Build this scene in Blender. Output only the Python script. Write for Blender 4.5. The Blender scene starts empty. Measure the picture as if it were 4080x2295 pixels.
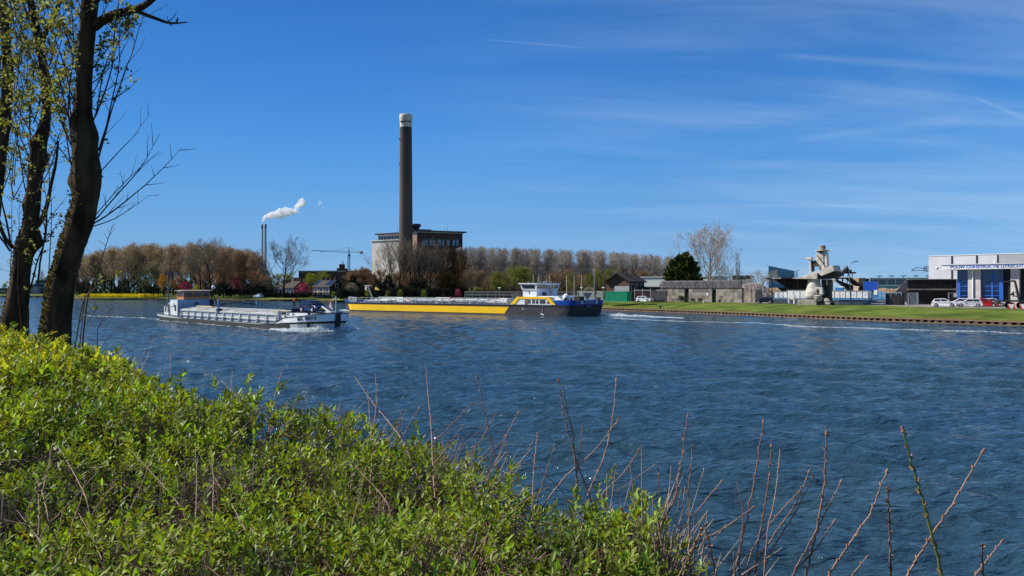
import bpy, math, random
import numpy as np
from mathutils import Vector, Matrix, Euler
# ------------------------------------------------------------------ camera, sky, sun
SC = bpy.context.scene
F, CX, HY, EYE = 3009.0, 2040.0, 1156.0, 4.9      # focal length and horizon of the picture, eye height over the water
camd = bpy.data.cameras.new('camera'); cam = bpy.data.objects.new('camera', camd)
SC.collection.objects.link(cam); SC.camera = cam
camd.sensor_width = 36; camd.lens = 36*F/4080; camd.clip_start = 0.05; camd.clip_end = 12000
cam.location = (0, 0, EYE)
cam.rotation_euler = (math.radians(90) + math.atan((HY-1147.5)/F), 0, 0)
SUN_ELEV = math.radians(40)
SUN_DIR = Vector((-0.98, 0.15, 0)).normalized()*math.cos(SUN_ELEV) + Vector((0, 0, math.sin(SUN_ELEV)))
world = bpy.data.worlds.new('World'); SC.world = world; world.use_nodes = True
wn, wl = world.node_tree.nodes, world.node_tree.links
for n in list(wn): wn.remove(n)
def wnode(t, **k):
    n = wn.new(t)
    for a, b in k.items(): setattr(n, a, b)
    return n
sky = wnode('ShaderNodeTexSky', sky_type='NISHITA'); sky.sun_disc = False
sky.sun_elevation = SUN_ELEV; sky.sun_rotation = math.atan2(SUN_DIR.x, SUN_DIR.y)
sky.altitude = 3000; sky.air_density = 1.0; sky.dust_density = 0.0; sky.ozone_density = 3.0
tc = wnode('ShaderNodeTexCoord'); sep = wnode('ShaderNodeSeparateXYZ'); wl.new(tc.outputs['Generated'], sep.inputs[0])
def wm(op, a, b=None, clamp=False):
    n = wnode('ShaderNodeMath', operation=op); n.use_clamp = clamp
    for i, v in enumerate((a, b)):
        if v is None: continue
        if isinstance(v, (int, float)): n.inputs[i].default_value = v
        else: wl.new(v, n.inputs[i])
    return n.outputs[0]
zc = wm('MAXIMUM', sep.outputs[2], 0.02); zz_ = wm('ADD', zc, 0.12)
u_ = wm('DIVIDE', sep.outputs[0], zz_); v_ = wm('DIVIDE', sep.outputs[1], zz_)
comb = wnode('ShaderNodeCombineXYZ'); wl.new(u_, comb.inputs[0]); wl.new(v_, comb.inputs[1])
def cirrus(rot, sc, loc, lo, hi, det=6, dist=0.6):
    mp = wnode('ShaderNodeMapping'); mp.inputs['Rotation'].default_value[2] = rot; mp.inputs['Scale'].default_value = sc; mp.inputs['Location'].default_value = loc
    wl.new(comb.outputs[0], mp.inputs[0])
    nz = wnode('ShaderNodeTexNoise'); nz.inputs['Scale'].default_value = 1; nz.inputs['Detail'].default_value = det; nz.inputs['Roughness'].default_value = .55; nz.inputs['Distortion'].default_value = dist
    wl.new(mp.outputs[0], nz.inputs['Vector'])
    mr = wnode('ShaderNodeMapRange', interpolation_type='SMOOTHSTEP'); mr.inputs[1].default_value = lo; mr.inputs[2].default_value = hi
    wl.new(nz.outputs['Fac'], mr.inputs[0]); return mr.outputs[0]
side = wnode('ShaderNodeMapRange', interpolation_type='SMOOTHSTEP'); side.inputs[1].default_value = -0.25; side.inputs[2].default_value = 0.5; wl.new(sep.outputs[0], side.inputs[0])
c1 = cirrus(0.12, (0.34, 1.6, 1), (3.1, 1.7, 0), 0.36, 0.82, 5, .9)
c2 = cirrus(-0.2, (0.6, 2.4, 1), (8.3, 4.1, 0), 0.42, 0.85, 7, 1.2)
cl = wm('MULTIPLY', wm('ADD', wm('MULTIPLY', c1, 0.23), wm('MULTIPLY', c2, 0.18)), wm('ADD', wm('MULTIPLY', side.outputs[0], 0.95), 0.05), True)
def trail(px0, py0, px1, py1, w0, w1, amt):       # a contrail: a great-circle streak between two directions of the sky
    d = []
    for px, py in ((px0, py0), (px1, py1)): d.append(Vector(((px-CX)/F, 1, (HY-py)/F)).normalized())
    nrm = d[0].cross(d[1]).normalized(); mid = (d[0]+d[1]).normalized(); half = d[0].angle(d[1])/2; tang = (d[1]-d[0]).normalized()
    def dot(v):
        n = wnode('ShaderNodeVectorMath', operation='DOT_PRODUCT'); n.inputs[1].default_value = v; wl.new(tc.outputs['Generated'], n.inputs[0]); return n.outputs['Value']
    off = wm('ABSOLUTE', dot(nrm)); al = wm('DIVIDE', dot(tang), math.sin(half))      # -1 .. 1 along
    w = wm('ADD', wm('MULTIPLY', wm('ADD', al, 1.0), (w1-w0)/2), w0)
    across = wm('SUBTRACT', 1.0, wm('DIVIDE', off, w), True)
    ends = wm('MULTIPLY', wm('SUBTRACT', 1.0, wm('ABSOLUTE', al), True), 4.0, True)
    return wm('MULTIPLY', wm('MULTIPLY', across, ends), amt)
tr = [trail(1915, 155, 2330, 190, .0009, .0020, .13), trail(3050, 215, 4300, 305, .005, .010, .15), trail(3870, 380, 4200, 520, .002, .005, .15), trail(1340, 852, 1480, 815, .0008, .0012, .10),
      trail(3150, 560, 3900, 470, .006, .012, .12), trail(3350, 795, 4300, 790, .006, .012, .14)]
for t_ in tr: cl = wm('ADD', cl, wm('MULTIPLY', t_, .75), True)
# the deep blue of the day: the sky colour graded by elevation, and held back towards the sun
cr = wnode('ShaderNodeValToRGB'); wl.new(sep.outputs[2], cr.inputs[0]); E_ = cr.color_ramp.elements
RAMP = [(.0, .38, .57, .96), (.066, .51, .74, 1.0), (.119, .53, .88, 1.14), (.19, .44, .97, 1.34), (.277, .36, .94, 1.42), (.36, .30, .90, 1.42), (.6, .5, .9, 1.3), (1, .6, .9, 1.2)]
while len(E_) < len(RAMP): E_.new(.5)
for e_, (p_, r_, g_, b_) in zip(E_, RAMP): e_.position = p_; e_.color = (r_/1.5, g_/1.5, b_/1.5, 1)
lat = wnode('ShaderNodeMapRange', interpolation_type='SMOOTHSTEP'); lat.inputs[1].default_value = -.75; lat.inputs[2].default_value = .05; lat.inputs[3].default_value = .72; lat.inputs[4].default_value = 1.0; wl.new(sep.outputs[0], lat.inputs[0])
hs = wnode('ShaderNodeMixRGB', blend_type='MULTIPLY'); hs.inputs[0].default_value = 1; wl.new(sky.outputs[0], hs.inputs[1]); wl.new(cr.outputs[0], hs.inputs[2])
h2 = wnode('ShaderNodeMixRGB', blend_type='MULTIPLY'); h2.inputs[0].default_value = 1; wl.new(hs.outputs[0], h2.inputs[1]); wl.new(lat.outputs[0], h2.inputs[2]); hs = h2
mx = wnode('ShaderNodeMixRGB'); mx.inputs[2].default_value = (3.6, 4.6, 5.6, 1); wl.new(cl, mx.inputs[0]); wl.new(hs.outputs[0], mx.inputs[1])
bg = wnode('ShaderNodeBackground'); bg.inputs[1].default_value = 0.136; wl.new(mx.outputs[0], bg.inputs[0])
wo = wnode('ShaderNodeOutputWorld'); wl.new(bg.outputs[0], wo.inputs[0])
sd = bpy.data.lights.new('sun', 'SUN'); sd.energy = 5.0; sd.angle = math.radians(0.53); sd.color = (1.0, 0.95, 0.87)
so = bpy.data.objects.new('sun', sd); SC.collection.objects.link(so); so.rotation_euler = SUN_DIR.to_track_quat('Z', 'Y').to_euler()
SC.view_settings.view_transform = 'Standard'; SC.view_settings.look = 'None'; SC.view_settings.exposure = 0.3; SC.view_settings.gamma = 1
SC.cycles.max_bounces = 16; SC.cycles.diffuse_bounces = 2; SC.cycles.glossy_bounces = 3; SC.cycles.transmission_bounces = 4; SC.cycles.transparent_max_bounces = 6; SC.cycles.volume_bounces = 16
SC.cycles.use_denoising = True
rng = np.random.default_rng(7); random.seed(7)
# ------------------------------------------------------------------ helpers
COL = SC.collection
def X(px, Y): return (px-CX)/F*Y
def Z(py, Y): return EYE + (HY-py)/F*Y
def lin(h, k=1.0):
    h = h.lstrip('#'); o = []
    for i in (0, 2, 4):
        c = int(h[i:i+2], 16)/255; o.append((c/12.92 if c <= .04045 else ((c+.055)/1.055)**2.4)*k)
    return (*o, 1)
MATS = {}
def mat(name, col, col2=None, rough=.7, metal=0, nscale=3, namt=.5, bump=0, bscale=None, spec=.5, trans=0, stretch=None, coord='Object', rnd=0, detail=4, contrast=(.35, .65), emit=0):
    """procedural principled material; col/col2 linear tuples mixed by noise, rnd = brightness change per leaf or piece, trans = light through thin leaves"""
    if name in MATS: return MATS[name]
    m = bpy.data.materials.new(name); m.use_nodes = True; N, L = m.node_tree.nodes, m.node_tree.links
    b = N['Principled BSDF']; out = N['Material Output']
    b.inputs['Roughness'].default_value = rough; b.inputs['Metallic'].default_value = metal; b.inputs['Specular IOR Level'].default_value = spec
    if isinstance(col, str): col = lin(col)
    if isinstance(col2, str): col2 = lin(col2)
    if col2 is None: col2 = tuple(c*.82 for c in col[:3]) + (1,)
    tcn = N.new('ShaderNodeTexCoord'); mp = N.new('ShaderNodeMapping'); L.new(tcn.outputs[coord], mp.inputs[0])
    if stretch: mp.inputs['Scale'].default_value = stretch
    nz = N.new('ShaderNodeTexNoise'); nz.inputs['Scale'].default_value = nscale; nz.inputs['Detail'].default_value = detail; L.new(mp.outputs[0], nz.inputs['Vector'])
    mr = N.new('ShaderNodeMapRange'); mr.inputs[1].default_value = contrast[0]; mr.inputs[2].default_value = contrast[1]; L.new(nz.outputs['Fac'], mr.inputs[0])
    mi = N.new('ShaderNodeMixRGB'); mi.inputs[1].default_value = col; mi.inputs[2].default_value = col2; L.new(mr.outputs[0], mi.inputs[0]); c = mi.outputs[0]
    if rnd:
        g = N.new('ShaderNodeNewGeometry'); r2 = N.new('ShaderNodeMapRange'); r2.inputs[3].default_value = 1-rnd; r2.inputs[4].default_value = 1+rnd; L.new(g.outputs['Random Per Island'], r2.inputs[0])
        h = N.new('ShaderNodeHueSaturation'); L.new(r2.outputs[0], h.inputs['Value']); L.new(c, h.inputs['Color'])
        r3 = N.new('ShaderNodeMapRange'); r3.inputs[3].default_value = .5-.03*rnd/.4; r3.inputs[4].default_value = .5+.03*rnd/.4; L.new(g.outputs['Random Per Island'], r3.inputs[0]); L.new(r3.outputs[0], h.inputs['Hue']); c = h.outputs[0]
    L.new(c, b.inputs['Base Color'])
    if bump:
        nb = N.new('ShaderNodeTexNoise'); nb.inputs['Scale'].default_value = bscale or nscale*3; nb.inputs['Detail'].default_value = 6; L.new(mp.outputs[0], nb.inputs['Vector'])
        bp = N.new('ShaderNodeBump'); bp.inputs['Strength'].default_value = .8; bp.inputs['Distance'].default_value = bump; L.new(nb.outputs['Fac'], bp.inputs['Height']); L.new(bp.outputs[0], b.inputs['Normal'])
    if trans:
        t = N.new('ShaderNodeBsdfTranslucent'); ms = N.new('ShaderNodeMixShader'); ms.inputs[0].default_value = trans
        h2 = N.new('ShaderNodeHueSaturation'); h2.inputs['Value'].default_value = 1.5; h2.inputs['Saturation'].default_value = 1.1; L.new(c, h2.inputs['Color']); L.new(h2.outputs[0], t.inputs['Color'])
        L.new(b.outputs[0], ms.inputs[1]); L.new(t.outputs[0], ms.inputs[2]); L.new(ms.outputs[0], out.inputs['Surface'])
    MATS[name] = m; return m
def paint(name, h, rough=.45, namt=.9, metal=0, dirt=.86, nscale=.8):
    c = lin(h) if isinstance(h, str) else h
    return mat(name, c, tuple(v*dirt for v in c[:3])+(1,), rough=rough, nscale=nscale, metal=metal)
def tag(o, label=None, cat=None, group=None, kind=None):
    if label: o['label'] = label
    if cat: o['category'] = cat
    if group: o['group'] = group
    if kind: o['kind'] = kind
    return o
def thing(name, label, cat, loc=(0, 0, 0), rz=0.0, group=None):
    o = bpy.data.objects.new(name, None); COL.objects.link(o); o.empty_display_size = .3
    o.location = loc; o.rotation_euler = (0, 0, rz); return tag(o, label, cat, group)
def link(name, me, mats, parent=None, loc=None, rz=None):
    for m in (mats if isinstance(mats, (list, tuple)) else [mats]):
        if len(me.materials) < 8 and m is not None: me.materials.append(m)
    o = bpy.data.objects.new(name, me); COL.objects.link(o)
    if parent: o.parent = parent
    if loc is not None: o.location = loc
    if rz is not None: o.rotation_euler = (0, 0, rz)
    return o
def npmesh(name, V, Fc, mi=None, smooth=False):
    """V (n,3); Fc (m,k) equal-size faces"""
    V = np.asarray(V, np.float32); Fc = np.asarray(Fc, np.int32); me = bpy.data.meshes.new(name); m, k = Fc.shape
    me.vertices.add(len(V)); me.vertices.foreach_set('co', V.ravel())
    me.loops.add(m*k); me.loops.foreach_set('vertex_index', Fc.ravel())
    me.polygons.add(m); me.polygons.foreach_set('loop_start', np.arange(0, m*k, k, dtype=np.int32)); me.polygons.foreach_set('loop_total', np.full(m, k, np.int32))
    if mi is not None: me.polygons.foreach_set('material_index', np.asarray(mi, np.int32))
    me.polygons.foreach_set('use_smooth', np.full(m, smooth, bool))
    me.update(calc_edges=True); me.validate(); return me
class MB:
    def __init__(s): s.v, s.f, s.m, s.s = [], [], [], []
    def add(s, V, Fc, mi=0, smooth=False):
        n = len(s.v); s.v += [tuple(map(float, p)) for p in V]; s.f += [tuple(i+n for i in f) for f in Fc]; s.m += [mi]*len(Fc); s.s += [smooth]*len(Fc); return s
    def box(s, x0, x1, y0, y1, z0, z1, mi=0):
        V = [(x0,y0,z0),(x1,y0,z0),(x1,y1,z0),(x0,y1,z0),(x0,y0,z1),(x1,y0,z1),(x1,y1,z1),(x0,y1,z1)]
        return s.add(V, [(0,3,2,1),(4,5,6,7),(0,1,5,4),(1,2,6,5),(2,3,7,6),(3,0,4,7)], mi)
    def prism(s, pts, y0, y1, mi=0, axis='y'):
        """polygon given in (x,z) extruded along y (axis 'y'), or (x,y) along z (axis 'z'), or (y,z) along x"""
        n = len(pts); mk = {'y': lambda p, t: (p[0], t, p[1]), 'z': lambda p, t: (p[0], p[1], t), 'x': lambda p, t: (t, p[0], p[1])}[axis]
        V = [mk(p, y0) for p in pts]+[mk(p, y1) for p in pts]
        Fc = [tuple(range(n)), tuple(range(2*n-1, n-1, -1))]+[(i, (i+1) % n+0, (i+1) % n+n, i+n)[::-1] for i in range(n)]
        return s.add(V, Fc, mi)
    def tube(s, p0, p1, r0, r1=None, n=8, mi=0, cap=True, smooth=True):
        r1 = r0 if r1 is None else r1; p0, p1 = Vector(p0), Vector(p1); d = (p1-p0)
        if d.length < 1e-6: return s
        d.normalize(); a = d.orthogonal().normalized(); b = d.cross(a); V = []
        for p, r in ((p0, r0), (p1, r1)):
            for i in range(n):
                t = 2*math.pi*i/n; V.append(p+a*math.cos(t)*r+b*math.sin(t)*r)
        s.add(V, [(i, (i+1) % n, (i+1) % n+n, i+n) for i in range(n)], mi, smooth)
        if cap: s.add(V, [tuple(range(n-1, -1, -1)), tuple(range(n, 2*n))], mi)
        return s
    def path(s, pts, r, n=6, mi=0):
        rs = r if isinstance(r, (list, tuple)) else [r]*len(pts)
        for i in range(len(pts)-1): s.tube(pts[i], pts[i+1], rs[i], rs[i+1], n, mi)
        return s
    def lathe(s, prof, c=(0, 0, 0), n=16, mi=0, smooth=True):
        V = [(c[0]+r*math.cos(2*math.pi*i/n), c[1]+r*math.sin(2*math.pi*i/n), c[2]+z) for r, z in prof for i in range(n)]
        Fc = [(j*n+i, j*n+(i+1) % n, (j+1)*n+(i+1) % n, (j+1)*n+i) for j in range(len(prof)-1) for i in range(n)]
        s.add(V, Fc, mi, smooth); s.add(V, [tuple(range(n-1, -1, -1)), tuple(range((len(prof)-1)*n, len(prof)*n))], mi); return s
    def quad(s, a, b, c, d, mi=0): return s.add([a, b, c, d], [(0, 1, 2, 3)], mi)
    def build(s, name, mats, parent=None, loc=None, rz=None, bevel=0):
        me = bpy.data.meshes.new(name); me.from_pydata(s.v, [], s.f); me.polygons.foreach_set('material_index', s.m); me.polygons.foreach_set('use_smooth', s.s); me.update()
        o = link(name, me, mats, parent, loc, rz)
        if bevel:
            b = o.modifiers.new('edges', 'BEVEL'); b.width = bevel; b.segments = 1; b.limit_method = 'ANGLE'
        return o
def textobj(name, s, size, material, parent, loc, rot, ext=.01, bold=0.0, sx=1.0, shear=0, align='CENTER'):
    cu = bpy.data.curves.new(name, 'FONT'); cu.body = s; cu.size = size; cu.extrude = ext; cu.offset = bold; cu.align_x = align; cu.align_y = 'CENTER'; cu.shear = shear
    tmp = bpy.data.objects.new(name, cu); COL.objects.link(tmp); bpy.context.view_layer.update(); me = bpy.data.meshes.new_from_object(tmp.evaluated_get(bpy.context.evaluated_depsgraph_get())); bpy.data.objects.remove(tmp); bpy.data.curves.remove(cu); me.materials.clear(); me.materials.append(material); o = bpy.data.objects.new(name, me); COL.objects.link(o); o.parent = parent; o.location = loc; o.rotation_euler = rot; o.scale = (sx, 1, 1); return o
def tubes(P0, P1, R0, R1, n=3):
    """many tapered sticks at once -> verts, quads"""
    P0, P1 = np.asarray(P0, float), np.asarray(P1, float); R0, R1 = np.asarray(R0, float), np.asarray(R1, float)
    d = P1-P0; L = np.linalg.norm(d, axis=1, keepdims=True); d = d/np.maximum(L, 1e-9)
    ref = np.where(np.abs(d[:, 2:3]) < .9, np.array([[0, 0, 1.]]), np.array([[1., 0, 0]])); a = np.cross(d, ref); a /= np.linalg.norm(a, axis=1, keepdims=True); b = np.cross(d, a)
    t = np.arange(n)*2*np.pi/n; c, s_ = np.cos(t)[None, :, None], np.sin(t)[None, :, None]; off = a[:, None, :]*c+b[:, None, :]*s_
    V = np.concatenate([P0[:, None, :]+off*R0[:, None, None], P1[:, None, :]+off*R1[:, None, None]], axis=1).reshape(-1, 3)
    N = len(P0); base = (np.arange(N)*2*n)[:, None, None]; i = np.arange(n); q = np.stack([i, (i+1) % n, (i+1) % n+n, i+n], axis=1)[None]
    return V, (q+base).reshape(-1, 4)
def cards(C, size, r, asp=1.0, up=0.0, dirs=None):
    """leaf-sized quads with random orientation around centres C"""
    n = len(C); d = r.normal(size=(n, 3)) if dirs is None else dirs+r.normal(size=(n, 3))*.5
    d[:, 2] += up; d /= np.linalg.norm(d, axis=1, keepdims=True); a = np.cross(d, r.normal(size=(n, 3))); a /= np.linalg.norm(a, axis=1, keepdims=True)
    size = np.broadcast_to(size, (n,))[:, None]; A = a*size*.5*asp; D = d*size
    V = np.stack([C, C+D*.5+A, C+D, C+D*.5-A], axis=1).reshape(-1, 3); Fc = np.arange(4*n).reshape(n, 4); return V, Fc
def merge(parts):
    Vs, Fs, Ms, o = [], [], [], 0
    for V, Fc, m in parts:
        Vs.append(V); Fs.append(Fc+o); Ms.append(np.full(len(Fc), m)); o += len(V)
    return np.concatenate(Vs), np.concatenate(Fs), np.concatenate(Ms)
class Fr:
    """vertical building plane: passes (px0,Y0), turned by ang; s(px) = metres along it where that sight line meets it"""
    def __init__(f, px0, Y0, ang):
        f.O = (X(px0, Y0), Y0); f.a = math.radians(ang); f.u = (math.cos(f.a), math.sin(f.a))
    def s(f, px, off=0.0):      # off = metres behind the plane (local +y)
        k = (px-CX)/F; ox = f.O[0]-math.sin(f.a)*off; oy = f.O[1]+math.cos(f.a)*off
        return (k*oy-ox)/(f.u[0]-k*f.u[1])
    def z(f, px, py, off=0.0):
        return EYE + (HY-py)/F*(f.O[1]+math.cos(f.a)*off+f.s(px, off)*f.u[1])
def copy_tree(o, parent=None):
    c = o.copy(); COL.objects.link(c)
    if parent: c.parent = parent
    for ch in list(o.children): copy_tree(ch, c)
    return c
GZ = 2.0                                            # level of the land behind the far bank
# ------------------------------------------------------------------ the setting: water, banks, roads
BANK = [(190,-60),(140,10),(100,57),(84,80),(69.5,102),(57.5,117),(49,136),(39.5,156.5),(22.5,186.5),(-20,250),(-70,310),(-110,343),(-177,378),(-232,405),(-262,440),(-300,512),(-370,535),(-600,620),(-1500,900)]
def offset(poly, d):
    P = np.array(poly, float); T = np.gradient(P, axis=0); T /= np.linalg.norm(T, axis=1, keepdims=True)
    N = np.stack([T[:, 1], -T[:, 0]], 1)
    return P+N*d
def resample(poly, step):
    P = np.array(poly, float); L = np.r_[0, np.cumsum(np.linalg.norm(np.diff(P, axis=0), axis=1))]; n = int(L[-1]/step)+1
    t = np.linspace(0, L[-1], n); return np.stack([np.interp(t, L, P[:, i]) for i in (0, 1)], 1)
def smooth_line(P, k):
    for _ in range(k): P = np.vstack([P[:1], (P[:-2]+2*P[1:-1]+P[2:])/4, P[-1:]])
    return P
BL = smooth_line(resample(BANK, 3.0), 6)
# inland normal must point away from the water (to the right / far side)
def inland(d): return offset(BL, d)
grass_m = mat('grass_ground', lin('#80903c', .70), lin('#5a6e2c', .6), rough=.95, nscale=.25, bump=.12, bscale=2.5, spec=.1, detail=8)
def strip(lines, zs, name, m, closed=False, noise=0.0):
    """sheet through a list of plan lines at given heights"""
    n = len(lines[0]); V = np.concatenate([np.c_[l, np.full(n, z)] for l, z in zip(lines, zs)])
    if noise: V[:, 2] += noise*rng.normal(size=len(V))
    Fc = [[j*n+i, j*n+i+1, (j+1)*n+i+1, (j+1)*n+i] for j in range(len(lines)-1) for i in range(n-1)]
    return npmesh(name, V, Fc, smooth=True)
def sgn_line():
    P = inland(5.0); i = len(P)//4
    # right hand part: inland must have larger x
    return 1 if P[i][0] > BL[i][0] else -1
SG = sgn_line()
ds = [0.9, 3, 6, 9, 12, 15, 24]; zs = [0.55, 0.75, 1.1, 1.5, 1.82, 1.97, 2.0]
lines = [inland(SG*d) for d in ds]
# carry the sheet on to the horizon
far = np.array([[p[0]*1.0+(p[0]-(-50))*0, p[1]] for p in lines[-1]])
lines.append(inland(SG*60)); zs.append(GZ)
hor = lines[-1].copy(); c0 = np.array([40., -200.]); dirv = hor-c0; dirv /= np.linalg.norm(dirv, axis=1, keepdims=True); hor = c0+dirv*7000
hor2 = c0+dirv*1500
lines += [np.where(np.linalg.norm(lines[-1]-c0, axis=1, keepdims=True) < 1450, hor2, lines[-1]+dirv*50), hor]; zs += [GZ, GZ]
gm = strip(lines, zs, 'ground', grass_m)
ground = link('ground', gm, grass_m); tag(ground, kind='structure')
# near bank: path, top and slope down to the water
NB0, NBT, NBN = np.array([.44, 1.85]), np.array([-.64, .77])/math.hypot(.64, .77), np.array([.77, .64])/math.hypot(.77, .64)
ts = np.concatenate([np.linspace(-60, -4, 12), np.linspace(-3, 24, 60), np.linspace(28, 160, 14)]); ws = [-200, -40, -8, -3, -1.6, -.8, 0, .5, 1.0, 1.7, 2.6, 3.6, 4.6, 7]; wz = [3.2, 3.2, 3.25, 3.3, 3.3, 3.35, 3.3, 3.1, 2.7, 2.1, 1.4, .5, -.3, -1.5]
V = [[*(NB0+NBT*t+NBN*w), z+(.05*math.sin(t*3+w*2) if -8 < w < 3 else 0)] for w, z in zip(ws, wz) for t in ts]; n = len(ts)
Fc = [[j*n+i, j*n+i+1, (j+1)*n+i+1, (j+1)*n+i] for j in range(len(ws)-1) for i in range(n-1)]
earth_m = mat('bank_earth', lin('#4a3c26', .6), lin('#55602c', .55), rough=1, nscale=2.5, bump=.05, spec=.1)
tag(link('near_bank_ground', npmesh('near_bank_ground', V, Fc, smooth=True), earth_m), kind='structure')
# water: fine waves near, coarser far, one sheet
def waves(x, y):
    """height of the water: wind chop, wash of the two ships"""
    r = np.random.default_rng(3); h = np.zeros_like(x); d = np.hypot(x, y)
    for k in range(46):
        lam = .36*1.128**(k % 23)*(1.0 if k < 23 else 1.31); ang = math.radians(-115+r.normal()*(17+9*(k % 3))); kk = 2*math.pi/lam
        a = .0098*lam**.82*(.75 if lam < .7 else (1.15 if lam < 2.4 else .75*(2.4/lam)**.4))*r.uniform(.6, 1.2); ph = r.uniform(0, 6.28)
        fade = np.clip(1.6-d*.0125/lam*1.6, 0, 1)
        wob = .8*np.sin(x*.21/lam**.5+ph)+.8*np.cos(y*.17/lam**.5+ph*2)
        p = kk*(x*math.cos(ang)+y*math.sin(ang))+ph+wob; h += a*fade*(np.sin(p)+.25*np.cos(2*p))
    # wash from the ships spreading over the middle of the canal
    g = np.exp(-((y-34-.25*x)/20)**2)*np.exp(-((x-6)/26)**2)
    h += .10*g*np.sin(.95*(.45*x+.9*y)+1.2*np.sin(.22*x))
    g2 = np.exp(-((y-20)/14)**2); h += .05*g2*np.sin(1.5*(-.35*x+.95*y)+np.sin(.3*x))
    return h
rr = [0.0]; d = 2.0; rad = []
while d < 170: rad.append(d); d *= 1.0065 if d < 60 else 1.012
while d < 3500: rad.append(d); d *= 1.12
rad = np.array(rad); th = np.radians(np.concatenate([np.linspace(-120, -45, 16)[:-1], np.linspace(-45, 45, 560), np.linspace(45, 120, 16)[1:]]))
R_, T_ = np.meshgrid(rad, th, indexing='ij'); wx, wy = R_*np.sin(T_), R_*np.cos(T_); wz_ = waves(wx, wy); wz_[R_ > 150] *= 0
V = np.stack([wx, wy, wz_], -1).reshape(-1, 3); nr, nt = R_.shape
I = np.arange(nr*nt).reshape(nr, nt); Fc = np.stack([I[:-1, :-1], I[:-1, 1:], I[1:, 1:], I[1:, :-1]], -1).reshape(-1, 4)[:, ::-1]
wm_ = bpy.data.materials.new('canal_water'); wm_.use_nodes = True; N, L = wm_.node_tree.nodes, wm_.node_tree.links; b = N['Principled BSDF']
b.inputs['Roughness'].default_value = .10; b.inputs['IOR'].default_value = 1.333; b.inputs['Specular IOR Level'].default_value = .5
tcn = N.new('ShaderNodeTexCoord')
nzc = N.new('ShaderNodeTexNoise'); nzc.inputs['Scale'].default_value = .06; nzc.inputs['Detail'].default_value = 3; L.new(tcn.outputs['Object'], nzc.inputs['Vector'])
mi = N.new('ShaderNodeMixRGB'); mi.inputs[1].default_value = (.016, .056, .112, 1); mi.inputs[2].default_value = (.032, .062, .066, 1); L.new(nzc.outputs['Fac'], mi.inputs[0]); L.new(mi.outputs[0], b.inputs['Base Color'])
prev = None
for sc, st, dist, dx in ((2.0, (1, 2.6, 1), .17, .4), (5.2, (1, 2.4, 1), .042, .4), (.65, (1, 2.8, 1), .34, .3)):
    mp = N.new('ShaderNodeMapping'); mp.inputs['Scale'].default_value = st; mp.inputs['Rotation'].default_value[2] = .3*sc; L.new(tcn.outputs['Object'], mp.inputs[0])
    nb = N.new('ShaderNodeTexNoise'); nb.inputs['Scale'].default_value = sc; nb.inputs['Detail'].default_value = 3; nb.inputs['Roughness'].default_value = .5; nb.inputs['Distortion'].default_value = dx; L.new(mp.outputs[0], nb.inputs['Vector'])
    bp = N.new('ShaderNodeBump'); bp.inputs['Strength'].default_value = 1; bp.inputs['Distance'].default_value = dist; L.new(nb.outputs['Fac'], bp.inputs['Height'])
    if prev: L.new(prev.outputs[0], bp.inputs['Normal'])
    prev = bp
L.new(prev.outputs[0], b.inputs['Normal'])
tag(link('canal_water', npmesh('canal_water', V, Fc, smooth=True), wm_), kind='structure')
# yard, road and gravel sheets behind the right bank
asph = mat('asphalt', lin('#b8afa4', .72), lin('#a0988e', .66), rough=.9, nscale=1.2, bump=.01)
def sheet(name, pts, z, m):
    me = bpy.data.meshes.new(name); me.from_pydata([(x, y, z) for x, y in pts], [], [tuple(range(len(pts)))]); me.update()
    if me.polygons[0].normal.z < 0: me.flip_normals()
    return tag(link(name, me, m), kind='structure')
def gp(px, py, z=GZ):
    Y = (EYE-z)*F/(py-HY); return (X(px, Y), Y)
sheet('road', [gp(3600, 1221), gp(3700, 1224.5), gp(3900, 1228), gp(4080, 1232), gp(4500, 1240), (180, 70), (160, 230), (70, 230), gp(2900, 1200), gp(2700, 1200.5), gp(2960, 1206.5), gp(3090, 1209), gp(3170, 1211), gp(3400, 1214)], GZ+.004, asph)
sheet('footpath', [(-63, 330), (-110, 362), (-180, 397), (-182, 400.5), (-111, 365.5), (-62, 333.5)], GZ+.006, asph)
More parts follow.
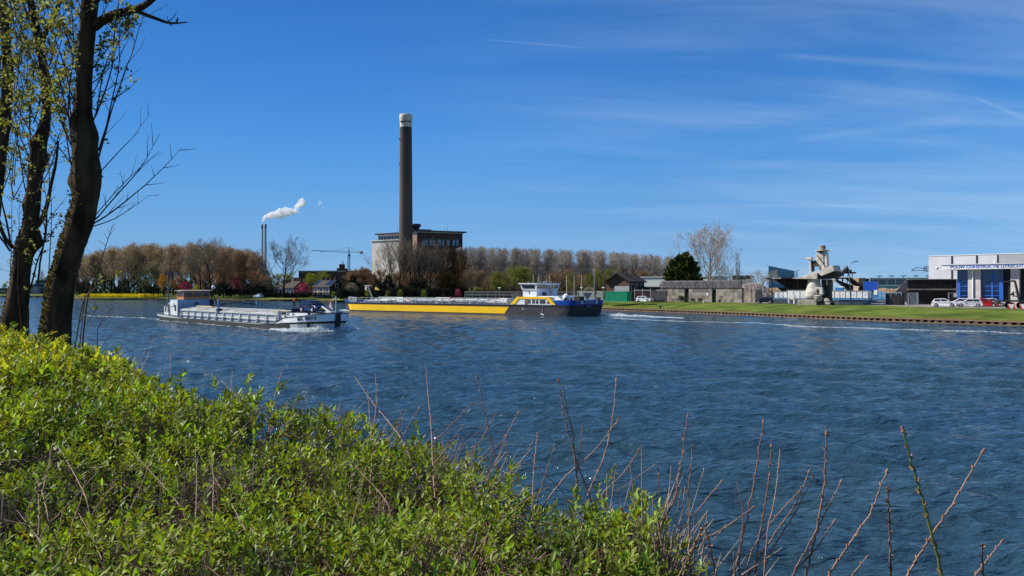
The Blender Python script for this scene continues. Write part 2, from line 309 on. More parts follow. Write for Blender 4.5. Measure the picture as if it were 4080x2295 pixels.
# sheet piling along the far bank: steel face with timber fenders
pile_top = paint('quay_cap', '#8a7358', .9, dirt=.6, nscale=2); pile_dark = mat('quay_dark', lin('#1d1a18', .8), rough=.9); pile_wood = mat('quay_panel', lin('#8d7660', .62), lin('#5c4a3a', .6), rough=.9, nscale=2.5)
def quay(name, i0, i1, label, step=2.0, hgt=.6):
    P = resample(BL[i0:i1], step); T = np.gradient(P, axis=0); T /= np.linalg.norm(T, axis=1, keepdims=True); Nn = np.stack([T[:, 1], -T[:, 0]], 1)*SG
    q = thing(name, label, 'quay wall', (P[len(P)//2][0], P[len(P)//2][1], 0)); o = np.array(q.location)
    cap, back, pan = MB(), MB(), MB()
    for k in range(len(P)-1):
        a, b_ = P[k], P[k+1]; n0, n1 = Nn[k], Nn[k+1]
        def ringbox(mb, d0, d1, z0, z1, f0=0., f1=1.):
            A, B = a+(b_-a)*f0, a+(b_-a)*f1
            V = [(*(A+n0*d0-o[:2]), z0), (*(B+n1*d0-o[:2]), z0), (*(B+n1*d1-o[:2]), z0), (*(A+n0*d1-o[:2]), z0)]; V += [(v[0], v[1], z1) for v in V]
            mb.add(V, [(0,3,2,1),(4,5,6,7),(0,1,5,4),(1,2,6,5),(2,3,7,6),(3,0,4,7)])
        ringbox(cap, -.08, .95, hgt-.1, hgt); ringbox(back, .34, .9, -1.5, hgt-.1); ringbox(cap, -.06, .3, .02, .14)
        ringbox(pan, -.03, .34, .14, hgt-.1, .0, .46+.06*math.sin(k*1.7)); ringbox(back, -.02, .34, -1.5, .02)
    cap.build('capping_beam', pile_top, q); back.build('sheet_piling', pile_dark, q); pan.build('fender_panels', pile_wood, q)
nB = len(BL)
def idx(x, y): return int(np.argmin(np.hypot(BL[:, 0]-x, BL[:, 1]-y)))
quay('quay_wall', idx(140, 10), idx(22.5, 186.5)+3, 'brown sheet pile quay with regular dark gaps below the grass bank on the right', 1.05)
quay('quay_wall', idx(22.5, 186.5)+2, idx(-110, 343), 'dark low quay wall behind the two ships below the houses', 3.0)
quay('quay_wall', idx(-110, 343)-1, idx(-262, 440), 'thin brown bank edging below the yellow flowers', 4.0, .5)
quay('quay_wall', idx(-262, 440)-1, idx(-600, 620), 'dark distant quay seen between the two big trunks', 6.0, 1.0)

# dry trampled strip along the quay and worn patches on the slope
dry_m = mat('dry_grass', lin('#8c7c4c', .66), lin('#6e7034', .6), rough=1, nscale=1.2, bump=.03, spec=.05)
P0_ = inland(SG*.92); rdry = np.random.default_rng(5); wob_ = 1.7+.5*np.sin(np.arange(len(BL))*.9)+.35*rdry.normal(size=len(BL)); N_ = (inland(SG*1.0)-BL); P1_ = BL+N_*(.9+np.abs(wob_))[:, None]; zed = np.interp(.9+np.abs(wob_), ds, zs[:len(ds)])
n = len(BL); V = np.r_[np.c_[P0_, np.full(n, .556)], np.c_[P1_, zed+.012]]; Fc = [[i, i+1, n+i+1, n+i] for i in range(n-1)]
tag(link('dry_bank_edge', npmesh('dry_bank_edge', V, Fc, smooth=True), dry_m), 'dry brownish grass edge above the quay', 'grass', None, 'stuff')
# ------------------------------------------------------------------ trees of the far bank
def grow(seed, H=20., r0=.3, clear=.25, levels=3, nlimb=14, ang=50, limb=.35, ratio=.55, up=.12, jit=.12, kids=3, top=1.0, shape=lambda t: 1.0, forks=0, lean=0.0):
    """grown skeleton: list per level of sticks (p0,p1,r0,r1), and twig points for leaves"""
    R = random.Random(seed); segs = [[] for _ in range(levels+1)]; tips = []
    def rot(d, a, az):
        o = d.orthogonal().normalized(); o = (Matrix.Rotation(az, 3, d) @ o); return (d*math.cos(a)+o*math.sin(a)).normalized()
    def branch(p, d, L, r, lev):
        n = 4 if lev < levels else 2; q = p.copy()
        for i in range(n):
            d = (d+Vector((R.gauss(0, jit), R.gauss(0, jit), R.gauss(0, jit)*.6+up))).normalized(); q1 = q+d*(L/n); ra = r*(1-.7*i/n); rb = r*(1-.7*(i+1)/n)
            segs[lev].append((q.copy(), q1.copy(), ra, rb)); q = q1
            if lev < levels and i >= (1 if lev else 0):
                for _ in range(kids): branch(q.copy(), rot(d, math.radians(R.uniform(25, 60)), R.uniform(0, 6.28)), L*ratio*R.uniform(.55, 1.1)*(1-.25*i/n), rb*.6, lev+1)
            if lev >= levels-1: tips.append(q.copy())
    p = Vector((0, 0, 0)); d = Vector((lean, 0, 1)).normalized(); n = 14; pts = [(p.copy(), r0*1.25)]
    for i in range(n):
        d = (d+Vector((R.gauss(0, .035), R.gauss(0, .035), .05))).normalized(); p = p+d*(H*top*.97/n); pts.append((p.copy(), r0*(1-.93*(i+1)/n)**.8+.02))
    for a, b in zip(pts, pts[1:]): segs[0].append((a[0], b[0], a[1], b[1]))
    for k in range(nlimb):
        t = clear+(.97-clear)*((k+R.random())/nlimb); f = t*n; i = min(int(f), n-1); q = pts[i][0].lerp(pts[i+1][0], f-i); rr_ = pts[i][1]
        branch(q, rot(Vector((0, 0, 1)), math.radians(ang*R.uniform(.75, 1.2)*(1.05-.35*t)), k*2.4+R.uniform(-.4, .4)), H*limb*shape((t-clear)/(1-clear))*R.uniform(.8, 1.15), max(rr_*.45, .03), 1)
    return segs, tips
def arr(sg): return (np.array([s[0][:] for s in sg]), np.array([s[1][:] for s in sg]), np.array([s[2] for s in sg]), np.array([s[3] for s in sg]))
def tree_mesh(seed, leaf_n=0, leaf=.3, spread=.5, twig_min=.02, twig_lv=2, leaf_up=0., thick=1.0, **k):
    """-> (trunk mesh, crown mesh) with material slots bark / twigs, leaves"""
    segs, tips = grow(seed, **k); r = np.random.default_rng(seed)
    tr = [s for lv in segs[:twig_lv] for s in lv]; tw = [s for lv in segs[twig_lv:] for s in lv]
    P0, P1, A, B = arr(tr); V, Fc = tubes(P0, P1+(P1-P0)*.04, A*thick, B*thick, 6); tm = npmesh('trunk', V, Fc, smooth=True)
    P0, P1, A, B = arr(tw); V, Fc = tubes(P0, P1, np.maximum(A, twig_min)*thick, np.maximum(B, twig_min*.6)*thick, 3); parts = [(V, Fc, 0)]
    if leaf_n:
        T = np.array([t[:] for t in tips]); C = T[r.integers(0, len(T), leaf_n)]+r.normal(size=(leaf_n, 3))*spread*np.array([1, 1, .8]); V, Fc = cards(C, r.uniform(.55, 1.3, leaf_n)*leaf, r, .8, leaf_up); parts.append((V, Fc, 1))
    V, Fc, M = merge(parts); return tm, npmesh('crown', V, Fc, M)
bark_d = mat('bark_dark', lin('#4b4036', .55), lin('#2e2721', .55), rough=.95, nscale=2, spec=.1)
bark_g = mat('bark_grey', lin('#a89a8a', .85), lin('#86786a', .8), rough=.95, nscale=2, spec=.1)
twig_b = mat('twigs_brown', lin('#9c8a74', .92), lin('#80705e', .88), rough=1, nscale=.6, spec=.05)
twig_g = mat('twigs_grey', lin('#c0b4a6', .92), lin('#a0948a', .88), rough=1, nscale=.4, spec=.05)
twig_p = mat('twigs_pinkgrey', lin('#c6baac', .95), lin('#a6988a', .92), rough=1, nscale=.4, spec=.05)
def leafm(n, a, b, k=.5, tr=.3): return mat(n, lin(a, k), lin(b, k), rough=.8, nscale=.35, rnd=.3, trans=tr, spec=.15)
L_ochre = leafm('buds_ochre', '#a08c6c', '#86745a', .95, .45); L_rust = leafm('buds_rust', '#94765a', '#7c6048', .85, .4); L_orange = leafm('leaves_orange', '#c89432', '#b0762c', .85); L_mag = leafm('blossom_magenta', '#b85474', '#943c5a', .85)
L_pink = leafm('blossom_pink', '#d0607c', '#b04860', .8); L_yg = leafm('leaves_yellowgreen', '#acac44', '#8c9438', .75); L_will = leafm('leaves_willow', '#9a9c4c', '#80843c', .68); L_olive = leafm('leaves_olive', '#6c7454', '#545c42', .7)
L_dk = leafm('leaves_dark', '#2c3a22', '#1c2818', .5, .1); L_white = leafm('blossom_white', '#c8bea8', '#9c9078', .6); L_brown = leafm('buds_brown', '#9c8064', '#846850', .9, .4); L_conif = mat('needles', lin('#6c7430', .7), lin('#34421e', .6), rough=.8, nscale=.5, rnd=.35, spec=.1)
V_POP = [tree_mesh(100+i, H=20, r0=.17, clear=.10, nlimb=34, ang=33, limb=.24, levels=3, ratio=.6, up=.20, kids=3, shape=lambda t: 1-.5*t, twig_min=.02, leaf_n=0) for i in range(5)]
V_BUD = [tree_mesh(200+i, H=20, r0=.22, clear=.22, nlimb=22, ang=46, limb=.30, levels=3, ratio=.62, up=.17, kids=2, shape=lambda t: .85+.9*t*(1-t)-.45*t, twig_min=.03, leaf_n=5200, leaf=.26, spread=.55) for i in range(4)]
V_ROUND = [tree_mesh(300+i, H=10, r0=.18, clear=.16, nlimb=14, ang=62, limb=.42, levels=3, ratio=.5, up=.10, kids=2, top=.9, shape=lambda t: 1.1-.55*t, twig_min=.02, leaf_n=7500, leaf=.19, spread=.36) for i in range(4)]
V_BARE = [tree_mesh(400+i, H=20, r0=.40, clear=.20, nlimb=16, ang=60, limb=.55, levels=4, ratio=.60, up=.16, kids=2, jit=.15, top=.8, shape=lambda t: 1.05-.45*t, twig_min=.024, twig_lv=3) for i in range(4)]
V_BARE.append(tree_mesh(444, H=20, r0=.40, clear=.10, nlimb=24, ang=52, limb=.56, levels=4, ratio=.60, up=.20, kids=2, jit=.12, top=.8, shape=lambda t: 1.12-.6*t, twig_min=.026, twig_lv=3))
V_BUSH = [tree_mesh(500+i, H=4, r0=.08, clear=.03, nlimb=16, ang=65, limb=.5, levels=2, ratio=.6, up=.10, kids=3, top=.85, shape=lambda t: 1-.4*t, twig_min=.015, twig_lv=1, leaf_n=2200, leaf=.26, spread=.28) for i in range(3)]
def with_mats(pair, bark, twig, leafmat):
    """mesh copies so that each kind keeps its own colours"""
    tm, cm = pair[0].copy(), pair[1].copy(); tm.materials.append(bark); cm.materials.append(twig)
    if leafmat: cm.materials.append(leafmat)
    return tm, cm
CACHE = {}; TOPS = {}
def plant(vs, i, kind, bark, twig, leafmat, name, label, cat, px, Y, toppy, H0, width=1.0, group=None, rz=None, z0=GZ, lean=0):
    key = (kind, i % len(vs)); 
    if key not in CACHE: CACHE[key] = with_mats(vs[i % len(vs)], bark, twig, leafmat)
    tm, cm = CACHE[key]; H = Z(toppy, Y)-z0
    if key not in TOPS: TOPS[key] = float(np.quantile(np.array([v.co.z for v in cm.vertices]), .995))
    k = H/TOPS[key]
    t = thing(name, label, cat, (X(px, Y), Y, z0), (rz if rz is not None else (i*1.7) % 6.28), group); t.scale = (k*width, k*width, k)
    if lean: t.rotation_euler.y = lean
    a = bpy.data.objects.new('trunk', tm); COL.objects.link(a); a.parent = t; b = bpy.data.objects.new('crown', cm); COL.objects.link(b); b.parent = t; return t
rt = random.Random(5)
# avenue of budding poplars, left
gl = 'budding poplars in the long row on the left bank'
def topl(px): return np.interp(px, [250, 330, 420, 520, 600, 680, 760, 860, 930, 1000, 1040], [1035, 1015, 992, 978, 978, 980, 975, 972, 990, 1000, 1018])
for i in range(44):
    px = 262+i*17.8+rt.uniform(-6, 6); Y = np.interp(px, [250, 1040], [425, 345])+rt.uniform(-8, 26)
    plant(V_BUD, i, 'bud', bark_d, twig_b, L_ochre, 'poplar_tree', 'budding ochre brown poplar in the dense row behind the left bank', 'tree', px, Y, topl(px)+rt.uniform(-8, 9), 20, 1.12+rt.uniform(-.12, .15), gl)
for i in range(9):
    px = 870+i*21+rt.uniform(-5, 5); plant(V_BUD, i, 'budb', bark_d, twig_b, L_brown, 'poplar_tree', 'dark brown budding tree in the thicket left of the large bare tree', 'tree', px, 330+rt.uniform(-15, 15), np.interp(px, [870, 960, 1050], [985, 990, 1032])+rt.uniform(-8, 14), 20, 1.15, 'dark brown budding trees beside the big bare tree')
for px, ty, lab in ((842, 948, 'tall bare tree rising above the row behind the wooden wheelhouse'), (800, 985, 'thin bare tree with a gap of sky beside the orange trees')):
    plant(V_BARE, px, 'bareL', bark_d, twig_b, None, 'bare_tree', lab, 'tree', px, 318, ty, 20, 1.0)
plant(V_ROUND, 0, 'olive', bark_d, twig_b, L_olive, 'willow_tree', 'grey green willow standing in front of the poplar row', 'tree', 612, 372, 1052, 10, .72)
plant(V_ROUND, 1, 'olive2', bark_d, twig_b, L_olive, 'willow_tree', 'smaller grey green willow at the left edge of the orange trees', 'tree', 578, 380, 1075, 10, .7)
plant(V_ROUND, 2, 'orange', bark_d, twig_b, L_orange, 'maple_tree', 'golden orange tree left of the ship mast', 'tree', 655, 352, 1090, 10, .8)
plant(V_ROUND, 3, 'rust', bark_d, twig_b, leafm('leaves_amber', '#b07838', '#94602c', .8), 'maple_tree', 'amber brown tree right of the ship mast', 'tree', 705, 350, 1098, 10, .85)
plant(V_ROUND, 1, 'mag', bark_d, twig_b, L_mag, 'blossom_tree', 'dark magenta blossom tree above the wooden wheelhouse', 'tree', 742, 345, 1122, 10, 1.0)
plant(V_ROUND, 2, 'mag2', bark_d, twig_b, L_mag, 'blossom_tree', 'tall magenta blossom tree right of the white searchlight', 'tree', 948, 330, 1098, 10, .85)
plant(V_ROUND, 0, 'pink', bark_d, twig_b, L_pink, 'blossom_tree', 'bright pink blossom tree between the two brick houses', 'tree', 1206, 296, 1126, 10, 1.25)
plant(V_BUSH, 0, 'yel', bark_d, twig_b, L_yg, 'bush', 'yellow green bush beside the magenta blossom tree', 'bush', 790, 335, 1138, 4, 1.3)
for i, (px, ty, Y) in enumerate(((870, 1085, 335), (905, 1070, 325), (985, 1060, 330), (1020, 1075, 322), (1052, 1095, 318), (828, 1075, 340))):
    plant(V_ROUND, i, 'brn', bark_d, twig_b, L_brown, 'round_tree', 'dark brown twiggy tree in the thicket behind the grass bank', 'tree', px, Y, ty, 10, .95, 'brown twiggy trees behind the grass bank')
for i, (px, ty) in enumerate(((890, 1125), (925, 1148), (1005, 1140), (1040, 1132), (975, 1152), (1070, 1150))):
    plant(V_BUSH, i, 'dkb', bark_d, twig_b, L_dk, 'bush', 'dark green shrub under the thicket behind the grass bank', 'bush', px, 312, ty, 4, 1.3, 'dark shrubs behind the grass bank')
plant(V_BARE, 0, 'bareL', bark_d, twig_b, None, 'bare_tree', 'large bare tree with a wide open crown left of the houses', 'tree', 1129, 283, 940, 20, 1.02, rz=2.2)
for i, (px, ty, w) in enumerate(((1150, 1083, 1.1), (1115, 1090, 1.0), (1240, 1088, .95), (1282, 1079, 1.0), (1305, 1095, .9))):
    plant(V_ROUND, i, 'yg', bark_d, twig_b, L_yg, 'round_tree', ['yellow green tree behind the trunk of the large bare tree', 'yellow green tree left of the large bare trunk', 'small yellow green tree behind the gap between the houses', 'yellow green tree behind the solar panel roof', 'yellow green tree next to the dark factory roof'][i], 'tree', px, 330, ty, 10, w)
plant(V_ROUND, 3, 'dk', bark_d, twig_b, L_dk, 'dark_tree', 'dark evergreen tree behind the chimneys of the right hand house', 'tree', 1322, 322, 1088, 10, .8)
plant(V_ROUND, 1, 'dk', bark_d, twig_b, L_dk, 'dark_tree', 'dark evergreen right of the gable with the small window', 'tree', 1384, 318, 1108, 10, .8)
plant(V_ROUND, 2, 'wh', bark_d, twig_b, L_white, 'blossom_tree', 'pale white blossom tree behind the flag of the yellow ship', 'tree', 1400, 284, 1126, 10, 1.2)
plant(V_ROUND, 0, 'wh', bark_d, twig_b, L_white, 'blossom_tree', 'pale blossom tree among the brown shrubs before the power station', 'tree', 1722, 285, 1108, 10, .7)
for i in range(16):
    px = 1410+i*24+rt.uniform(-7, 7); plant(V_ROUND, i, 'rs', bark_d, twig_b, L_rust, 'round_tree', 'rust brown budding tree in front of the factory and power station', 'tree', px, 320+rt.uniform(-12, 14), 1076+rt.uniform(-12, 22), 10, .95, 'rust brown trees before the power station')
for i in range(20):
    px = 1360+i*25+rt.uniform(-8, 8); plant(V_BUSH, i, 'dkb', bark_d, twig_b, L_dk, 'bush', 'dark green garden shrub behind the yellow ship', 'bush', px, 272+rt.uniform(-6, 6), 1147+rt.uniform(-9, 10), 4, 1.5, 'dark garden shrubs behind the yellow ship')
for i, (px, ty, w) in enumerate(((1468, 1150, 1), (1545, 1158, 1), (1690, 1152, 1), (1905, 1140, 1.2), (1330, 1158, 1), (1595, 1150, .9))):
    plant(V_BUSH, i, 'oliv', bark_d, twig_b, L_will, 'bush', ['mid green shrub right of the pale blossom tree', 'low mid green shrub left of the first bare trunk', 'bright yellow green bush under the bare trees', 'round yellow green bush left of the willow', 'green shrub before the right hand house', 'green shrub between the bare trunks'][i], 'bush', px, 265, ty+4, 4, w*.9)
# bare trees in front of the power station
for i, (px, ty, w, lab) in enumerate(((1546, 948, .78, 'bare dark trunked tree before the white wall, leftmost of its row'), (1590, 955, .8, 'bare dark trunked tree before the foot of the tall chimney'), (1640, 948, .8, 'bare budding tree just right of the tall chimney'), (1674, 965, .7, 'bare tree with a thin forked trunk before the brick block'), (1712, 950, .85, 'bare tree with a thick dark trunk before the brick block'))):
    plant(V_BARE, i+1, 'bareM', bark_d, twig_b, None, 'bare_tree', lab, 'tree', px, 281, ty, 20, w)
for i, (px, ty) in enumerate(((1640, 1000), (1700, 1010))):
    plant(V_BUD, i, 'budr', bark_d, twig_b, L_brown, 'poplar_tree', 'brown budding tree mixed with the bare trees before the chimney', 'tree', px, 300, ty, 20, .8, 'brown budding trees before the chimney')
for i in range(9):
    px = 1755+i*12; plant(V_POP, i, 'poplb', bark_d, leafm('twigs_ochre', '#8a6a44', '#6a5038', .62), None, 'poplar_tree', 'brown slender twiggy tree before the right half of the brick block', 'tree', px+rt.uniform(-4, 4), 290+rt.uniform(-6, 10), 995+rt.uniform(-8, 14), 20, 1.1, 'brown slender trees before the brick block')
# long plantation of bare poplars
def topp(px): return np.interp(px, [1850, 2000, 2200, 2400, 2550, 2700, 2780], [984, 990, 996, 1003, 1014, 1026, 1034])
for i in range(104):
    row = i % 3; px = 1852+i*8.7+rt.uniform(-2, 2); Y = 300+row*14+rt.uniform(-2, 2)+np.interp(px, [1850, 2750], [0, 40])
    plant(V_POP, i, 'pop'+str(row), bark_g, twig_p, None, 'poplar_tree', 'bare grey brown poplar in the long straight plantation', 'tree', px, Y, topp(px)+rt.uniform(-3, 5), 20, 1.5, 'bare poplars of the long plantation')
for i in range(26):
    px = 1870+i*34+rt.uniform(-10, 10); plant(V_BUD, i, 'undr', bark_d, twig_b, L_brown, 'understorey_tree', 'low brown budding tree at the foot of the poplar plantation', 'tree', px, 286+rt.uniform(-8, 8)+i*1.2, 1085+rt.uniform(-15, 15), 20, 1.5, 'low brown trees at the foot of the plantation')
for i, (px, ty, w, k) in enumerate(((2050, 1058, 1.25, 0), (2000, 1082, 1.0, 0), (2090, 1062, 1.1, 0), (1972, 1078, .7, 0), (2345, 1082, .9, 0), (2385, 1078, 1.0, 0), (2425, 1070, .9, 0), (2270, 1086, .8, 0), (2470, 1062, .8, 0))):
    plant(V_ROUND, i, 'will', bark_d, twig_b, L_will, 'willow_tree', ['large green willow left of the white wheelhouse', 'lower green willow left of the large one', 'green willow touching the white wheelhouse', 'narrow green tree left of the willows', 'dull green tree behind the thin masts', 'green tree right of the thin masts', 'green tree left of the brick gable house', 'green tree right of the white wheelhouse', 'green tree behind the roof of the gable house'][i], 'tree', px, 262, ty, 10, w*(.62 if i > 3 else 1))
plant(V_BUSH, 1, 'whb', bark_d, twig_b, L_white, 'bush', 'pale cream blossom bush left of the gable house', 'bush', 2345, 235, 1145, 4, 1.1)
plant(V_BUSH, 2, 'mgb', bark_d, twig_b, L_mag, 'bush', 'small magenta bush among the trunks behind the yellow ship', 'bush', 1825, 270, 1152, 4, .9)
# tall bare tree right, evergreen
plant(V_BARE, 4, 'bareR', bark_g, twig_g, None, 'bare_tree', 'tall pale bare tree with a wide crown behind the netted concrete wall', 'tree', 2826, 232, 893, 20, .98, rz=3.4)
for i, (px, ty, w) in enumerate(((2770, 1030, .8), (2870, 1040, .9), (2905, 1060, .7), (2735, 1045, .6), (2940, 1068, .5))):
    plant(V_BARE, i, 'bareR', bark_g, twig_g, None, 'bare_tree', ['low bare bush tree between evergreen and tall bare tree', 'bare shrubby tree right of the tall pale tree', 'small bare tree before the brick office', 'twiggy bare tree touching the evergreen', 'little bare tree beside the lattice mast'][i], 'tree', px, 238, ty, 20, w*.62)
plant(V_BARE, 2, 'bareR2', bark_g, twig_g, None, 'bare_tree', 'rounded bare tree left of the slanted glass building', 'tree', 3035, 300, 1076, 20, 1.7)
def evergreen(px, Y, toppy, wpx, label):
    H = Z(toppy, Y)-GZ; Rm = wpx/2/F*Y; r = np.random.default_rng(9); t = thing('evergreen_tree', label, 'tree', (X(px, Y), Y, GZ)); Cs, Ds = [], []
    for k in range(230):                       # upswept boughs, each a narrow plume of needles
        hz = r.uniform(.06, .97)**.9; az = k*2.4+r.normal()*.3; reach = Rm*(1.02-.10*hz)*math.sin(math.pi*min(max((1-hz)**.62*.52, .04), .52))**1.0*r.uniform(.72, 1.12); L = r.uniform(1.2, 2.4); rise = r.uniform(.5, 1.2)
        m = 90; f = r.random(m)**.7; q = reach*(.35+.65*f); C = np.c_[q*math.cos(az), q*math.sin(az), H*hz*.86+L*rise*f**1.6]+r.normal(size=(m, 3))*(.38*(1.12-f))[:, None]; Cs.append(C); Ds.append(np.tile([[math.cos(az)*.7, math.sin(az)*.7, .9]], (m, 1)))
    C = np.concatenate(Cs); C[:, 2] = np.clip(C[:, 2], .3, H); dirs = np.concatenate(Ds); n = len(C)
    V, Fc = cards(C, r.uniform(.4, 1.0, n), r, .34, 0, dirs); ob = npmesh('crown', V, Fc); link('crown', ob, L_conif, t)
    MB().tube((0, 0, 0), (0, 0, H*.85), .4, .1).build('trunk', bark_d, t)
evergreen(2720, 212, 1003, 162, 'dense dark evergreen with upswept tips behind the concrete wall')
# far-off trees at the left behind the inlet
for i, (px, ty, Y) in enumerate(((160, 1075, 700), (185, 1105, 690), (20, 1130, 690), (140, 1125, 690), (60, 1135, 700), (230, 1120, 650))):
    plant(V_POP if i == 0 else V_ROUND, i, 'farr'+('a' if i == 0 else 'b'), bark_g, twig_g, None if i == 0 else L_olive, 'distant_tree', ['distant slim poplar above the grey houses between the trunks', 'distant round tree right of the slim poplar', 'distant green tree at the left picture edge', 'distant tree left of the slim poplar', 'distant low tree behind the second trunk', 'distant tree half hidden by the main trunk'][i], 'tree', px, Y, ty, 20 if i == 0 else 10, 1.3 if i == 0 else .8)
# band of yellow flowers and reeds
fl = np.random.default_rng(4); n = 26000; P = resample([(X(300, 404), 404), (X(640, 384), 384), (X(900, 362), 362)], .5); P = P+np.array([0, -3.5]); k = fl.integers(0, len(P), n); w_ = fl.beta(2, 2, n)
pxk = P[k][:, 0]/P[k][:, 1]*F+CX; keep = ((pxk < 590) | (fl.random(n) < np.clip((650-pxk)/60, 0, 1)*.5)) & (pxk > 320)
C = np.c_[P[k]+np.c_[fl.normal(size=n)*.5, -1.5+w_*5], 1.15+w_*.9+fl.uniform(0, 1.0, n)][keep]
V, Fc = cards(C, .42, fl, .9, .6); tag(link('flower_field', npmesh('flower_field', V, Fc), mat('yellow_flowers', lin('#e8d018', .95), lin('#b8b020', .8), rough=.8, nscale=.3, rnd=.25, trans=.3)), 'band of bright yellow flowers along the left bank', 'flowers', None, 'stuff')
# grass tufts along the right bank
n = 30000; i0, i1 = idx(140, 10), idx(22, 187); k = fl.integers(i0, i1, n); dd = fl.uniform(1, 22, n); T = np.gradient(BL, axis=0); T /= np.linalg.norm(T, axis=1, keepdims=True); Nn = np.stack([T[:, 1], -T[:, 0]], 1)*SG
P = BL[k]+T[k]*fl.uniform(-1.5, 1.5, n)[:, None]+Nn[k]*dd[:, None]; zt_ = np.interp(dd, ds, zs[:len(ds)]); clump = np.sin(P[:, 0]*.9)+np.sin(P[:, 1]*.7+P[:, 0]*.4); keep = (clump+fl.normal(size=n)*.7) > .2
C = np.c_[P, zt_-.02][keep]; V, Fc = cards(C, fl.uniform(.06, .15, len(C)), fl, .5, 2.0)
tag(link('grass_tufts', npmesh('grass_tufts', V, Fc), leafm('grass_blades', '#8a9840', '#6c8030', .62)), 'short green grass tufts on the right bank', 'grass', None, 'stuff')

# dim woods and scrub far behind the tree rows
def backwood(label, px0, px1, Y, h, n, seed, m):
    r = np.random.default_rng(seed); px = r.uniform(px0, px1, n); y = Y+r.uniform(0, 14, n); hh = h*(.75+.3*np.sin(px*.05)+.2*np.sin(px*.13+1)); C = np.c_[(px-CX)/F*y, y, GZ+hh*r.random(n)**.8]
    V, Fc = cards(C, r.uniform(.5, 1.3, n), r, .9, .3); tag(link('distant_woods', npmesh('distant_woods', V, Fc), m), label, 'woods', None, 'stuff')
backwood('dim woods behind the trunks of the left poplar row', 250, 1110, 462, 15, 26000, 1, L_olive); backwood('dim scrub behind the long bare plantation', 1850, 2680, 372, 8, 17000, 2, L_brown); backwood('dark garden greenery before the power station', 1340, 1860, 300, 7, 9000, 3, L_dk)
# ------------------------------------------------------------------ foreground: big trees, hedge, bare shoots
bark_f = mat('bark_mossy', lin('#70583c', .68), lin('#30261a', .6), rough=.95, nscale=6, bump=.035, bscale=14, spec=.15, stretch=(1, 1, .28), detail=8)
moss_f = mat('moss', lin('#a8842c', .8), lin('#6e6a2c', .7), rough=1, nscale=18, spec=.05, rnd=.3)
twig_f = mat('shoots_brown', lin('#6a5240', .6), lin('#453428', .6), rough=.8, nscale=8, spec=.2)
leaf_f = mat('spring_leaves', lin('#a0a044', .72), lin('#80804a', .6), rough=.6, nscale=2.2, rnd=.35, trans=.45, spec=.3)
def loft(pts, rad, n=20, seed=0, rough=.06, knob=()):
    """one continuous trunk: rings along a path with bark ridges and burrs"""
    r = np.random.default_rng(seed); P = np.array([p[:] for p in pts], float); Rd = np.array(rad, float); L = np.r_[0, np.cumsum(np.linalg.norm(np.diff(P, axis=0), axis=1))]; m = max(int(L[-1]/.06), 8); t = np.linspace(0, L[-1], m)
    C = np.stack([np.interp(t, L, P[:, i]) for i in range(3)], 1)
    for _ in range(6): C[1:-1] = (C[:-2]+2*C[1:-1]+C[2:])/4
    R0 = np.interp(t, L, Rd)
    for _ in range(3): R0[1:-1] = (R0[:-2]+2*R0[1:-1]+R0[2:])/4
    D = np.gradient(C, axis=0); D /= np.linalg.norm(D, axis=1, keepdims=True); A = np.cross(D, [0, 1, 0]); A /= np.linalg.norm(A, axis=1, keepdims=True); B = np.cross(D, A); th_ = np.arange(n)*2*np.pi/n
    rr_ = R0[:, None]*(1+rough*np.sin(th_*4+t[:, None]*.8)+rough*.6*np.sin(th_*9+np.sin(t*2)[:, None]*2)+rough*.5*r.normal(size=(m, n)))
    for (kt, ka, kr, kh) in knob: rr_ += kh*np.exp(-((t[:, None]-kt*L[-1])/kr)**2-((np.angle(np.exp(1j*(th_-ka))))/.8)**2)
    V = C[:, None]+A[:, None]*np.cos(th_)[None, :, None]*rr_[..., None]+B[:, None]*np.sin(th_)[None, :, None]*rr_[..., None]
    I = np.arange(m*n).reshape(m, n); J = np.roll(I, -1, 1); Fc = np.stack([I[:-1], J[:-1], J[1:], I[1:]], -1).reshape(-1, 4); return V.reshape(-1, 3), Fc, C, R0
class Shoots:
    """collects sticks and leaf clusters of one crown"""
    def __init__(s, seed): s.st, s.lf, s.R = [], [], random.Random(seed)
    def shoot(s, p, d, L, r, leafy, lev=0, up=.10, twigs=1.0, wob=.07):
        R = s.R; n = max(int(L/.16), 3); q = Vector(p); d = Vector(d).normalized(); step = L/n
        for i in range(n):
            d = (d+Vector((R.gauss(0, wob), R.gauss(0, wob), R.gauss(0, wob*.5)+up))).normalized(); q1 = q+d*step; f = (i+1)/n
            s.st.append((q.copy(), q1.copy(), r*(1-.75*i/n), r*(1-.75*(i+1)/n))); q = q1
            if lev < 2 and i > 0 and R.random() < .75*twigs:
                o = d.orthogonal().normalized(); o = Matrix.Rotation(R.uniform(0, 6.28), 3, d) @ o; a = R.uniform(.5, 1.0)
                s.shoot(q, d*math.cos(a)+o*math.sin(a), L*R.uniform(.12, .34)*(1-.4*f), r*.42, leafy, lev+1, up*.8, twigs*.75, wob)
            if R.random() < leafy*(.6 if lev == 0 else .95):
                s.lf.append(q+Vector((R.gauss(0, .02), R.gauss(0, .02), R.gauss(0, .02))))
    def mesh(s, leaf=.05, per=4, seed=1, minr=.0022):
        P0, P1, A, B = arr(s.st); V, Fc = tubes(P0, P1, np.maximum(A, minr), np.maximum(B, minr*.8), 4); parts = [(V, Fc, 0)]
        if s.lf:
            r = np.random.default_rng(seed); C = np.repeat(np.array([c[:] for c in s.lf]), per, 0)+r.normal(size=(len(s.lf)*per, 3))*.018; V, Fc = cards(C, r.uniform(.6, 1.25, len(C))*leaf, r, .85, .15); parts.append((V, Fc, 1))
        V, Fc, M = merge(parts); return npmesh('crown', V, Fc, M)
def P3(px, py, Y): return Vector((X(px, Y), Y, Z(py, Y)))
def W(wpx, Y): return wpx/2/F*Y
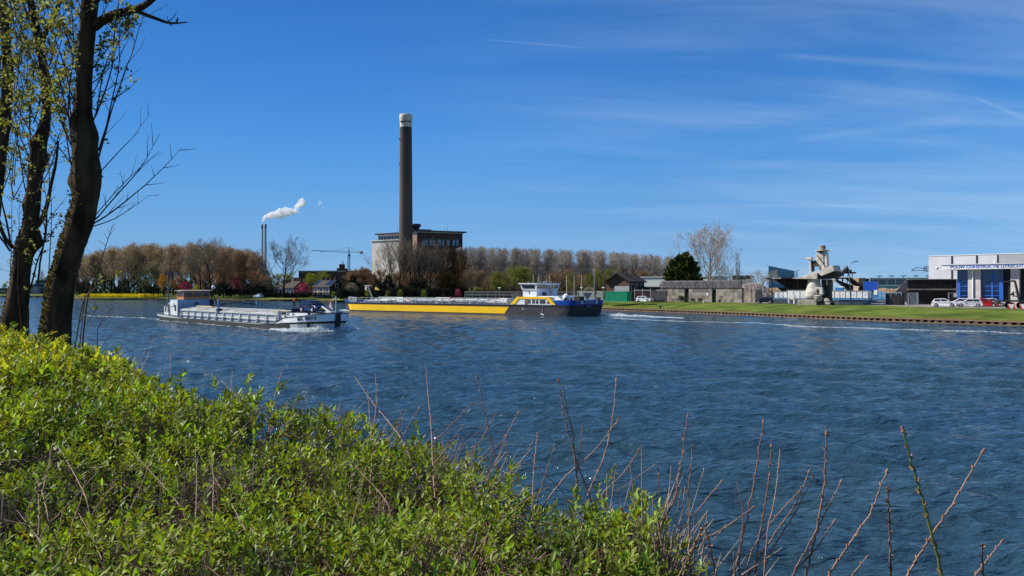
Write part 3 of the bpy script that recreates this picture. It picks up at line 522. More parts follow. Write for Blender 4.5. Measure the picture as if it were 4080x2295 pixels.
# main tree
t = thing('big_tree', 'big leaning mossy tree whose trunk rises out of the hedge, nearest of the trees', 'tree', (X(232, 9.6), 9.6, 3.2)); o = Vector(t.location)
cen = [(214,1440,150),(225,1290,124),(244,1135,116),(283,990,109),(318,893,122),(345,797,111),(352,700,130),(345,628,114),(332,531,84),(332,435,78),(335,290,74),(345,145,75),(357,0,78),(368,-170,70),(390,-420,60),(420,-760,45),(440,-1100,25)]
Yt = 9.6; pts = [P3(a, b, Yt)-o for a, b, c in cen]; rad = [W(c, Yt)*.80 for a, b, c in cen]
V, Fc, C_, R_0 = loft(pts, rad, 28, 1, .045, [(.285, .0, .16, .08), (.36, 3.4, .16, .06), (.375, .1, .2, .07), (.33, 1.2, .2, .04)])
link('trunk', npmesh('trunk', V, Fc, smooth=True), bark_f, t)
r = np.random.default_rng(2); n = 9000; k = (r.beta(1.1, 2.6, n)*len(C_)*.55).astype(int); az = r.normal(3.3, .75, n)        # moss on the sunlit side of the bark
Cm = C_[k]+np.stack([np.cos(az)*-1, np.zeros(n), np.zeros(n)], 1)*0; sidev = np.stack([np.cos(az), -np.sin(az)*.9, np.zeros(n)], 1)*R_0[k][:, None]*1.03; Vm, Fm = cards(Cm+sidev+r.normal(size=(n, 3))*np.array([.008, .008, .03]), r.uniform(.015, .04, n), r, .9)
link('moss', npmesh('moss', Vm, Fm), moss_f, t)
def limb(pl, Y0, Y1, w0, w1, seed, parent, o, name='limb'):
    m = len(pl); pts = [P3(a, b, Y0+(Y1-Y0)*i/(m-1))-o for i, (a, b) in enumerate(pl)]; rad = [W(w0+(w1-w0)*i/(m-1), Y0) for i in range(m)]; V, Fc, C, R = loft(pts, rad, 10, seed, .06)
    link(name, npmesh(name, V, Fc, smooth=True), bark_f, parent); return pts
limb([(372,105),(400,82),(440,62),(490,46),(530,38),(560,32),(590,12),(612,-6),(640,-40),(700,-90)], Yt, 9.0, 38, 16, 5, t, o)
limb([(536,40),(575,56),(600,68),(640,76),(662,94),(682,102),(700,92),(722,84),(745,88)], 9.3, 9.1, 17, 4, 6, t, o)
limb([(698,94),(704,84),(706,70)], 9.1, 9.1, 8, 6, 7, t, o)
limb([(682,102),(668,84),(664,64)], 9.1, 9.1, 5, 2, 8, t, o)
limb([(672,84),(690,70),(702,48)], 9.1, 9.1, 4, 2, 9, t, o)
S = Shoots(11)
for (px, py, dx, dz, L, lf, tw) in ((415,640,.55,1,2.3,.12,.9),(418,600,.62,1,1.7,.10,.9),(380,500,.75,1,2.0,.5,1),(372,545,.45,1,1.6,.7,1),(372,420,.5,1,1.3,.8,1),(372,300,.7,1,1.0,.8,1),(375,200,.35,1,1.2,.8,1),(380,340,.9,.8,1.0,.7,.8),
        (380,895,1.0,.62,1.5,0,1),(384,885,1.0,.85,1.3,0,1),(386,905,1.2,.25,.9,0,1.2),(380,900,1.0,.4,1.6,0,1),(410,700,.8,1.0,1.0,0,1),
        (300,720,-.45,1,1.6,.8,1),(298,700,-.2,1,2.4,.8,1),(302,690,-.7,1,1.4,.8,1),(300,640,-.3,1,2.2,.9,1),(300,560,-.5,1,1.8,.9,1),(300,450,-.35,1,1.8,.9,1),(305,330,-.6,1,1.5,.9,1),(300,720,-.1,1,2.8,.7,1),(320,520,-.12,1,2.2,.6,1),(312,200,-.6,1,1.2,.9,1),(330,90,-.3,1,1.2,.9,1),(360,60,.35,1,.9,.1,1)):
    px += -26 if px > 360 else (10 if px < 306 else 0)
    S.shoot(P3(px, py, Yt-.04)-o, (dx, S.R.uniform(-.35, .15), dz), L, .012 if L > 1.4 else .008, lf, 0, .05, tw)
for i in range(34): S.shoot(P3(S.R.uniform(300, 440), S.R.uniform(-900, -60), Yt)-o, (S.R.uniform(-1, .7), S.R.uniform(-.8, .8), .8), S.R.uniform(1.2, 2.6), .014, .8, 0, .05, 1)
link('crown', S.mesh(.045, 5, 3), [twig_f, leaf_f], t)
# second tree
t = thing('big_tree', 'second big dark trunk left of the nearest tree, with a burr at its left side', 'tree', (X(60, 12), 12, 3.2)); o = Vector(t.location); Yt = 12.0
cen = [(40,1460,150),(57,1290,112),(78,1135,80),(90,1038,76),(96,985,88),(115,917,62),(128,845,66),(137,748,60),(140,676,66),(155,580,64),(180,483,44),(187,386,40),(178,300,38),(160,200,36),(140,90,34),(118,0,30),(100,-150,26),(90,-500,18)]
pts = [P3(a, b, Yt)-o for a, b, c in cen]; rad = [W(c, Yt)*.86 for a, b, c in cen]
V, Fc, C_, R_0 = loft(pts, rad, 22, 12, .05, [(.26, 3.1, .16, .14), (.42, 3.2, .14, .06), (.45, 0, .12, .06), (.33, 0, .14, .05)]); link('trunk', npmesh('trunk', V, Fc, smooth=True), bark_f, t)
n = 2500; k = (r.beta(1.1, 2.6, n)*len(C_)*.5).astype(int); az = r.normal(3.3, .6, n); sidev = np.stack([np.cos(az), -np.sin(az)*.9, np.zeros(n)], 1)*R_0[k][:, None]*1.03; Vm, Fm = cards(C_[k]+sidev, r.uniform(.015, .035, n), r, .9); link('moss', npmesh('moss', Vm, Fm), moss_f, t)
limb([(150,900),(180,850),(192,800),(196,760),(212,700),(225,640),(230,560)], 12, 11.7, 18, 8, 14, t, o); limb([(160,180),(180,120),(210,70),(235,20),(250,-60)], 12, 12, 22, 12, 15, t, o)
limb([(50,985),(20,960),(0,900),(-20,820),(-30,700)], 12, 12, 16, 10, 16, t, o)
S = Shoots(22)
for i in range(44):
    py = S.R.uniform(-250, 930); px = np.interp(py, [-250, 0, 300, 600, 930], [95, 118, 178, 150, 105])+S.R.uniform(-30, 30); S.shoot(P3(px, py, Yt+S.R.uniform(-.3, .2))-o, (S.R.uniform(-.75, .75), S.R.uniform(-.5, .3), 1), S.R.uniform(1.0, 2.6), .011, .62 if py < 700 else .35, 0, .06, 1)
for (px, py, dx, L) in ((45,990,-.1,3.4),(40,1000,-.7,2.2),(150,1130,.15,2.2),(110,1180,.5,1.4)): S.shoot(P3(px, py, Yt)-o, (dx, -.1, 1), L, .018, .35, 0, .03, .8)
link('crown', S.mesh(.05, 5, 5), [twig_f, leaf_f], t)
# third tree at the left edge
t = thing('big_tree', 'third tree half cut off by the left edge of the picture', 'tree', (X(-60, 14.5), 14.5, 3.0)); o = Vector(t.location); Yt = 14.5
cen = [(-120,1400,110),(-70,1100,80),(-30,800,64),(5,550,52),(22,430,44),(30,300,36),(20,150,30),(5,0,26),(-20,-300,18)]; pts = [P3(a, b, Yt)-o for a, b, c in cen]; rad = [W(c, Yt) for a, b, c in cen]
V, Fc, C_, R_0 = loft(pts, rad, 18, 31, .05); link('trunk', npmesh('trunk', V, Fc, smooth=True), bark_f, t)
S = Shoots(33)
for i in range(46):
    py = S.R.uniform(-200, 800); px = np.interp(py, [-200, 0, 400, 800], [-10, 5, 24, -30])+S.R.uniform(-60, 90); S.shoot(P3(px, py, Yt+S.R.uniform(-.8, .6))-o, (S.R.uniform(-.5, .7), S.R.uniform(-.5, .5), 1), S.R.uniform(.9, 2.6), .012, .62, 0, .06, 1)
link('crown', S.mesh(.055, 5, 7), [twig_f, leaf_f], t)
# suckers and saplings rising beside the trunks
sap = [((163,1400),(192,1130),(205,880),(202,730), 11.5, .014, .08, 'slim pale sapling between the two big trunks'), ((312,1395),(345,1190),(415,1000),(450,890), 8.8, .012, 0, 'straight bare sapling right of the nearest trunk'), ((300,1400),(335,1200),(350,1100),(345,1090), 9.0, .008, 0, 'short bare sapling touching the nearest trunk'),
       ((20,1420),(35,1250),(45,1000),(48,700), 12.8, .016, .5, 'leafy sapling at the far left'), ((280,1330),(330,1190),(400,1130),(465,1095), 8.7, .009, .05, 'thin pale sapling leaning right over the water'), ((110,1330),(70,1170),(75,900),(78,760), 11.6, .010, .1, 'thin sapling standing before the second trunk'), ((400,1400),(385,1310),(420,1260),(470,1200), 8.0, .006, 0, 'low bare twig at the foot of the nearest trunk')]
for j, (a, b, c, d, Y, rr0, lf, lab) in enumerate(sap):
    q = thing('sapling', lab, 'sapling', tuple(P3(a[0], a[1]+40, Y)), 0); o = Vector(q.location); S = Shoots(50+j); L = [P3(*p, Y)-o for p in (a, b, c, d)]; L[0].z -= .5; prev = L[0]; m = 26; pp = []
    for i in range(m+1):
        f = i/m*3; k = min(int(f), 2); pp.append(L[k].lerp(L[k+1], f-k))
    for _ in range(3): pp = [pp[0]]+[(pp[i-1]+pp[i]*2+pp[i+1])/4 for i in range(1, m)]+[pp[-1]]
    for i in range(m):
        S.st.append((pp[i], pp[i+1], rr0*(1-.8*i/m), rr0*(1-.8*(i+1)/m)))
        if i > 4 and i % 1 == 0 and S.R.random() < .75: S.shoot(pp[i], ((-1)**i*S.R.uniform(.5, 1), S.R.uniform(-.4, .4), S.R.uniform(.3, .9)), S.R.uniform(.15, .5)*(1.2-i/m), rr0*.3, lf, 1, .04, .6)
    link('stem', S.mesh(.05, 3, j), [twig_f, leaf_f], q)
# ---- hedge
leaf_h = mat('hedge_leaves', lin('#a8b23c', .90), lin('#62762a', .62), rough=.48, nscale=2.2, rnd=.58, trans=.34, spec=.34)
leaf_h2 = mat('hedge_leaves_young', lin('#bcb440', .92), lin('#929a36', .85), rough=.5, nscale=3.0, rnd=.3, trans=.45, spec=.4)
twig_h = mat('hedge_twigs', lin('#94785f', .75), lin('#64503f', .7), rough=.85, nscale=10, spec=.2)
WE = [(-2, .2), (0, .27), (.33, .45), (.65, .58), (1.06, .52), (1.6, .60), (2.1, .85), (2.5, .66), (3.17, .42), (4.15, .22), (5.5, .28), (7, .42), (9, .3), (12, .2), (18, .2)]
def hedge_top(tt, w):
    """height of the hedge surface over plan coordinates (t along, w across)"""
    we = np.interp(tt, [a for a, b in WE], [b for a, b in WE]); z = 4.17+.05*np.sin(tt*2.1+.6)+.045*np.sin(tt*4.7+w*3)+.03*np.sin(tt*9.1-w*7)-.03*np.cos(w*11+tt*5)
    z = z+.03*np.exp(-((tt-8)/2.0)**2)+.03*np.clip(tt-9, 0, 4)/4-.05*np.exp(-((tt-.6)/.8)**2)
    edge = np.clip((w-(we-.32))/.42, 0, 1.6); z = z-.62*edge**1.8; back = np.clip((-1.35-w)/.5, 0, 1.2); return z-.7*back**1.6, we
hr = np.random.default_rng(21)
def plan(tt, w): return NB0[0]+NBT[0]*tt+NBN[0]*w, NB0[1]+NBT[1]*tt+NBN[1]*w
hedge = thing('privet_hedge', 'clipped green privet hedge with fresh leaves filling the lower left foreground', 'hedge', (-2, 4, 3.3)); ho = np.array(hedge.location)
def sample_hedge(n, power, dmin=1.15):
    out_t, out_w = [], []
    while len(out_t) < n:
        m = 60000; tt = hr.uniform(-1.9, 17.5, m); w = hr.uniform(-1.85, .92, m); x, y = plan(tt, w); d = np.hypot(x, y); pacc = np.clip((1.9/np.maximum(d, .5))**power, 0, 1)
        zt, we = hedge_top(tt, w); ok = (hr.random(m) < pacc) & (w < we+.06) & (y > .75) & (d > dmin) & (x/np.maximum(y, .1) > -1.05); out_t += list(tt[ok]); out_w += list(w[ok])
    return np.array(out_t[:n]), np.array(out_w[:n])
def leaves_at(C, D, size, r, width=.42):
    """folded leaves: C base, D direction; 5 vertices, 2 faces each"""
    n = len(C); D = D/np.linalg.norm(D, axis=1, keepdims=True); s = np.cross(D, r.normal(size=(n, 3))*.35+np.array([0, 0, 1])); s /= np.linalg.norm(s, axis=1, keepdims=True)+1e-9; nn = np.cross(s, D); L = size[:, None]
    b, tp = C, C+D*L-nn*L*.12; w_ = width*L
    l1, l2 = C+D*L*.26+s*w_*.40+nn*L*.03, C+D*L*.70+s*w_*.42-nn*L*.02; r1, r2 = C+D*L*.26-s*w_*.40+nn*L*.03, C+D*L*.70-s*w_*.42-nn*L*.02
    V = np.stack([b, l1, l2, tp, r2, r1], 1).reshape(-1, 3); i = np.arange(n)[:, None]*6; Fc = np.concatenate([i+np.array([[0, 1, 2, 3]]), i+np.array([[0, 3, 4, 5]])], 0); return V, Fc
def hedge_foliage(ns, power, per, lsize, stem, depth, name, pal, tmin=-9, tmax=99):
    tt, w = sample_hedge(ns, power); k = (tt > tmin) & (tt < tmax); tt, w = tt[k], w[k]; ns = len(tt); x, y = plan(tt, w); zt, we = hedge_top(tt, w); dist = np.hypot(x, y)
    gap = (np.sin(tt*6.3+w*4)*np.sin(w*8.7-tt*3.1)+.35*hr.normal(size=ns)); dz = np.abs(hr.normal(size=ns))*depth+np.where(gap > .42, hr.uniform(.10, .26, ns), 0)-np.where(hr.random(ns) < .10, hr.uniform(.03, .13, ns), 0)
    base = np.c_[x, y, zt-dz]; out = np.where(w > we-.3, 1.0, 0.0)[:, None]*np.array([[NBN[0], NBN[1], .2]])*1.1; dr = hr.normal(size=(ns, 3))*.42+np.array([0, 0, 1])+out; dr /= np.linalg.norm(dr, axis=1, keepdims=True)
    sc = np.clip(dist/3.5, .85, 1.6)
    a = np.cross(dr, hr.normal(size=(ns, 3))); a /= np.linalg.norm(a, axis=1, keepdims=True); b = np.cross(dr, a); Vs = []
    Cs, Ds, Ss = [], [], []
    for j in range(per):
        f = (j//2+.4)/(per/2); ph = (j % 2)*np.pi+(j//2)*np.pi/2+hr.normal(size=ns)*.25; open_ = 1.15-.75*f; dirn = a*np.cos(ph)[:, None]+b*np.sin(ph)[:, None]
        Cs.append(base+dr*(stem*f)[..., None] if isinstance(stem, np.ndarray) else base+dr*stem*f); Ds.append(dirn*math.sin(open_)+dr*math.cos(open_)+hr.normal(size=(ns, 3))*.12); Ss.append(lsize*sc*hr.uniform(.65, 1.2, ns)*(1-.35*abs(f-.55)))
    V, Fc = leaves_at(np.concatenate(Cs)-ho, np.concatenate(Ds), np.concatenate(Ss), hr); link(name, npmesh(name, V, Fc), pal, hedge)
    return base, dr
b1, d1 = hedge_foliage(17000, 1.15, 8, .036, .062, .095, 'foliage', leaf_h)
b2, d2 = hedge_foliage(6500, .5, 6, .05, .08, .07, 'young_foliage', leaf_h2, 6.0)
# stems under the shoots, dead twigs, added dark core
n = 14000; tt, w = sample_hedge(n, 1.1); x, y = plan(tt, w); zt, we = hedge_top(tt, w); p1 = np.c_[x, y, zt-np.abs(hr.normal(size=n))*.07]; L = hr.uniform(.06, .24, n)[:, None]; dr = hr.normal(size=(n, 3))*.55+np.array([0, 0, .9]); dr /= np.linalg.norm(dr, axis=1, keepdims=True)
V, Fc = tubes(p1-dr*L-ho, p1-ho, hr.uniform(.0012, .0024, n), np.full(n, .0009), 5); parts = [(V, Fc, 0)]
cl_ = [(1.0, -.35), (.35, -.12), (1.9, -.5), (2.6, -.2), (.1, -.55), (3.3, -.3), (4.7, -.9), (2.1, -1.05), (.75, -.75), (6.1, -.1), (1.4, -.1), (5.2, -.05), (1.2, -.9), (1.75, -.75), (2.8, -.75), (3.6, -.05), (.55, -.3), (2.3, .1), (1.1, .05), (3.1, -1.0)]
for (ct, cw) in cl_:                     # cut stubs where the hedge has been trimmed hard
    m = 130; cx_, cy_ = plan(ct, cw); cz = float(hedge_top(np.array([ct]), np.array([cw]))[0][0]); q0 = np.c_[cx_+hr.normal(size=m)*.09, cy_+hr.normal(size=m)*.09, np.full(m, cz-.13)]; dd_ = hr.normal(size=(m, 3))*.55+np.array([.1, 0, .8]); dd_ /= np.linalg.norm(dd_, axis=1, keepdims=True)
    V, Fc = tubes(q0-ho, q0+dd_*hr.uniform(.06, .18, m)[:, None]-ho, hr.uniform(.0014, .0036, m), hr.uniform(.0008, .0022, m), 5); parts.append((V, Fc, 1))
m = 1500; tt = hr.beta(1.2, 1.6, m)*4.4-.2; we = np.interp(tt, [a for a, b in WE], [b for a, b in WE]); w = we+hr.uniform(-.30, .02, m); x, y = plan(tt, w); zt, _ = hedge_top(tt, w); kk_ = np.sin(tt*5.1)+.5*np.sin(tt*11.3) > -.1; q0 = np.c_[x, y, zt-.12][kk_]; m = len(q0)
fan = hr.normal(size=(m, 3))*.38+np.array([.32, .15, 1.0]); fan /= np.linalg.norm(fan, axis=1, keepdims=True); V, Fc = tubes(q0-ho, q0+fan*hr.uniform(.10, .42, m)[:, None]**1.3*1.0-ho, hr.uniform(.0016, .003, m), hr.uniform(.0006, .0014, m), 5); parts.append((V, Fc, 1))     # tangle of dead twigs along the water side
V, Fc, M = merge(parts); link('branches', npmesh('branches', V, Fc, M), [twig_h, mat('cut_wood', lin('#c4ab94', .9), lin('#8c7462', .75), rough=.9, nscale=25)], hedge)
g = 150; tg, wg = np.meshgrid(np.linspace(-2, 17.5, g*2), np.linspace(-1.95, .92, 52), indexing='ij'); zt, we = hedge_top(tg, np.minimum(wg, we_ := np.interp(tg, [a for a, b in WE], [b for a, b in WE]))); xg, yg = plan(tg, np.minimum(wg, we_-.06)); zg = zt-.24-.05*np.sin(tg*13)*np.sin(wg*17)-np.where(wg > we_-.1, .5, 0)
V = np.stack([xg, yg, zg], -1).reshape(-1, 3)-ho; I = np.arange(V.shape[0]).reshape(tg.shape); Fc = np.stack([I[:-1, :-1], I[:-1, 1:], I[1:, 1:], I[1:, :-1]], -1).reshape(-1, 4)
link('dark_core', npmesh('dark_core', V, Fc), mat('hedge_dark_core', lin('#3a3020', .45), lin('#28301a', .4), rough=1, nscale=30, bump=.02, spec=.05), hedge)  # added dark sheet under the leaves, keeps light from leaking through the hedge
# ---- bare budded shoots
shoot_r = mat('shoot_red', lin('#a8826c', .95), lin('#80604e', .9), rough=.5, nscale=9, spec=.4); shoot_g = mat('shoot_green', lin('#74803c', .75), lin('#5a6630', .7), rough=.5, nscale=9); bud_m = mat('buds', lin('#c89468', .95), lin('#945c40', .9), rough=.6, nscale=60)
D2 = 4080/2576
def shoots(label, lst, Yb, mt, seed, name='bare_shrub', cat='shrub'):
    b0 = lst[0][0][-1]; q = thing(name, label, cat, (X(b0[0]*D2, Yb), Yb, 3.3)); o = Vector(q.location); R = random.Random(seed)
    Yb0 = Yb
    for line, w, dY, *rest in lst:
        Yb = rest[0] if rest else Yb0; Yt_ = Yb*(1+dY); m = len(line); P = [P3(a*D2, b*D2, Yt_+(Yb-Yt_)*(i/(m-1)))-o for i, (a, b) in enumerate(line)][::-1]; low = P[0]+(P[0]-P[1])*.9+Vector((0, 0, -.15)); P = [low]+P
        pp = []; mm = 12*(len(P)-1)
        for i in range(mm+1):
            f = i/mm*(len(P)-1); k = min(int(f), len(P)-2); pp.append(P[k].lerp(P[k+1], f-k))
        for _ in range(4): pp = [pp[0]]+[(pp[i-1]+pp[i]*2+pp[i+1])/4 for i in range(1, mm)]+[pp[-1]]
        sg_, bd = [], []; r0_ = w*.43*D2/F*Yb; wob = [Vector((R.gauss(0, r0_*.35), 0, 0)) for _ in pp]
        for i in range(mm): sg_.append((pp[i]+wob[i], pp[i+1]+wob[i+1], r0_*(1.15-.72*i/mm), r0_*(1.15-.72*(i+1)/mm)))
        P0, P1, A, B = arr(sg_); V, Fc = tubes(P0, P1+(P1-P0)*.03, A, B, 7); parts = [(V, Fc, 0)]
        for i in range(5, mm):
            if (i*7+seed) % 3 == 0:
                d = (pp[i+1]-pp[i]).normalized(); sidev = Vector((1 if (i//3) % 2 else -1, R.uniform(-.6, .6), .25)).normalized(); c0_ = pp[i]+sidev*r0_*.6; bd.append((c0_, c0_+(sidev*.7+d)*r0_*2.1, r0_*.95, r0_*.35))
        tip = pp[-1]; d = (pp[-1]-pp[-2]).normalized(); bd += [(tip-d*r0_, tip+d*r0_*2.6, r0_*1.15, r0_*.3), (tip, tip+(d+Vector((.7, 0, 0)))*r0_*1.6, r0_*.8, r0_*.2), (tip-d*r0_*1.5, tip+(d*.6-Vector((.9, 0, 0)))*r0_*1.6, r0_*.8, r0_*.2)]
        P0, P1, A, B = arr(bd); V, Fc = tubes(P0, P1, A, B, 6); parts.append((V, Fc, 1)); V, Fc, M = merge(parts); link('shoot', npmesh('shoot', V, Fc, M, True), [mt, bud_m], q)
s = lambda *p: p
shoots('bare reddish shrub standing in the middle of the picture before the water', [(s((1070,912),(1078,1010),(1085,1075)), 3.5, .3), (s((945,940),(948,1010),(940,1080)), 3.5, .2), (s((893,948),(935,1010),(1010,1100)), 4, .2), (s((925,983),(930,1050),(935,1100)), 3.5, .1), (s((1185,1017),(1130,1075),(1050,1150)), 4.5, .1), (s((1055,1025),(1020,1085),(985,1140)), 4, 0), (s((1200,946),(1225,1060),(1258,1200),(1290,1290)), 5, 0), (s((1305,1037),(1265,1110),(1180,1190)), 4.5, .1), (s((1245,1040),(1210,1110),(1120,1200)), 4, .1), (s((1275,1095),(1278,1180),(1290,1270)), 4, 0), (s((1165,1070),(1130,1120),(1080,1180)), 4, 0), (s((1100,1080),(1060,1130),(1010,1190)), 4, 0), (s((1225,1070),(1150,1130),(1070,1200)), 3.5, .1), (s((868,1035),(880,1080),(905,1130)), 3.5, 0), (s((1010,1040),(1000,1090),(985,1150)), 3.5, 0)], 3.3, shoot_r, 1)
shoots('clump of long bare shoots right of the middle, forking upward', [(s((1405,955),(1420,1050),(1450,1160),(1500,1290)), 5.5, 0), (s((1550,955),(1540,1060),(1520,1150),(1480,1240)), 5, .1), (s((1418,975),(1425,1030),(1440,1080)), 4, 0), (s((1555,1055),(1500,1130),(1420,1200),(1360,1280)), 5, 0), (s((1645,1170),(1560,1230),(1490,1260)), 3.5, 0), (s((1608,1130),(1570,1190),(1505,1250)), 4.5, 0), (s((1465,1075),(1455,1150),(1445,1290)), 4, 0), (s((1352,1090),(1345,1150),(1340,1250)), 4, .1), (s((1395,1120),(1370,1200),(1340,1300)), 4.5, 0), (s((1320,1165),(1370,1190),(1420,1240)), 3.5, 0), (s((1655,1180),(1660,1260),(1680,1340)), 5, 0), (s((1635,1255),(1625,1320),(1610,1380)), 4, 0), (s((1565,1280),(1590,1350),(1610,1449)), 8, -.2)], 2.6, shoot_r, 2)
shoots('tall straight bare shoots left of centre right, rising over dark water', [(s((1730,1045),(1712,1170),(1700,1250),(1660,1330)), 6, 0), (s((1742,1125),(1730,1240),(1735,1350)), 5.5, 0), (s((1815,1210),(1740,1300),(1690,1360)), 4.5, 0), (s((1920,1060),(1900,1200),(1870,1340),(1845,1449)), 6.5, 0), (s((1940,1120),(1932,1220),(1905,1380)), 5.5, 0), (s((2035,1185),(2000,1270),(1930,1370),(1880,1449)), 6, 0), (s((2045,1200),(2000,1290),(1930,1400)), 5, 0), (s((1895,1275),(1820,1330),(1740,1370)), 5, -.1), (s((2010,1235),(1950,1300),(1890,1380)), 4.5, 0), (s((1855,1215),(1870,1300),(1860,1400)), 4, 0), (s((1775,1320),(1790,1390),(1800,1449)), 7, -.2), (s((1765,1330),(1740,1390),(1720,1449)), 8, -.25)], 2.15, shoot_r, 3)
shoots('bare shoots at the lower right, each leaning its own way over the water', [(s((2078,1090),(2075,1210),(2055,1330),(2025,1449)), 7.5, 0), (s((2115,1210),(2060,1320),(1990,1449)), 5.5, 0), (s((2230,1185),(2190,1290),(2120,1390),(2080,1449)), 7, 0), (s((2232,1228),(2238,1330),(2240,1449)), 8, -.1), (s((2472,1135),(2400,1260),(2320,1380),(2280,1449)), 7.5, 0), (s((2470,1370),(2472,1449)), 8, -.1), (s((2520,1360),(2480,1410),(2450,1449)), 6, 0), (s((2098,1310),(2060,1370),(1995,1440)), 5.5, 0), (s((2180,1400),(2140,1449)), 5, 0), (s((1965,1130),(1962,1130),(1950,1250),(1930,1330)), 3.5, .1)], 1.9, shoot_r, 4)
shoots('single thick green shoot with pink buds near the lower right corner', [(s((2270,1080),(2300,1190),(2335,1310),(2370,1449)), 10, 0)], 1.5, shoot_g, 5)
shoots('few thin bare twigs over the hedge before the grey barge', [(s((430,890),(428,950),(425,1020)), 2.5, .2), (s((388,850),(370,900),(345,960)), 2.5, .1), (s((365,880),(345,930),(330,970)), 2.5, .1), (s((505,950),(470,1000),(430,1040)), 2.5, 0), (s((712,925),(695,980),(680,1040)), 3, .1), (s((585,935),(580,990),(570,1050)), 2.5, .1), (s((555,955),(600,1000),(660,1040)), 2.5, .1), (s((850,972),(760,1000),(700,1050)), 2.5, .2), (s((795,960),(740,990),(690,1050)), 2.5, .2), (s((480,960),(520,1010),(560,1060)), 2.5, 0)], 5.0, shoot_r, 6)
lst = []
R9 = random.Random(12)
for i in range(26):
    bx, by = R9.uniform(60, 1250), R9.uniform(1180, 1430); L = R9.uniform(90, 210); a = R9.uniform(-.75, .75); lst.append((s((bx+math.sin(a)*L, by-math.cos(a)*L), (bx+math.sin(a)*L*.5+4, by-math.cos(a)*L*.5), (bx, by)), 3.6, .1, .76*F/(by*D2-HY)))
shoots('many thin brown shoots poking out of the hedge in the lower left', lst, 2.4, shoot_r, 7)
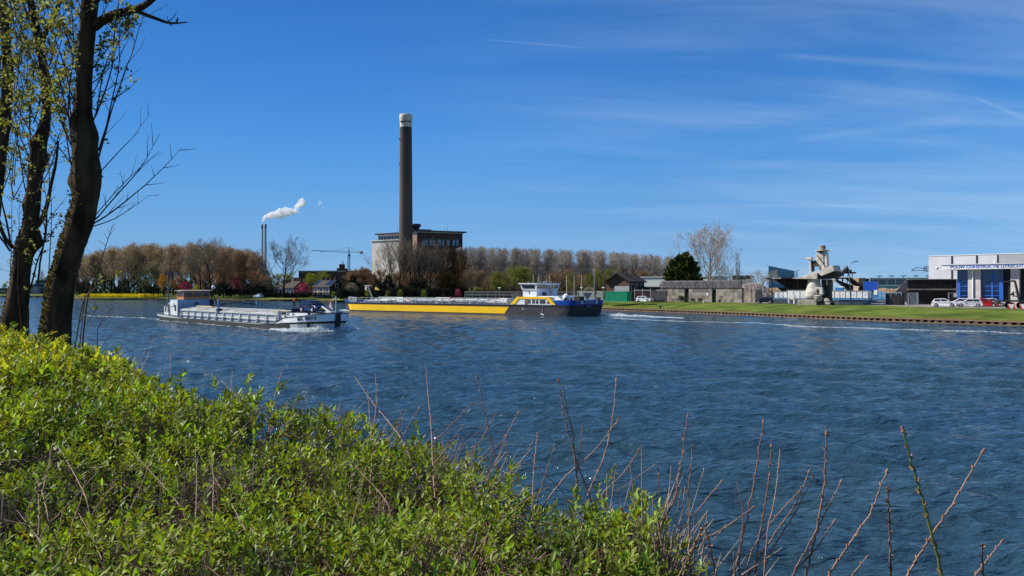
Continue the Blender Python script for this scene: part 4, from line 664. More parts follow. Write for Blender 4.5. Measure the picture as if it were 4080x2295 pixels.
# ------------------------------------------------------------------ vehicles
glass_d = mat('dark_glass', (.012, .015, .018, 1), (.02, .025, .03, 1), rough=.05, spec=.9, nscale=1); tyre_m = mat('tyre', lin('#1c1c1c', .8), rough=.9); rim_m = paint('rim', '#b8babc', .3, metal=.6); black_m = mat('black_paint', lin('#17181a', .9), rough=.5, nscale=2)
white_m = paint('white_paint', '#e8e8e4', .4); lamp_m = mat('lamp_glass', lin('#d8dce0'), rough=.1); red_l = mat('tail_lamp', lin('#a01818'), rough=.2); plate_m = mat('number_plate', lin('#e0b820'), rough=.5)
def car(label, colour, loc, rz, L=4.0, H=1.46, Wd=1.72, hatch=True, group=None, rough=.22, name='parked_car'):
    """front faces local +x"""
    pm = mat('car_'+colour, lin(colour), tuple(c*.95 for c in lin(colour)[:3])+(1,), rough=rough, nscale=1, spec=.6); t = thing(name, label, 'car', loc, rz, group); h = Wd/2
    prof = [(-.5, .30), (-.5, .62), (-.475, .90), (-.44, .96), (-.2, .96), (.0, .96), (.2, .93), (.36, .84), (.47, .72), (.5, .56), (.5, .30), (.44, .2), (-.44, .2)]      # side outline of the body
    def section(x, z, k): return (x*L, z/1.46*H, k)
    b = MB(); n = len(prof)
    for sy in (0,):
        V = []
        for ky, kz in ((-1, .94), (-.97, 1), (-.80, 1.03), (.80, 1.03), (.97, 1), (1, .94)):
            taper = lambda x: 1-.10*abs(x*2)**4
            for x, z in prof: V.append((x*L*(1-.012*(abs(ky) == 1)), ky*h*taper(x), (.3+(z-.3)*kz if z > .3 else z)/1.46*H))
        Fc = [(j*n+i, (j+1)*n+i, (j+1)*n+(i+1) % n, j*n+(i+1) % n) for j in range(5) for i in range(n)]+[tuple(range(n-1, -1, -1))[::-1], tuple(range(5*n, 6*n))[::-1]]; b.add(V, Fc, 0, False)
    b.build('body', pm, t, bevel=.03)
    ro = [(-.455 if hatch else -.36, .94), (-.37 if hatch else -.22, 1.40), (-.10, 1.46), (.06, 1.42), (.27, .92)]
    def cab(k0, kz): return [(x*L, (1 if i in (0, 4) else k0)*h*.96, z/1.46*H*kz) for i, (x, z) in enumerate(ro)]
    A = [(x*L, -(h*.95 if i in (0, 4) else h*.76), z/1.46*H) for i, (x, z) in enumerate(ro)]; B = [(x, -y, z) for x, y, z in A]
    c = MB(); c.add(A+B, [(4, 3, 2, 1, 0), (5, 6, 7, 8, 9), (0, 1, 6, 5), (1, 2, 7, 6), (2, 3, 8, 7), (3, 4, 9, 8)], 0); c.build('roof', pm, t, bevel=.04)
    def on(P, Q, f): return tuple(P[i]+(Q[i]-P[i])*f for i in range(3))
    def lift(v, d): return (v[0]+d[0], v[1]+d[1], v[2]+d[2])
    for sy, S_ in ((-1, A), (1, B)):
        for f0, f1 in ((.08, .46), (.50, .92)):
            lo = lambda f: on(S_[0], S_[4], f); hi = lambda f: on(S_[1], S_[3], f); w = MB(); q = [on(lo(f0), hi(f0), .14), on(lo(f1), hi(f1), .14), on(lo(f1), hi(f1), .90), on(lo(f0), hi(f0), .86)]; q = [lift(v, (0, sy*.035, 0)) for v in q]
            q2 = [lift(v, (0, -sy*.02, 0)) for v in q]; w.add(q+q2, [(0, 1, 2, 3), (7, 6, 5, 4), (0, 4, 5, 1), (1, 5, 6, 2), (2, 6, 7, 3), (3, 7, 4, 0)], 0); w.build('side_window', glass_d, t)
    for nm, (i, j), dx in (('windscreen', (3, 4), .03), ('rear_window', (1, 0), -.03)):
        q = [on(on(A[i], A[j], .1), on(B[i], B[j], .1), .07), on(on(A[i], A[j], .1), on(B[i], B[j], .1), .93), on(on(A[i], A[j], .93), on(B[i], B[j], .93), .93), on(on(A[i], A[j], .93), on(B[i], B[j], .93), .07)]; q = [lift(v, (dx, 0, .025)) for v in q]; q2 = [lift(v, (-dx, 0, -.015)) for v in q]
        MB().add(q+q2, [(0, 1, 2, 3), (7, 6, 5, 4), (0, 4, 5, 1), (1, 5, 6, 2), (2, 6, 7, 3), (3, 7, 4, 0)], 0).build(nm, glass_d, t)
    for x in (-.31*L, .315*L):
        for sy in (-1, 1):
            y = sy*(h-.07); w = MB(); w.tube((x, y-sy*.1, .32), (x, y+sy*.08, .32), .32, n=20); wo_ = w.build('wheel', tyre_m, t); rm_ = MB(); rm_.tube((x, y+sy*.085, .32), (x, y+sy*.095, .32), .2, .19, n=14)
            for a in range(5): rm_.box(x-.02, x+.02, min(y+sy*.09, y+sy*.11), max(y+sy*.09, y+sy*.11), .32+.03, .32+.19) if a == 0 else rm_.tube((x, y+sy*.1, .32), (x+.19*math.sin(a*1.256), y+sy*.1, .32+.19*math.cos(a*1.256)), .022, n=4)
            rm_.build('rim', rim_m, wo_)
    for sy in (-1, 1):
        MB().box(.462*L, .497*L, sy*h*.86-.16, sy*h*.86+.12 if sy > 0 else sy*h*.86+.16, .60, .72).build('headlight', lamp_m, t); MB().box(-.508*L, -.48*L, sy*h*.84-.12, sy*h*.84+.12, .68, .86).build('tail_light', red_l, t)
        MB().box(.17*L, .22*L, sy*(h+.08)-.07, sy*(h+.08)+.07, .93, 1.05).build('wing_mirror', pm, t)
    MB().box(.498*L, .512*L, -.28, .28, .40, .52).build('number_plate', plate_m, t); MB().box(-.512*L, -.498*L, -.28, .28, .50, .62).build('number_plate', plate_m, t); MB().box(.485*L, .505*L, -.55, .55, .24, .38).build('grille', black_m, t)
    return t
# ------------------------------------------------------------------ grey barge
RA = math.atan2(.714, -.7); RO = (-20.7, 89.5, 0.0)
barge = thing('cargo_barge', 'long grey river barge with a wooden wheelhouse and a car on its foredeck', 'barge', RO, RA)   # local x runs from the stem aft, local y towards the camera side
hull_l = paint('barge_light_grey', '#d0d4d4', .5, dirt=.82, nscale=1.2); hull_d = mat('barge_dark_hull', lin('#3a3838', .75), lin('#292727', .7), rough=.75, nscale=1.2); band_m = mat('barge_black', lin('#121212', .8), rough=.5); hold_m = paint('hold_grey', '#d2d5d8', .55, dirt=.84, nscale=1.5); shade_m = paint('bluegrey_shade', '#8ba0b8', .5); tarp_m = mat('hatch_cover', lin('#aeb6ba', .85), lin('#a39678', .7), rough=.6, nscale=.35, bump=.01); deck_m = paint('barge_deck', '#6f7478', .8, dirt=.7, nscale=2)
st = [0, .4, .9, 1.6, 2.6, 4, 5.5, 7, 9.5, 14, 20, 26, 32, 38, 43, 46, 48.5, 50.5, 52, 53.2, 54]
hb = np.interp(st, [0, .4, .9, 1.6, 2.6, 4, 5.5, 8, 10, 46, 48.5, 50.5, 52, 53.2, 54], [.12, 1.35, 1.95, 2.45, 2.88, 3.12, 3.24, 3.29, 3.3, 3.3, 3.2, 2.9, 2.35, 1.5, .3])
wl_ = np.interp(st, [0, .4, .9, 1.6, 2.6, 4, 5.5, 8, 10, 46, 48.5, 50.5, 52, 53.2, 54], [.05, .6, 1.1, 1.65, 2.3, 2.8, 3.1, 3.26, 3.3, 3.3, 3.0, 2.4, 1.6, .7, .1])
top = np.interp(st, [0, 1.6, 5.5, 7, 9.5, 40, 43.5, 50, 54], [2.15, 1.98, 1.62, 1.48, .72, .62, .92, 1.12, 1.3]); bu = np.interp(st, [0, 7, 9.5, 14, 40, 50, 54], [1.25, .92, .66, .56, .56, .72, .86]); bl = bu-np.interp(st, [0, 9, 12], [.28, .2, .06])
rowsz = [(-1.0, .55), (0, 1), None, None, None]
rows = []
for i, s_ in enumerate(st):
    zs_ = [-1.0, 0.0, bl[i], bu[i], top[i]]; ys = [wl_[i]*.75, wl_[i], wl_[i]+(hb[i]-wl_[i])*.62, wl_[i]+(hb[i]-wl_[i])*.8, hb[i]]; rows.append([(s_-(.16*(z/2.2) if i == 0 else 0)+(.25*z/1.3 if i == len(st)-1 else 0), y, z) for y, z in zip(ys, zs_)])
hm = MB()
for side in (1, -1):
    V = [(x, y*side, z) for r_ in rows for x, y, z in r_]; Fc, Ms = [], []
    for i in range(len(st)-1):
        for j in range(4):
            f = (i*5+j, (i+1)*5+j, (i+1)*5+j+1, i*5+j+1); 
            m_ = {0: 1, 1: (0 if st[i] < 4.8 else 1), 2: 2, 3: (4 if st[i] < 6 else 0)}[j]
            hm.add([V[k] for k in (f if side > 0 else f[::-1])], [(0, 1, 2, 3)], m_, False)
for i in range(len(st)-1): a, b_ = rows[i], rows[i+1]; zz0, zz1 = min(bu[i]+.02, 1.3), min(bu[i+1]+.02, 1.3); hm.quad((a[3][0], a[3][1], zz0), (a[3][0], -a[3][1], zz0), (b_[3][0], -b_[3][1], zz1), (b_[3][0], b_[3][1], zz1), 3)
hm.build('hull', [hull_l, hull_d, band_m, deck_m, paint('bow_white', '#f0f1f2', .5, dirt=.93)], barge)
MB().prism([(-.1, -.6), (-.32, 2.22), (.35, 2.24), (.45, -.6)], -.32, .32).build('stem_post', band_m, barge)
g = MB()
for side in (1, -1):
    for i in range(len(st)-1): a, b_ = rows[i][4], rows[i+1][4]; g.tube((a[0], a[1]*side, a[2]), (b_[0], b_[1]*side, b_[2]), .05, n=6)
g.build('gunwale', band_m, barge)
for side in (1,): MB().prism([(1.9, .35), (2.3, .95), (2.6, .9), (2.5, .35), (3.0, .2), (1.7, .15)], 2.35*side, 2.62*side).build('anchor', band_m, barge)
# name along the bow bulwark: follows the plating between s=1.2 and s=4.4
def on_bow(s_, z): i = np.interp(s_, st, np.arange(len(st))); y = np.interp(s_, st, hb); w = np.interp(s_, st, wl_); tz = np.interp(s_, st, top); return y-(y-w)*.2*(tz-z)/(tz-np.interp(s_, st, bu))
for lab, s0, z0_ in (('RES NOVA', 3.0, 1.42),):
    y0 = on_bow(s0, z0_); dy = (on_bow(s0+1.2, z0_)-on_bow(s0-1.2, z0_))/2.4; a = math.atan(dy); cx_ = 4.05
    w_each = [.0]; letters = 'RES NOVA'; pos = np.linspace(3.75, 1.35, len(letters))
    for ch, sp in zip(letters, pos):
        if ch == ' ': continue
        dy = (on_bow(sp+.2, z0_)-on_bow(sp-.2, z0_))/.4; zt_ = .5*(np.interp(sp, st, top)+np.interp(sp, st, bu))+.02
        textobj('name_lettering', ch, .56, band_m, barge, (sp, on_bow(sp, zt_)-.005, zt_), Euler((math.radians(90), 0, math.pi+math.atan(dy))), .055, .010, .8, .18)
# hold: coaming with ribs, rails and arched hatch covers
MB().box(9.3, 40.6, -2.72, 2.72, .5, 1.86).build('hold_coaming', hold_m, barge)
for k in range(13):
    x = 9.6+k*2.55
    for side in (1, -1): MB().prism([(2.72*side, .56), (3.12*side, .56), (2.98*side, 1.15), (2.86*side, 1.86), (2.72*side, 1.86)], x-.05, x+.05, axis='x').build('side_bracket', hold_m, barge)
MB().box(9.3, 40.6, 2.72, 2.92, 1.78, 1.90).box(9.3, 40.6, -2.92, -2.72, 1.78, 1.90).box(9.3, 40.6, 2.86, 3.0, 1.17, 1.24).box(9.3, 40.6, -3.0, -2.86, 1.17, 1.24).box(9.3, 40.6, 2.724, 2.77, 1.42, 1.47).build('coaming_rail', hull_l, barge)
for k in range(10):
    x0 = 9.5+k*3.1; hcv = MB(); A_ = [(-2.8, 1.92), (-2.75, 2.02), (-1.4, 2.26), (0, 2.36), (1.4, 2.26), (2.75, 2.02), (2.8, 1.92)]; hcv.prism(A_, x0, x0+3.04-.02*(k % 2), axis='x'); hcv.box(x0+.1, x0+.2, -2.6, 2.6, 2.02, 2.12)
    hcv.build('hatch_cover', tarp_m, barge)
MB().tube((12, 2.3, 2.2), (8.2, 1.5, 2.35), .05).build('mooring_pole', paint('pole_cream', '#d8c98a', .6), barge); MB().tube((38.5, 1.2, 2.45), (32.5, 1.3, 2.45), .07).build('mooring_pole', paint('pole_cream', '#d8c98a', .6), barge)
# travelling hatch gantry
blue_m = paint('gantry_blue', '#3f6f9c', .45); navy_m = paint('navy_paint', '#1c2c4c', .4)
gt = MB()
for side in (1, -1): gt.box(26.5, 26.78, side*2.85-.1, side*2.85+.1, 1.6, 3.6 if side > 0 else 3.35)
gt.build('gantry_post', blue_m, barge)
gb = MB().path([(26.7, 2.8, 2.7), (26.7, 1.6, 2.95), (26.7, 0, 3.1), (26.7, -1.6, 2.95), (26.7, -2.8, 2.7)], .09, 6)
for side in (1, -1): gb.path([(26.7, side*2.6, 3.35), (26.7, side*1.2, 3.38), (26.7, side*.9, 3.15), (26.7, side*1.2, 2.98), (26.7, side*2.6, 3.0)], .06, 6); gb.box(26.3, 27.1, side*2.7-.3, side*2.7+.3, 1.9, 2.3)
gb.build('gantry_beam', navy_m, barge)
# aft deckhouse, wooden wheelhouse
wood_m = mat('varnished_wood', lin('#d8843c', .95), lin('#b4662c', .9), rough=.3, nscale=2, stretch=(1, 1, 6), spec=.6); dwood = mat('varnished_wood_dark', lin('#6a3018', .62), lin('#54240f', .6), rough=.3, nscale=2, spec=.6); shadeglass = mat('cabin_glass', lin('#2c3c4c', .4), lin('#10161c', .4), rough=.05, nscale=.7, spec=.9)
dh = MB().box(40.9, 44.2, -2.5, 3.1, .7, 3.45); dh.build('deckhouse', [shade_m], barge)  # shade of the forward face put into a blue-grey colour
MB().box(40.93, 43.6, 3.1, 3.18, 1.0, 3.3).build('deckhouse_side', white_m, barge); MB().box(41.4, 42.0, 3.18, 3.22, 1.7, 2.6).build('side_window', shadeglass, barge); MB().box(40.84, 40.9, .0, .5, 2.45, 3.0).build('crest', navy_m, barge); MB().box(40.85, 40.9, -2.45, -1.8, 2.1, 3.4).build('dark_door', black_m, barge)
MB().box(42.2, 43.7, 3.18, 3.27, 2.4, 2.95).build('vent_box', white_m, barge); MB().box(44.2, 46.2, -2.6, 2.6, .8, 2.6).build('canvas_cover', mat('canvas', lin('#55575c', .7), rough=.9, nscale=2), barge)
ac = MB().box(46.2, 48.9, -2.2, 2.3, .8, 2.5); ac.build('aft_cabin', white_m, barge); MB().box(46.0, 49.1, -2.4, 2.5, 2.5, 2.6).build('aft_roof', hull_d, barge)
for x in (46.8, 47.9): MB().box(x, x+.5, 2.3, 2.34, 1.4, 2.2).build('aft_window', shadeglass, barge)
wh = MB().box(41.4, 44.2, -2.05, 2.05, 3.45, 3.85).box(44.1, 44.2, -2.05, 2.05, 3.85, 4.75)
for y in (-2.05, -.78, .62, 1.93): wh.box(41.4, 41.52, y, y+.12, 3.85, 4.75)
wh.box(41.55, 44.1, 1.88, 1.94, 3.85, 4.75)
for x in (42.25, 43.15, 44.0): wh.box(x, x+.12, 1.94, 2.05, 3.85, 4.75).box(x, x+.12, -2.05, -1.93, 3.85, 4.75)
wh.box(41.4, 44.2, 1.94, 2.05, 4.62, 4.75).box(41.4, 44.2, -2.05, -1.93, 4.62, 4.75).box(41.4, 41.52, -1.93, 1.93, 4.62, 4.75); wh.build('wheelhouse', wood_m, barge)
for y0, y1 in ((-1.88, -.83), (-.61, .57), (.79, 1.88)): MB().box(41.42, 41.46, y0, y1, 3.90, 4.58).build('front_window', shadeglass, barge)
for x0 in (41.65, 42.5, 43.4): MB().box(x0, x0+.5, 1.95, 1.99, 3.95, 4.58).build('side_window', shadeglass, barge)
MB().prism([(41.1, 4.76), (41.1, 4.84), (42.8, 4.93), (44.6, 4.84), (44.6, 4.76)], -2.3, 2.3).build('wheelhouse_roof', paint('roof_brown', '#b09c90', .6), barge)
MB().tube((51.2, .8, .9), (51.2, .8, 8.3), .13, .1, 10).box(50.9, 51.5, .4, 1.2, 7.5, 7.62).build('signal_mast', deck_m, barge)
ra = MB()
for k in range(8): ra.tube((50.9+.08*k, .2+.15*k, 7.4), (50.9+.08*k, .2+.15*k, 8.4-.1*(k % 3)), .03, n=4)
ra.box(50.9, 51.3, .1, .4, 7.4, 7.9).box(50.9, 51.3, 1.2, 1.5, 7.4, 7.8); ra.build('mast_instruments', hull_d, barge)
for x, y, z, hgt in ((41.2, -2.3, 4.86, .5), (48.5, 1.8, 2.6, .5)): MB().tube((x, y, z), (x, y, z+hgt), .04).build('aerial', hull_l, barge)
MB().box(44.9, 46.6, -1.8, 1.4, 2.62, 3.1).box(45.2, 46.3, -1.0, .9, 3.1, 3.45).build('covered_dinghy', navy_m, barge); MB().box(46.6, 48.8, .6, 1.6, 2.62, 2.85).build('life_raft', hold_m, barge)
sl = MB().tube((40.4, -1.9, 3.0), (39.9, -2.0, 5.1), .09, .09, 8).tube((39.6, -2.6, 2.2), (40.2, -2.2, 4.0), .07); sl.build('lamp_post', black_m, barge); MB().lathe([(0, -.28), (.2, -.22), (.3, 0), (.22, .24), (0, .32)], (39.9, -2.0, 5.35), 12).build('searchlight', white_m, barge)
MB().tube((45.0, -2.0, 3.4), (45.4, -2.1, 5.0), .03).build('flag_pole', hull_l, barge); MB().box(45.15, 45.2, -2.15, -1.5, 4.1, 4.6, 0).box(45.15, 45.2, -2.15, -1.5, 3.85, 4.1, 1).build('flag', [paint('flag_red', '#b04038'), paint('flag_blue', '#20386c')], barge)
# foredeck gear
fd = MB().box(3.6, 9.3, -2.3, 2.4, .9, 1.75).box(3.0, 9.4, -1.6, 1.5, 1.75, 2.05); fd.build('foredeck_house', hold_m, barge)
for x, y in ((8.7, 2.9), (8.2, 2.0), (3.2, 1.9), (1.4, .9), (.9, -.9), (2.6, -1.9)): MB().tube((x, y, 1.2), (x, y, 2.25 if x > 8 else 2.15), .2, n=12).box(x-.26, x+.26, y-.26, y+.26, 2.25 if x > 8 else 2.15, 2.34 if x > 8 else 2.24).build('bollard', hull_l if x > 8 else navy_m, barge)
for x in (5.3, 6.2, 7.1): MB().box(x, x+.5, 2.6, 2.68, 1.05, 1.6).build('dark_hatch', black_m, barge)
MB().box(8.6, 10.0, -2.2, 1.4, 2.05, 2.6).box(8.4, 10.8, -1.9, -.6, 2.6, 2.75).build('deck_crane_base', navy_m, barge)
MB().box(2.4, 9.6, .55, .95, 2.05, 2.15).box(2.4, 9.6, -.95, -.55, 2.05, 2.15).build('car_ramp', hull_d, barge)
MB().tube((.3, 0, 2.2), (.3, 0, 4.2), .06).tube((1.4, 0, 3.7), (.3, 0, 4.0), .03).build('jack_staff', hull_l, barge); MB().prism([(1.0, 2.5), (1.9, 2.9), (1.5, 3.6)], -.02, .02).build('pennant', paint('pennant_pink', '#c8a0a0'), barge)
MB().tube((1.0, .3, 2.2), (2.6, .5, 2.9), .12).box(1.2, 2.1, -.6, .5, 1.9, 2.35).build('anchor_winch', hull_l, barge)
car('dark blue small car parked on the foredeck of the grey barge', '#0c1a46', (RO[0]+math.cos(RA)*5.6, RO[1]+math.sin(RA)*5.6, 2.16), RA+math.pi, 4.1, 1.5, 1.78, name='blue_car')
# person in an orange jacket bending behind the car
def person(loc, rz):
    o = thing('person', 'person in an orange jacket and dark trousers bending over on the barge deck', 'person', loc, rz); me = bpy.data.meshes.new('body'); skin = mat('skin', lin('#c08a6a', .8), rough=.6)
    J = [((0, 0, .88), .15), ((.14, 0, 1.02), .14), ((.34, 0, 1.16), .16), ((.47, 0, 1.22), .08), ((.58, 0, 1.24), .10), ((.64, 0, 1.24), .09), ((.02, .11, .82), .095), ((.06, .13, .45), .07), ((-.02, .14, .08), .05), ((.12, .14, .03), .045), ((.02, -.11, .82), .095), ((.1, -.13, .45), .07), ((.0, -.14, .08), .05), ((.14, -.14, .03), .045), ((.36, .2, 1.14), .07), ((.48, .25, .90), .05), ((.66, .18, .80), .035), ((.36, -.2, 1.14), .07), ((.50, -.25, .92), .05), ((.68, -.15, .84), .035)]
    E = [(0, 1), (1, 2), (2, 3), (3, 4), (4, 5), (0, 6), (6, 7), (7, 8), (8, 9), (0, 10), (10, 11), (11, 12), (12, 13), (2, 14), (14, 15), (15, 16), (2, 17), (17, 18), (18, 19)]
    for k, (wx_, wy_, wz__) in enumerate(((.66, .18, .80), (.68, -.15, .84))):
        root = 16 if k == 0 else 19
        for q in range(4):
            i0 = len(J); J += [((wx_+.05, wy_-.03+.02*q, wz__-.03), .013), ((wx_+.09+.004*q, wy_-.03+.02*q, wz__-.06), .011)]; E += [(root, i0), (i0, i0+1)]
        i0 = len(J); J.append(((wx_+.03, wy_+(.05 if k else -.05), wz__-.03), .012)); E.append((root, i0))
    me.from_pydata([j[0] for j in J], E, []); b = link('body', me, [skin, mat('orange_jacket', lin('#e85a20', .95), rough=.8), mat('dark_trousers', lin('#22242c', .8), rough=.9)], o)
    sk = b.modifiers.new('skin', 'SKIN'); 
    for i, j in enumerate(J): me.skin_vertices[0].data[i].radius = (j[1], j[1])
    me.skin_vertices[0].data[0].use_root = True; ss = b.modifiers.new('sub', 'SUBSURF'); ss.levels = ss.render_levels = 1
    dg = bpy.context.evaluated_depsgraph_get(); m2 = bpy.data.meshes.new_from_object(b.evaluated_get(dg)); b.modifiers.clear(); b.data = m2
    for p in m2.polygons:
        c = p.center; p.use_smooth = True; p.material_index = 0 if (c.x > .47 and c.z > 1.1) or (c.x > .62) else (2 if c.z < .86 else 1)
    for i, m_ in enumerate((skin, MATS['orange_jacket'], MATS['dark_trousers'])):
        if i < len(m2.materials): m2.materials[i] = m_
        else: m2.materials.append(m_)
    MB().lathe([(.01, .10), (.07, .09), (.11, .02), (.105, -.04)][::-1], (.60, 0, 1.27), 10).build('hair', mat('hair_dark', lin('#2a1c14', .8), rough=.9), o)
    MB().box(.695, .72, -.015, .015, 1.19, 1.23).build('nose', skin, o)
cp, sp_ = math.cos(RA), math.sin(RA); person((RO[0]+cp*9.5-sp_*.5, RO[1]+sp_*9.5+cp*.5, 2.62), RA+math.pi)
# ------------------------------------------------------------------ yellow and blue tanker ship
TA = math.atan2(.62, -.785); TOx = (10.15-(-.62)*5.7, 140.1-(-.785)*5.7, 0)
ship = thing('tanker_ship', 'long low tanker ship with bright yellow side, white wheelhouse and blue stern', 'ship', TOx, TA)      # local x towards the bow, y towards the camera side, centre line y=0
th_ = mat('ship_grey_hull', lin('#4c4a4c', .62), lin('#3b393b', .6), rough=.6, nscale=.6, stretch=(.3, 1, 1.5)); tb_ = paint('ship_blue', '#0c469c', .35, dirt=.9); tblk = mat('ship_black_belt', lin('#1c1a22', .8), rough=.5); tred = paint('ship_red_line', '#5c1c14', .6); ty_ = mat('ship_yellow', lin('#ffcc00', .98), lin('#fbc400', .98), rough=.4, nscale=.5); tdeck = paint('ship_deck', '#6a7480', .8, dirt=.8, nscale=1); pale = paint('pipe_white', '#b4b9be', .45, dirt=.75, nscale=2)
st = [-1.3, -1.2, -.95, -.5, .3, 2, 8, 30, 58, 61.5, 64, 65.8, 67.2, 68]
hb = [4.9, 5.2, 5.45, 5.6, 5.68, 5.7, 5.7, 5.7, 5.7, 5.45, 4.8, 3.9, 2.6, 1.2]; wlb = [3.4, 4.0, 4.6, 5.0, 5.4, 5.65, 5.7, 5.7, 5.7, 5.4, 4.6, 3.5, 2.0, .5]
zl = lambda x: [-1.2, 0, 1.57, 2.08, (2.95 if x < 1.5 else (3.02 if x < 3.4 else (2.10 if x < 63 else 2.62)))]
hm = MB(); rows = []
for i, x in enumerate(st):
    xx = lambda z: x-(.55*max(z, 0)/2.4-.5 if i == 0 else 0)+(.5*max(z, 0)/2.4 if i == len(st)-1 else 0)
    rows.append([(xx(z), y, z) for z, y in zip(zl(x), (wlb[i]*.8, wlb[i], wlb[i]+(hb[i]-wlb[i])*.7, wlb[i]+(hb[i]-wlb[i])*.85, hb[i]))])
for side in (1, -1):
    for i in range(len(st)-1):
        for j in range(4):
            q = [rows[i][j], rows[i+1][j], rows[i+1][j+1], rows[i][j+1]]
            if j == 3 and 3 < st[i] < 58: continue
            q = [(x, y*side, z) for x, y, z in q]; hm.add(q if side < 0 else q[::-1], [(0, 1, 2, 3)], {0: 0, 1: 0, 2: 2, 3: 1}[j])
for j in range(4):
    for r_, fl_ in ((rows[0], 1), (rows[-1], 0)):
        q = [r_[j], r_[j+1], (r_[j+1][0], -r_[j+1][1], r_[j+1][2]), (r_[j][0], -r_[j][1], r_[j][2])]; hm.add(q if fl_ else q[::-1], [(0, 1, 2, 3)], {0: 0, 1: 0, 2: 2, 3: 1}[j])
for i in range(len(st)-1): a, b_ = rows[i][3], rows[i+1][3]; hm.quad((a[0], a[1], 2.05), (b_[0], b_[1], 2.05), (b_[0], -b_[1], 2.05), (a[0], -a[1], 2.05), 3)
hm.build('hull', [th_, tb_, tblk, tdeck], ship)
for side in (1, -1):
    ya, yb = (5.705, 5.76) if side > 0 else (-5.76, -5.705)
    MB().prism([(13.7, 1.62), (14.8, .27), (57.5, .27), (58.6, 1.62)][::-1] if 0 else [(13.7, 1.62), (14.8, .27), (62.3, .27), (63.2, 1.62)], ya, yb).build('yellow_side_panel', ty_, ship) if side < 0 else None
# camera side panel follows the straight side and then the bow curve
yp = MB(); xs = [13.7, 14.8, 20, 30, 40, 50, 57.9, 59.5, 61.5, 62.4, 63.2]
yy = lambda x, z: np.interp(x, st, wlb)+(np.interp(x, st, hb)-np.interp(x, st, wlb))*.7*z/1.57+.03
for a, b_ in zip(xs, xs[1:]):
    z0a = 1.6-(1.33)*min(max((a-13.7)/1.1, 0), 1) if a < 14.8 else (.27 if a < 62.4 else .27+1.33*(a-62.4)/.8); z0b = .27 if b_ <= 62.4 else 1.6
    for off in (0,): yp.add([(a, yy(a, z0a), z0a), (b_, yy(b_, z0b), z0b), (b_, yy(b_, 1.6), 1.6), (a, yy(a, 1.6), 1.6)][::-1], [(0, 1, 2, 3)], 0)
ypo = yp.build('yellow_side_panel', ty_, ship); sm = ypo.modifiers.new('thick', 'SOLIDIFY'); sm.thickness = .025; sm.offset = 0
MB().box(3.4, 58, 5.7, 5.78, 2.02, 2.1).box(3.4, 58, -5.78, -5.7, 2.02, 2.1).build('deck_edge', tdeck, ship); MB().box(13.3, 58, 5.715, 5.745, 1.60, 1.68).build('red_line', tred, ship)
# accommodation block with yellow frame and white side
yf = MB()
O_ = [(13.3, 2.11), (11.65, 3.62), (4.0, 3.62), (2.4, 2.11)]; I_ = [(12.2, 2.13), (11.1, 3.2), (4.5, 3.2), (3.35, 2.13)]
for k in range(3):
    a, b_, c, d = O_[k], O_[k+1], I_[k+1], I_[k]; yf.prism([a, b_, c, d], 5.55, 5.84)
yf.build('yellow_frame', ty_, ship); MB().prism([(12.3, 2.12), (11.1, 3.25), (4.45, 3.25), (3.3, 2.12)], 5.4, 5.74).build('cabin_side', white_m, ship)
MB().prism([(12.6, 2.1), (11.4, 3.56), (4.2, 3.56), (3.0, 2.1)], -5.5, 5.4).build('cabin_block', white_m, ship)
for x0 in (8.35, 7.35, 6.5, 5.55, 4.85): MB().box(x0-.0, x0+.62, 5.74, 5.78, 2.32, 3.02).build('cabin_window', mat('curtained_glass', lin('#8a9090', .5), lin('#454c50', .5), rough=.1, nscale=2, spec=.8), ship)
MB().box(9.0, 9.75, 5.74, 5.78, 2.15, 3.1).build('cabin_door', paint('door_brown', '#7a625c'), ship); MB().prism([(4.55, 2.35), (4.3, 2.95), (3.75, 2.35)], 5.74, 5.78).build('cabin_window', MATS['curtained_glass'], ship)
# wheelhouse
wh = MB().box(8.3, 11.6, -3.2, 3.9, 3.56, 4.95); wh.build('wheelhouse_base', paint('ship_white', '#e4e6e8', .4), ship)
A0 = (8.15, 11.7, -3.4, 4.1); A1 = (8.0, 12.1, -3.5, 4.3)
w2 = MB().add([(A0[0], A0[2], 4.95), (A0[1], A0[2], 4.95), (A0[1], A0[3], 4.95), (A0[0], A0[3], 4.95), (A1[0], A1[2], 6.1), (A1[1], A1[2], 6.1), (A1[1], A1[3], 6.1), (A1[0], A1[3], 6.1)], [(0, 3, 2, 1), (4, 5, 6, 7), (0, 1, 5, 4), (1, 2, 6, 5), (2, 3, 7, 6), (3, 0, 4, 7)]); w2.build('wheelhouse', MATS['ship_white'], ship)
MB().box(7.85, 12.35, -3.7, 4.5, 6.1, 6.28).build('wheelhouse_roof', MATS['ship_white'], ship)
MB().add([(8.5, 4.19, 5.2), (11.45, 4.19, 5.2), (11.7, 4.27, 5.95), (8.5, 4.27, 5.95), (8.5, 4.1, 5.2), (11.45, 4.1, 5.2), (11.7, 4.1, 5.95), (8.5, 4.1, 5.95)], [(3, 2, 1, 0), (0, 1, 5, 4), (1, 2, 6, 5), (2, 3, 7, 6), (3, 0, 4, 7)]).build('side_window', glass_d, ship)
for y0, y1, z0, z1 in ((3.9, .4, 5.2, 5.95), (.1, -.5, 4.9, 5.85), (-.8, -1.4, 5.2, 5.95), (-1.7, -3.1, 5.2, 5.95)): MB().box(8.02, 8.1, y1, y0, z0, z1).build('rear_window', glass_d, ship)
MB().box(8.26, 8.3, .6, 2.0, 3.6, 4.5).build('rear_door', black_m, ship); MB().box(8.26, 8.3, -1.3, -.5, 4.0, 4.85).build('rear_window', glass_d, ship)
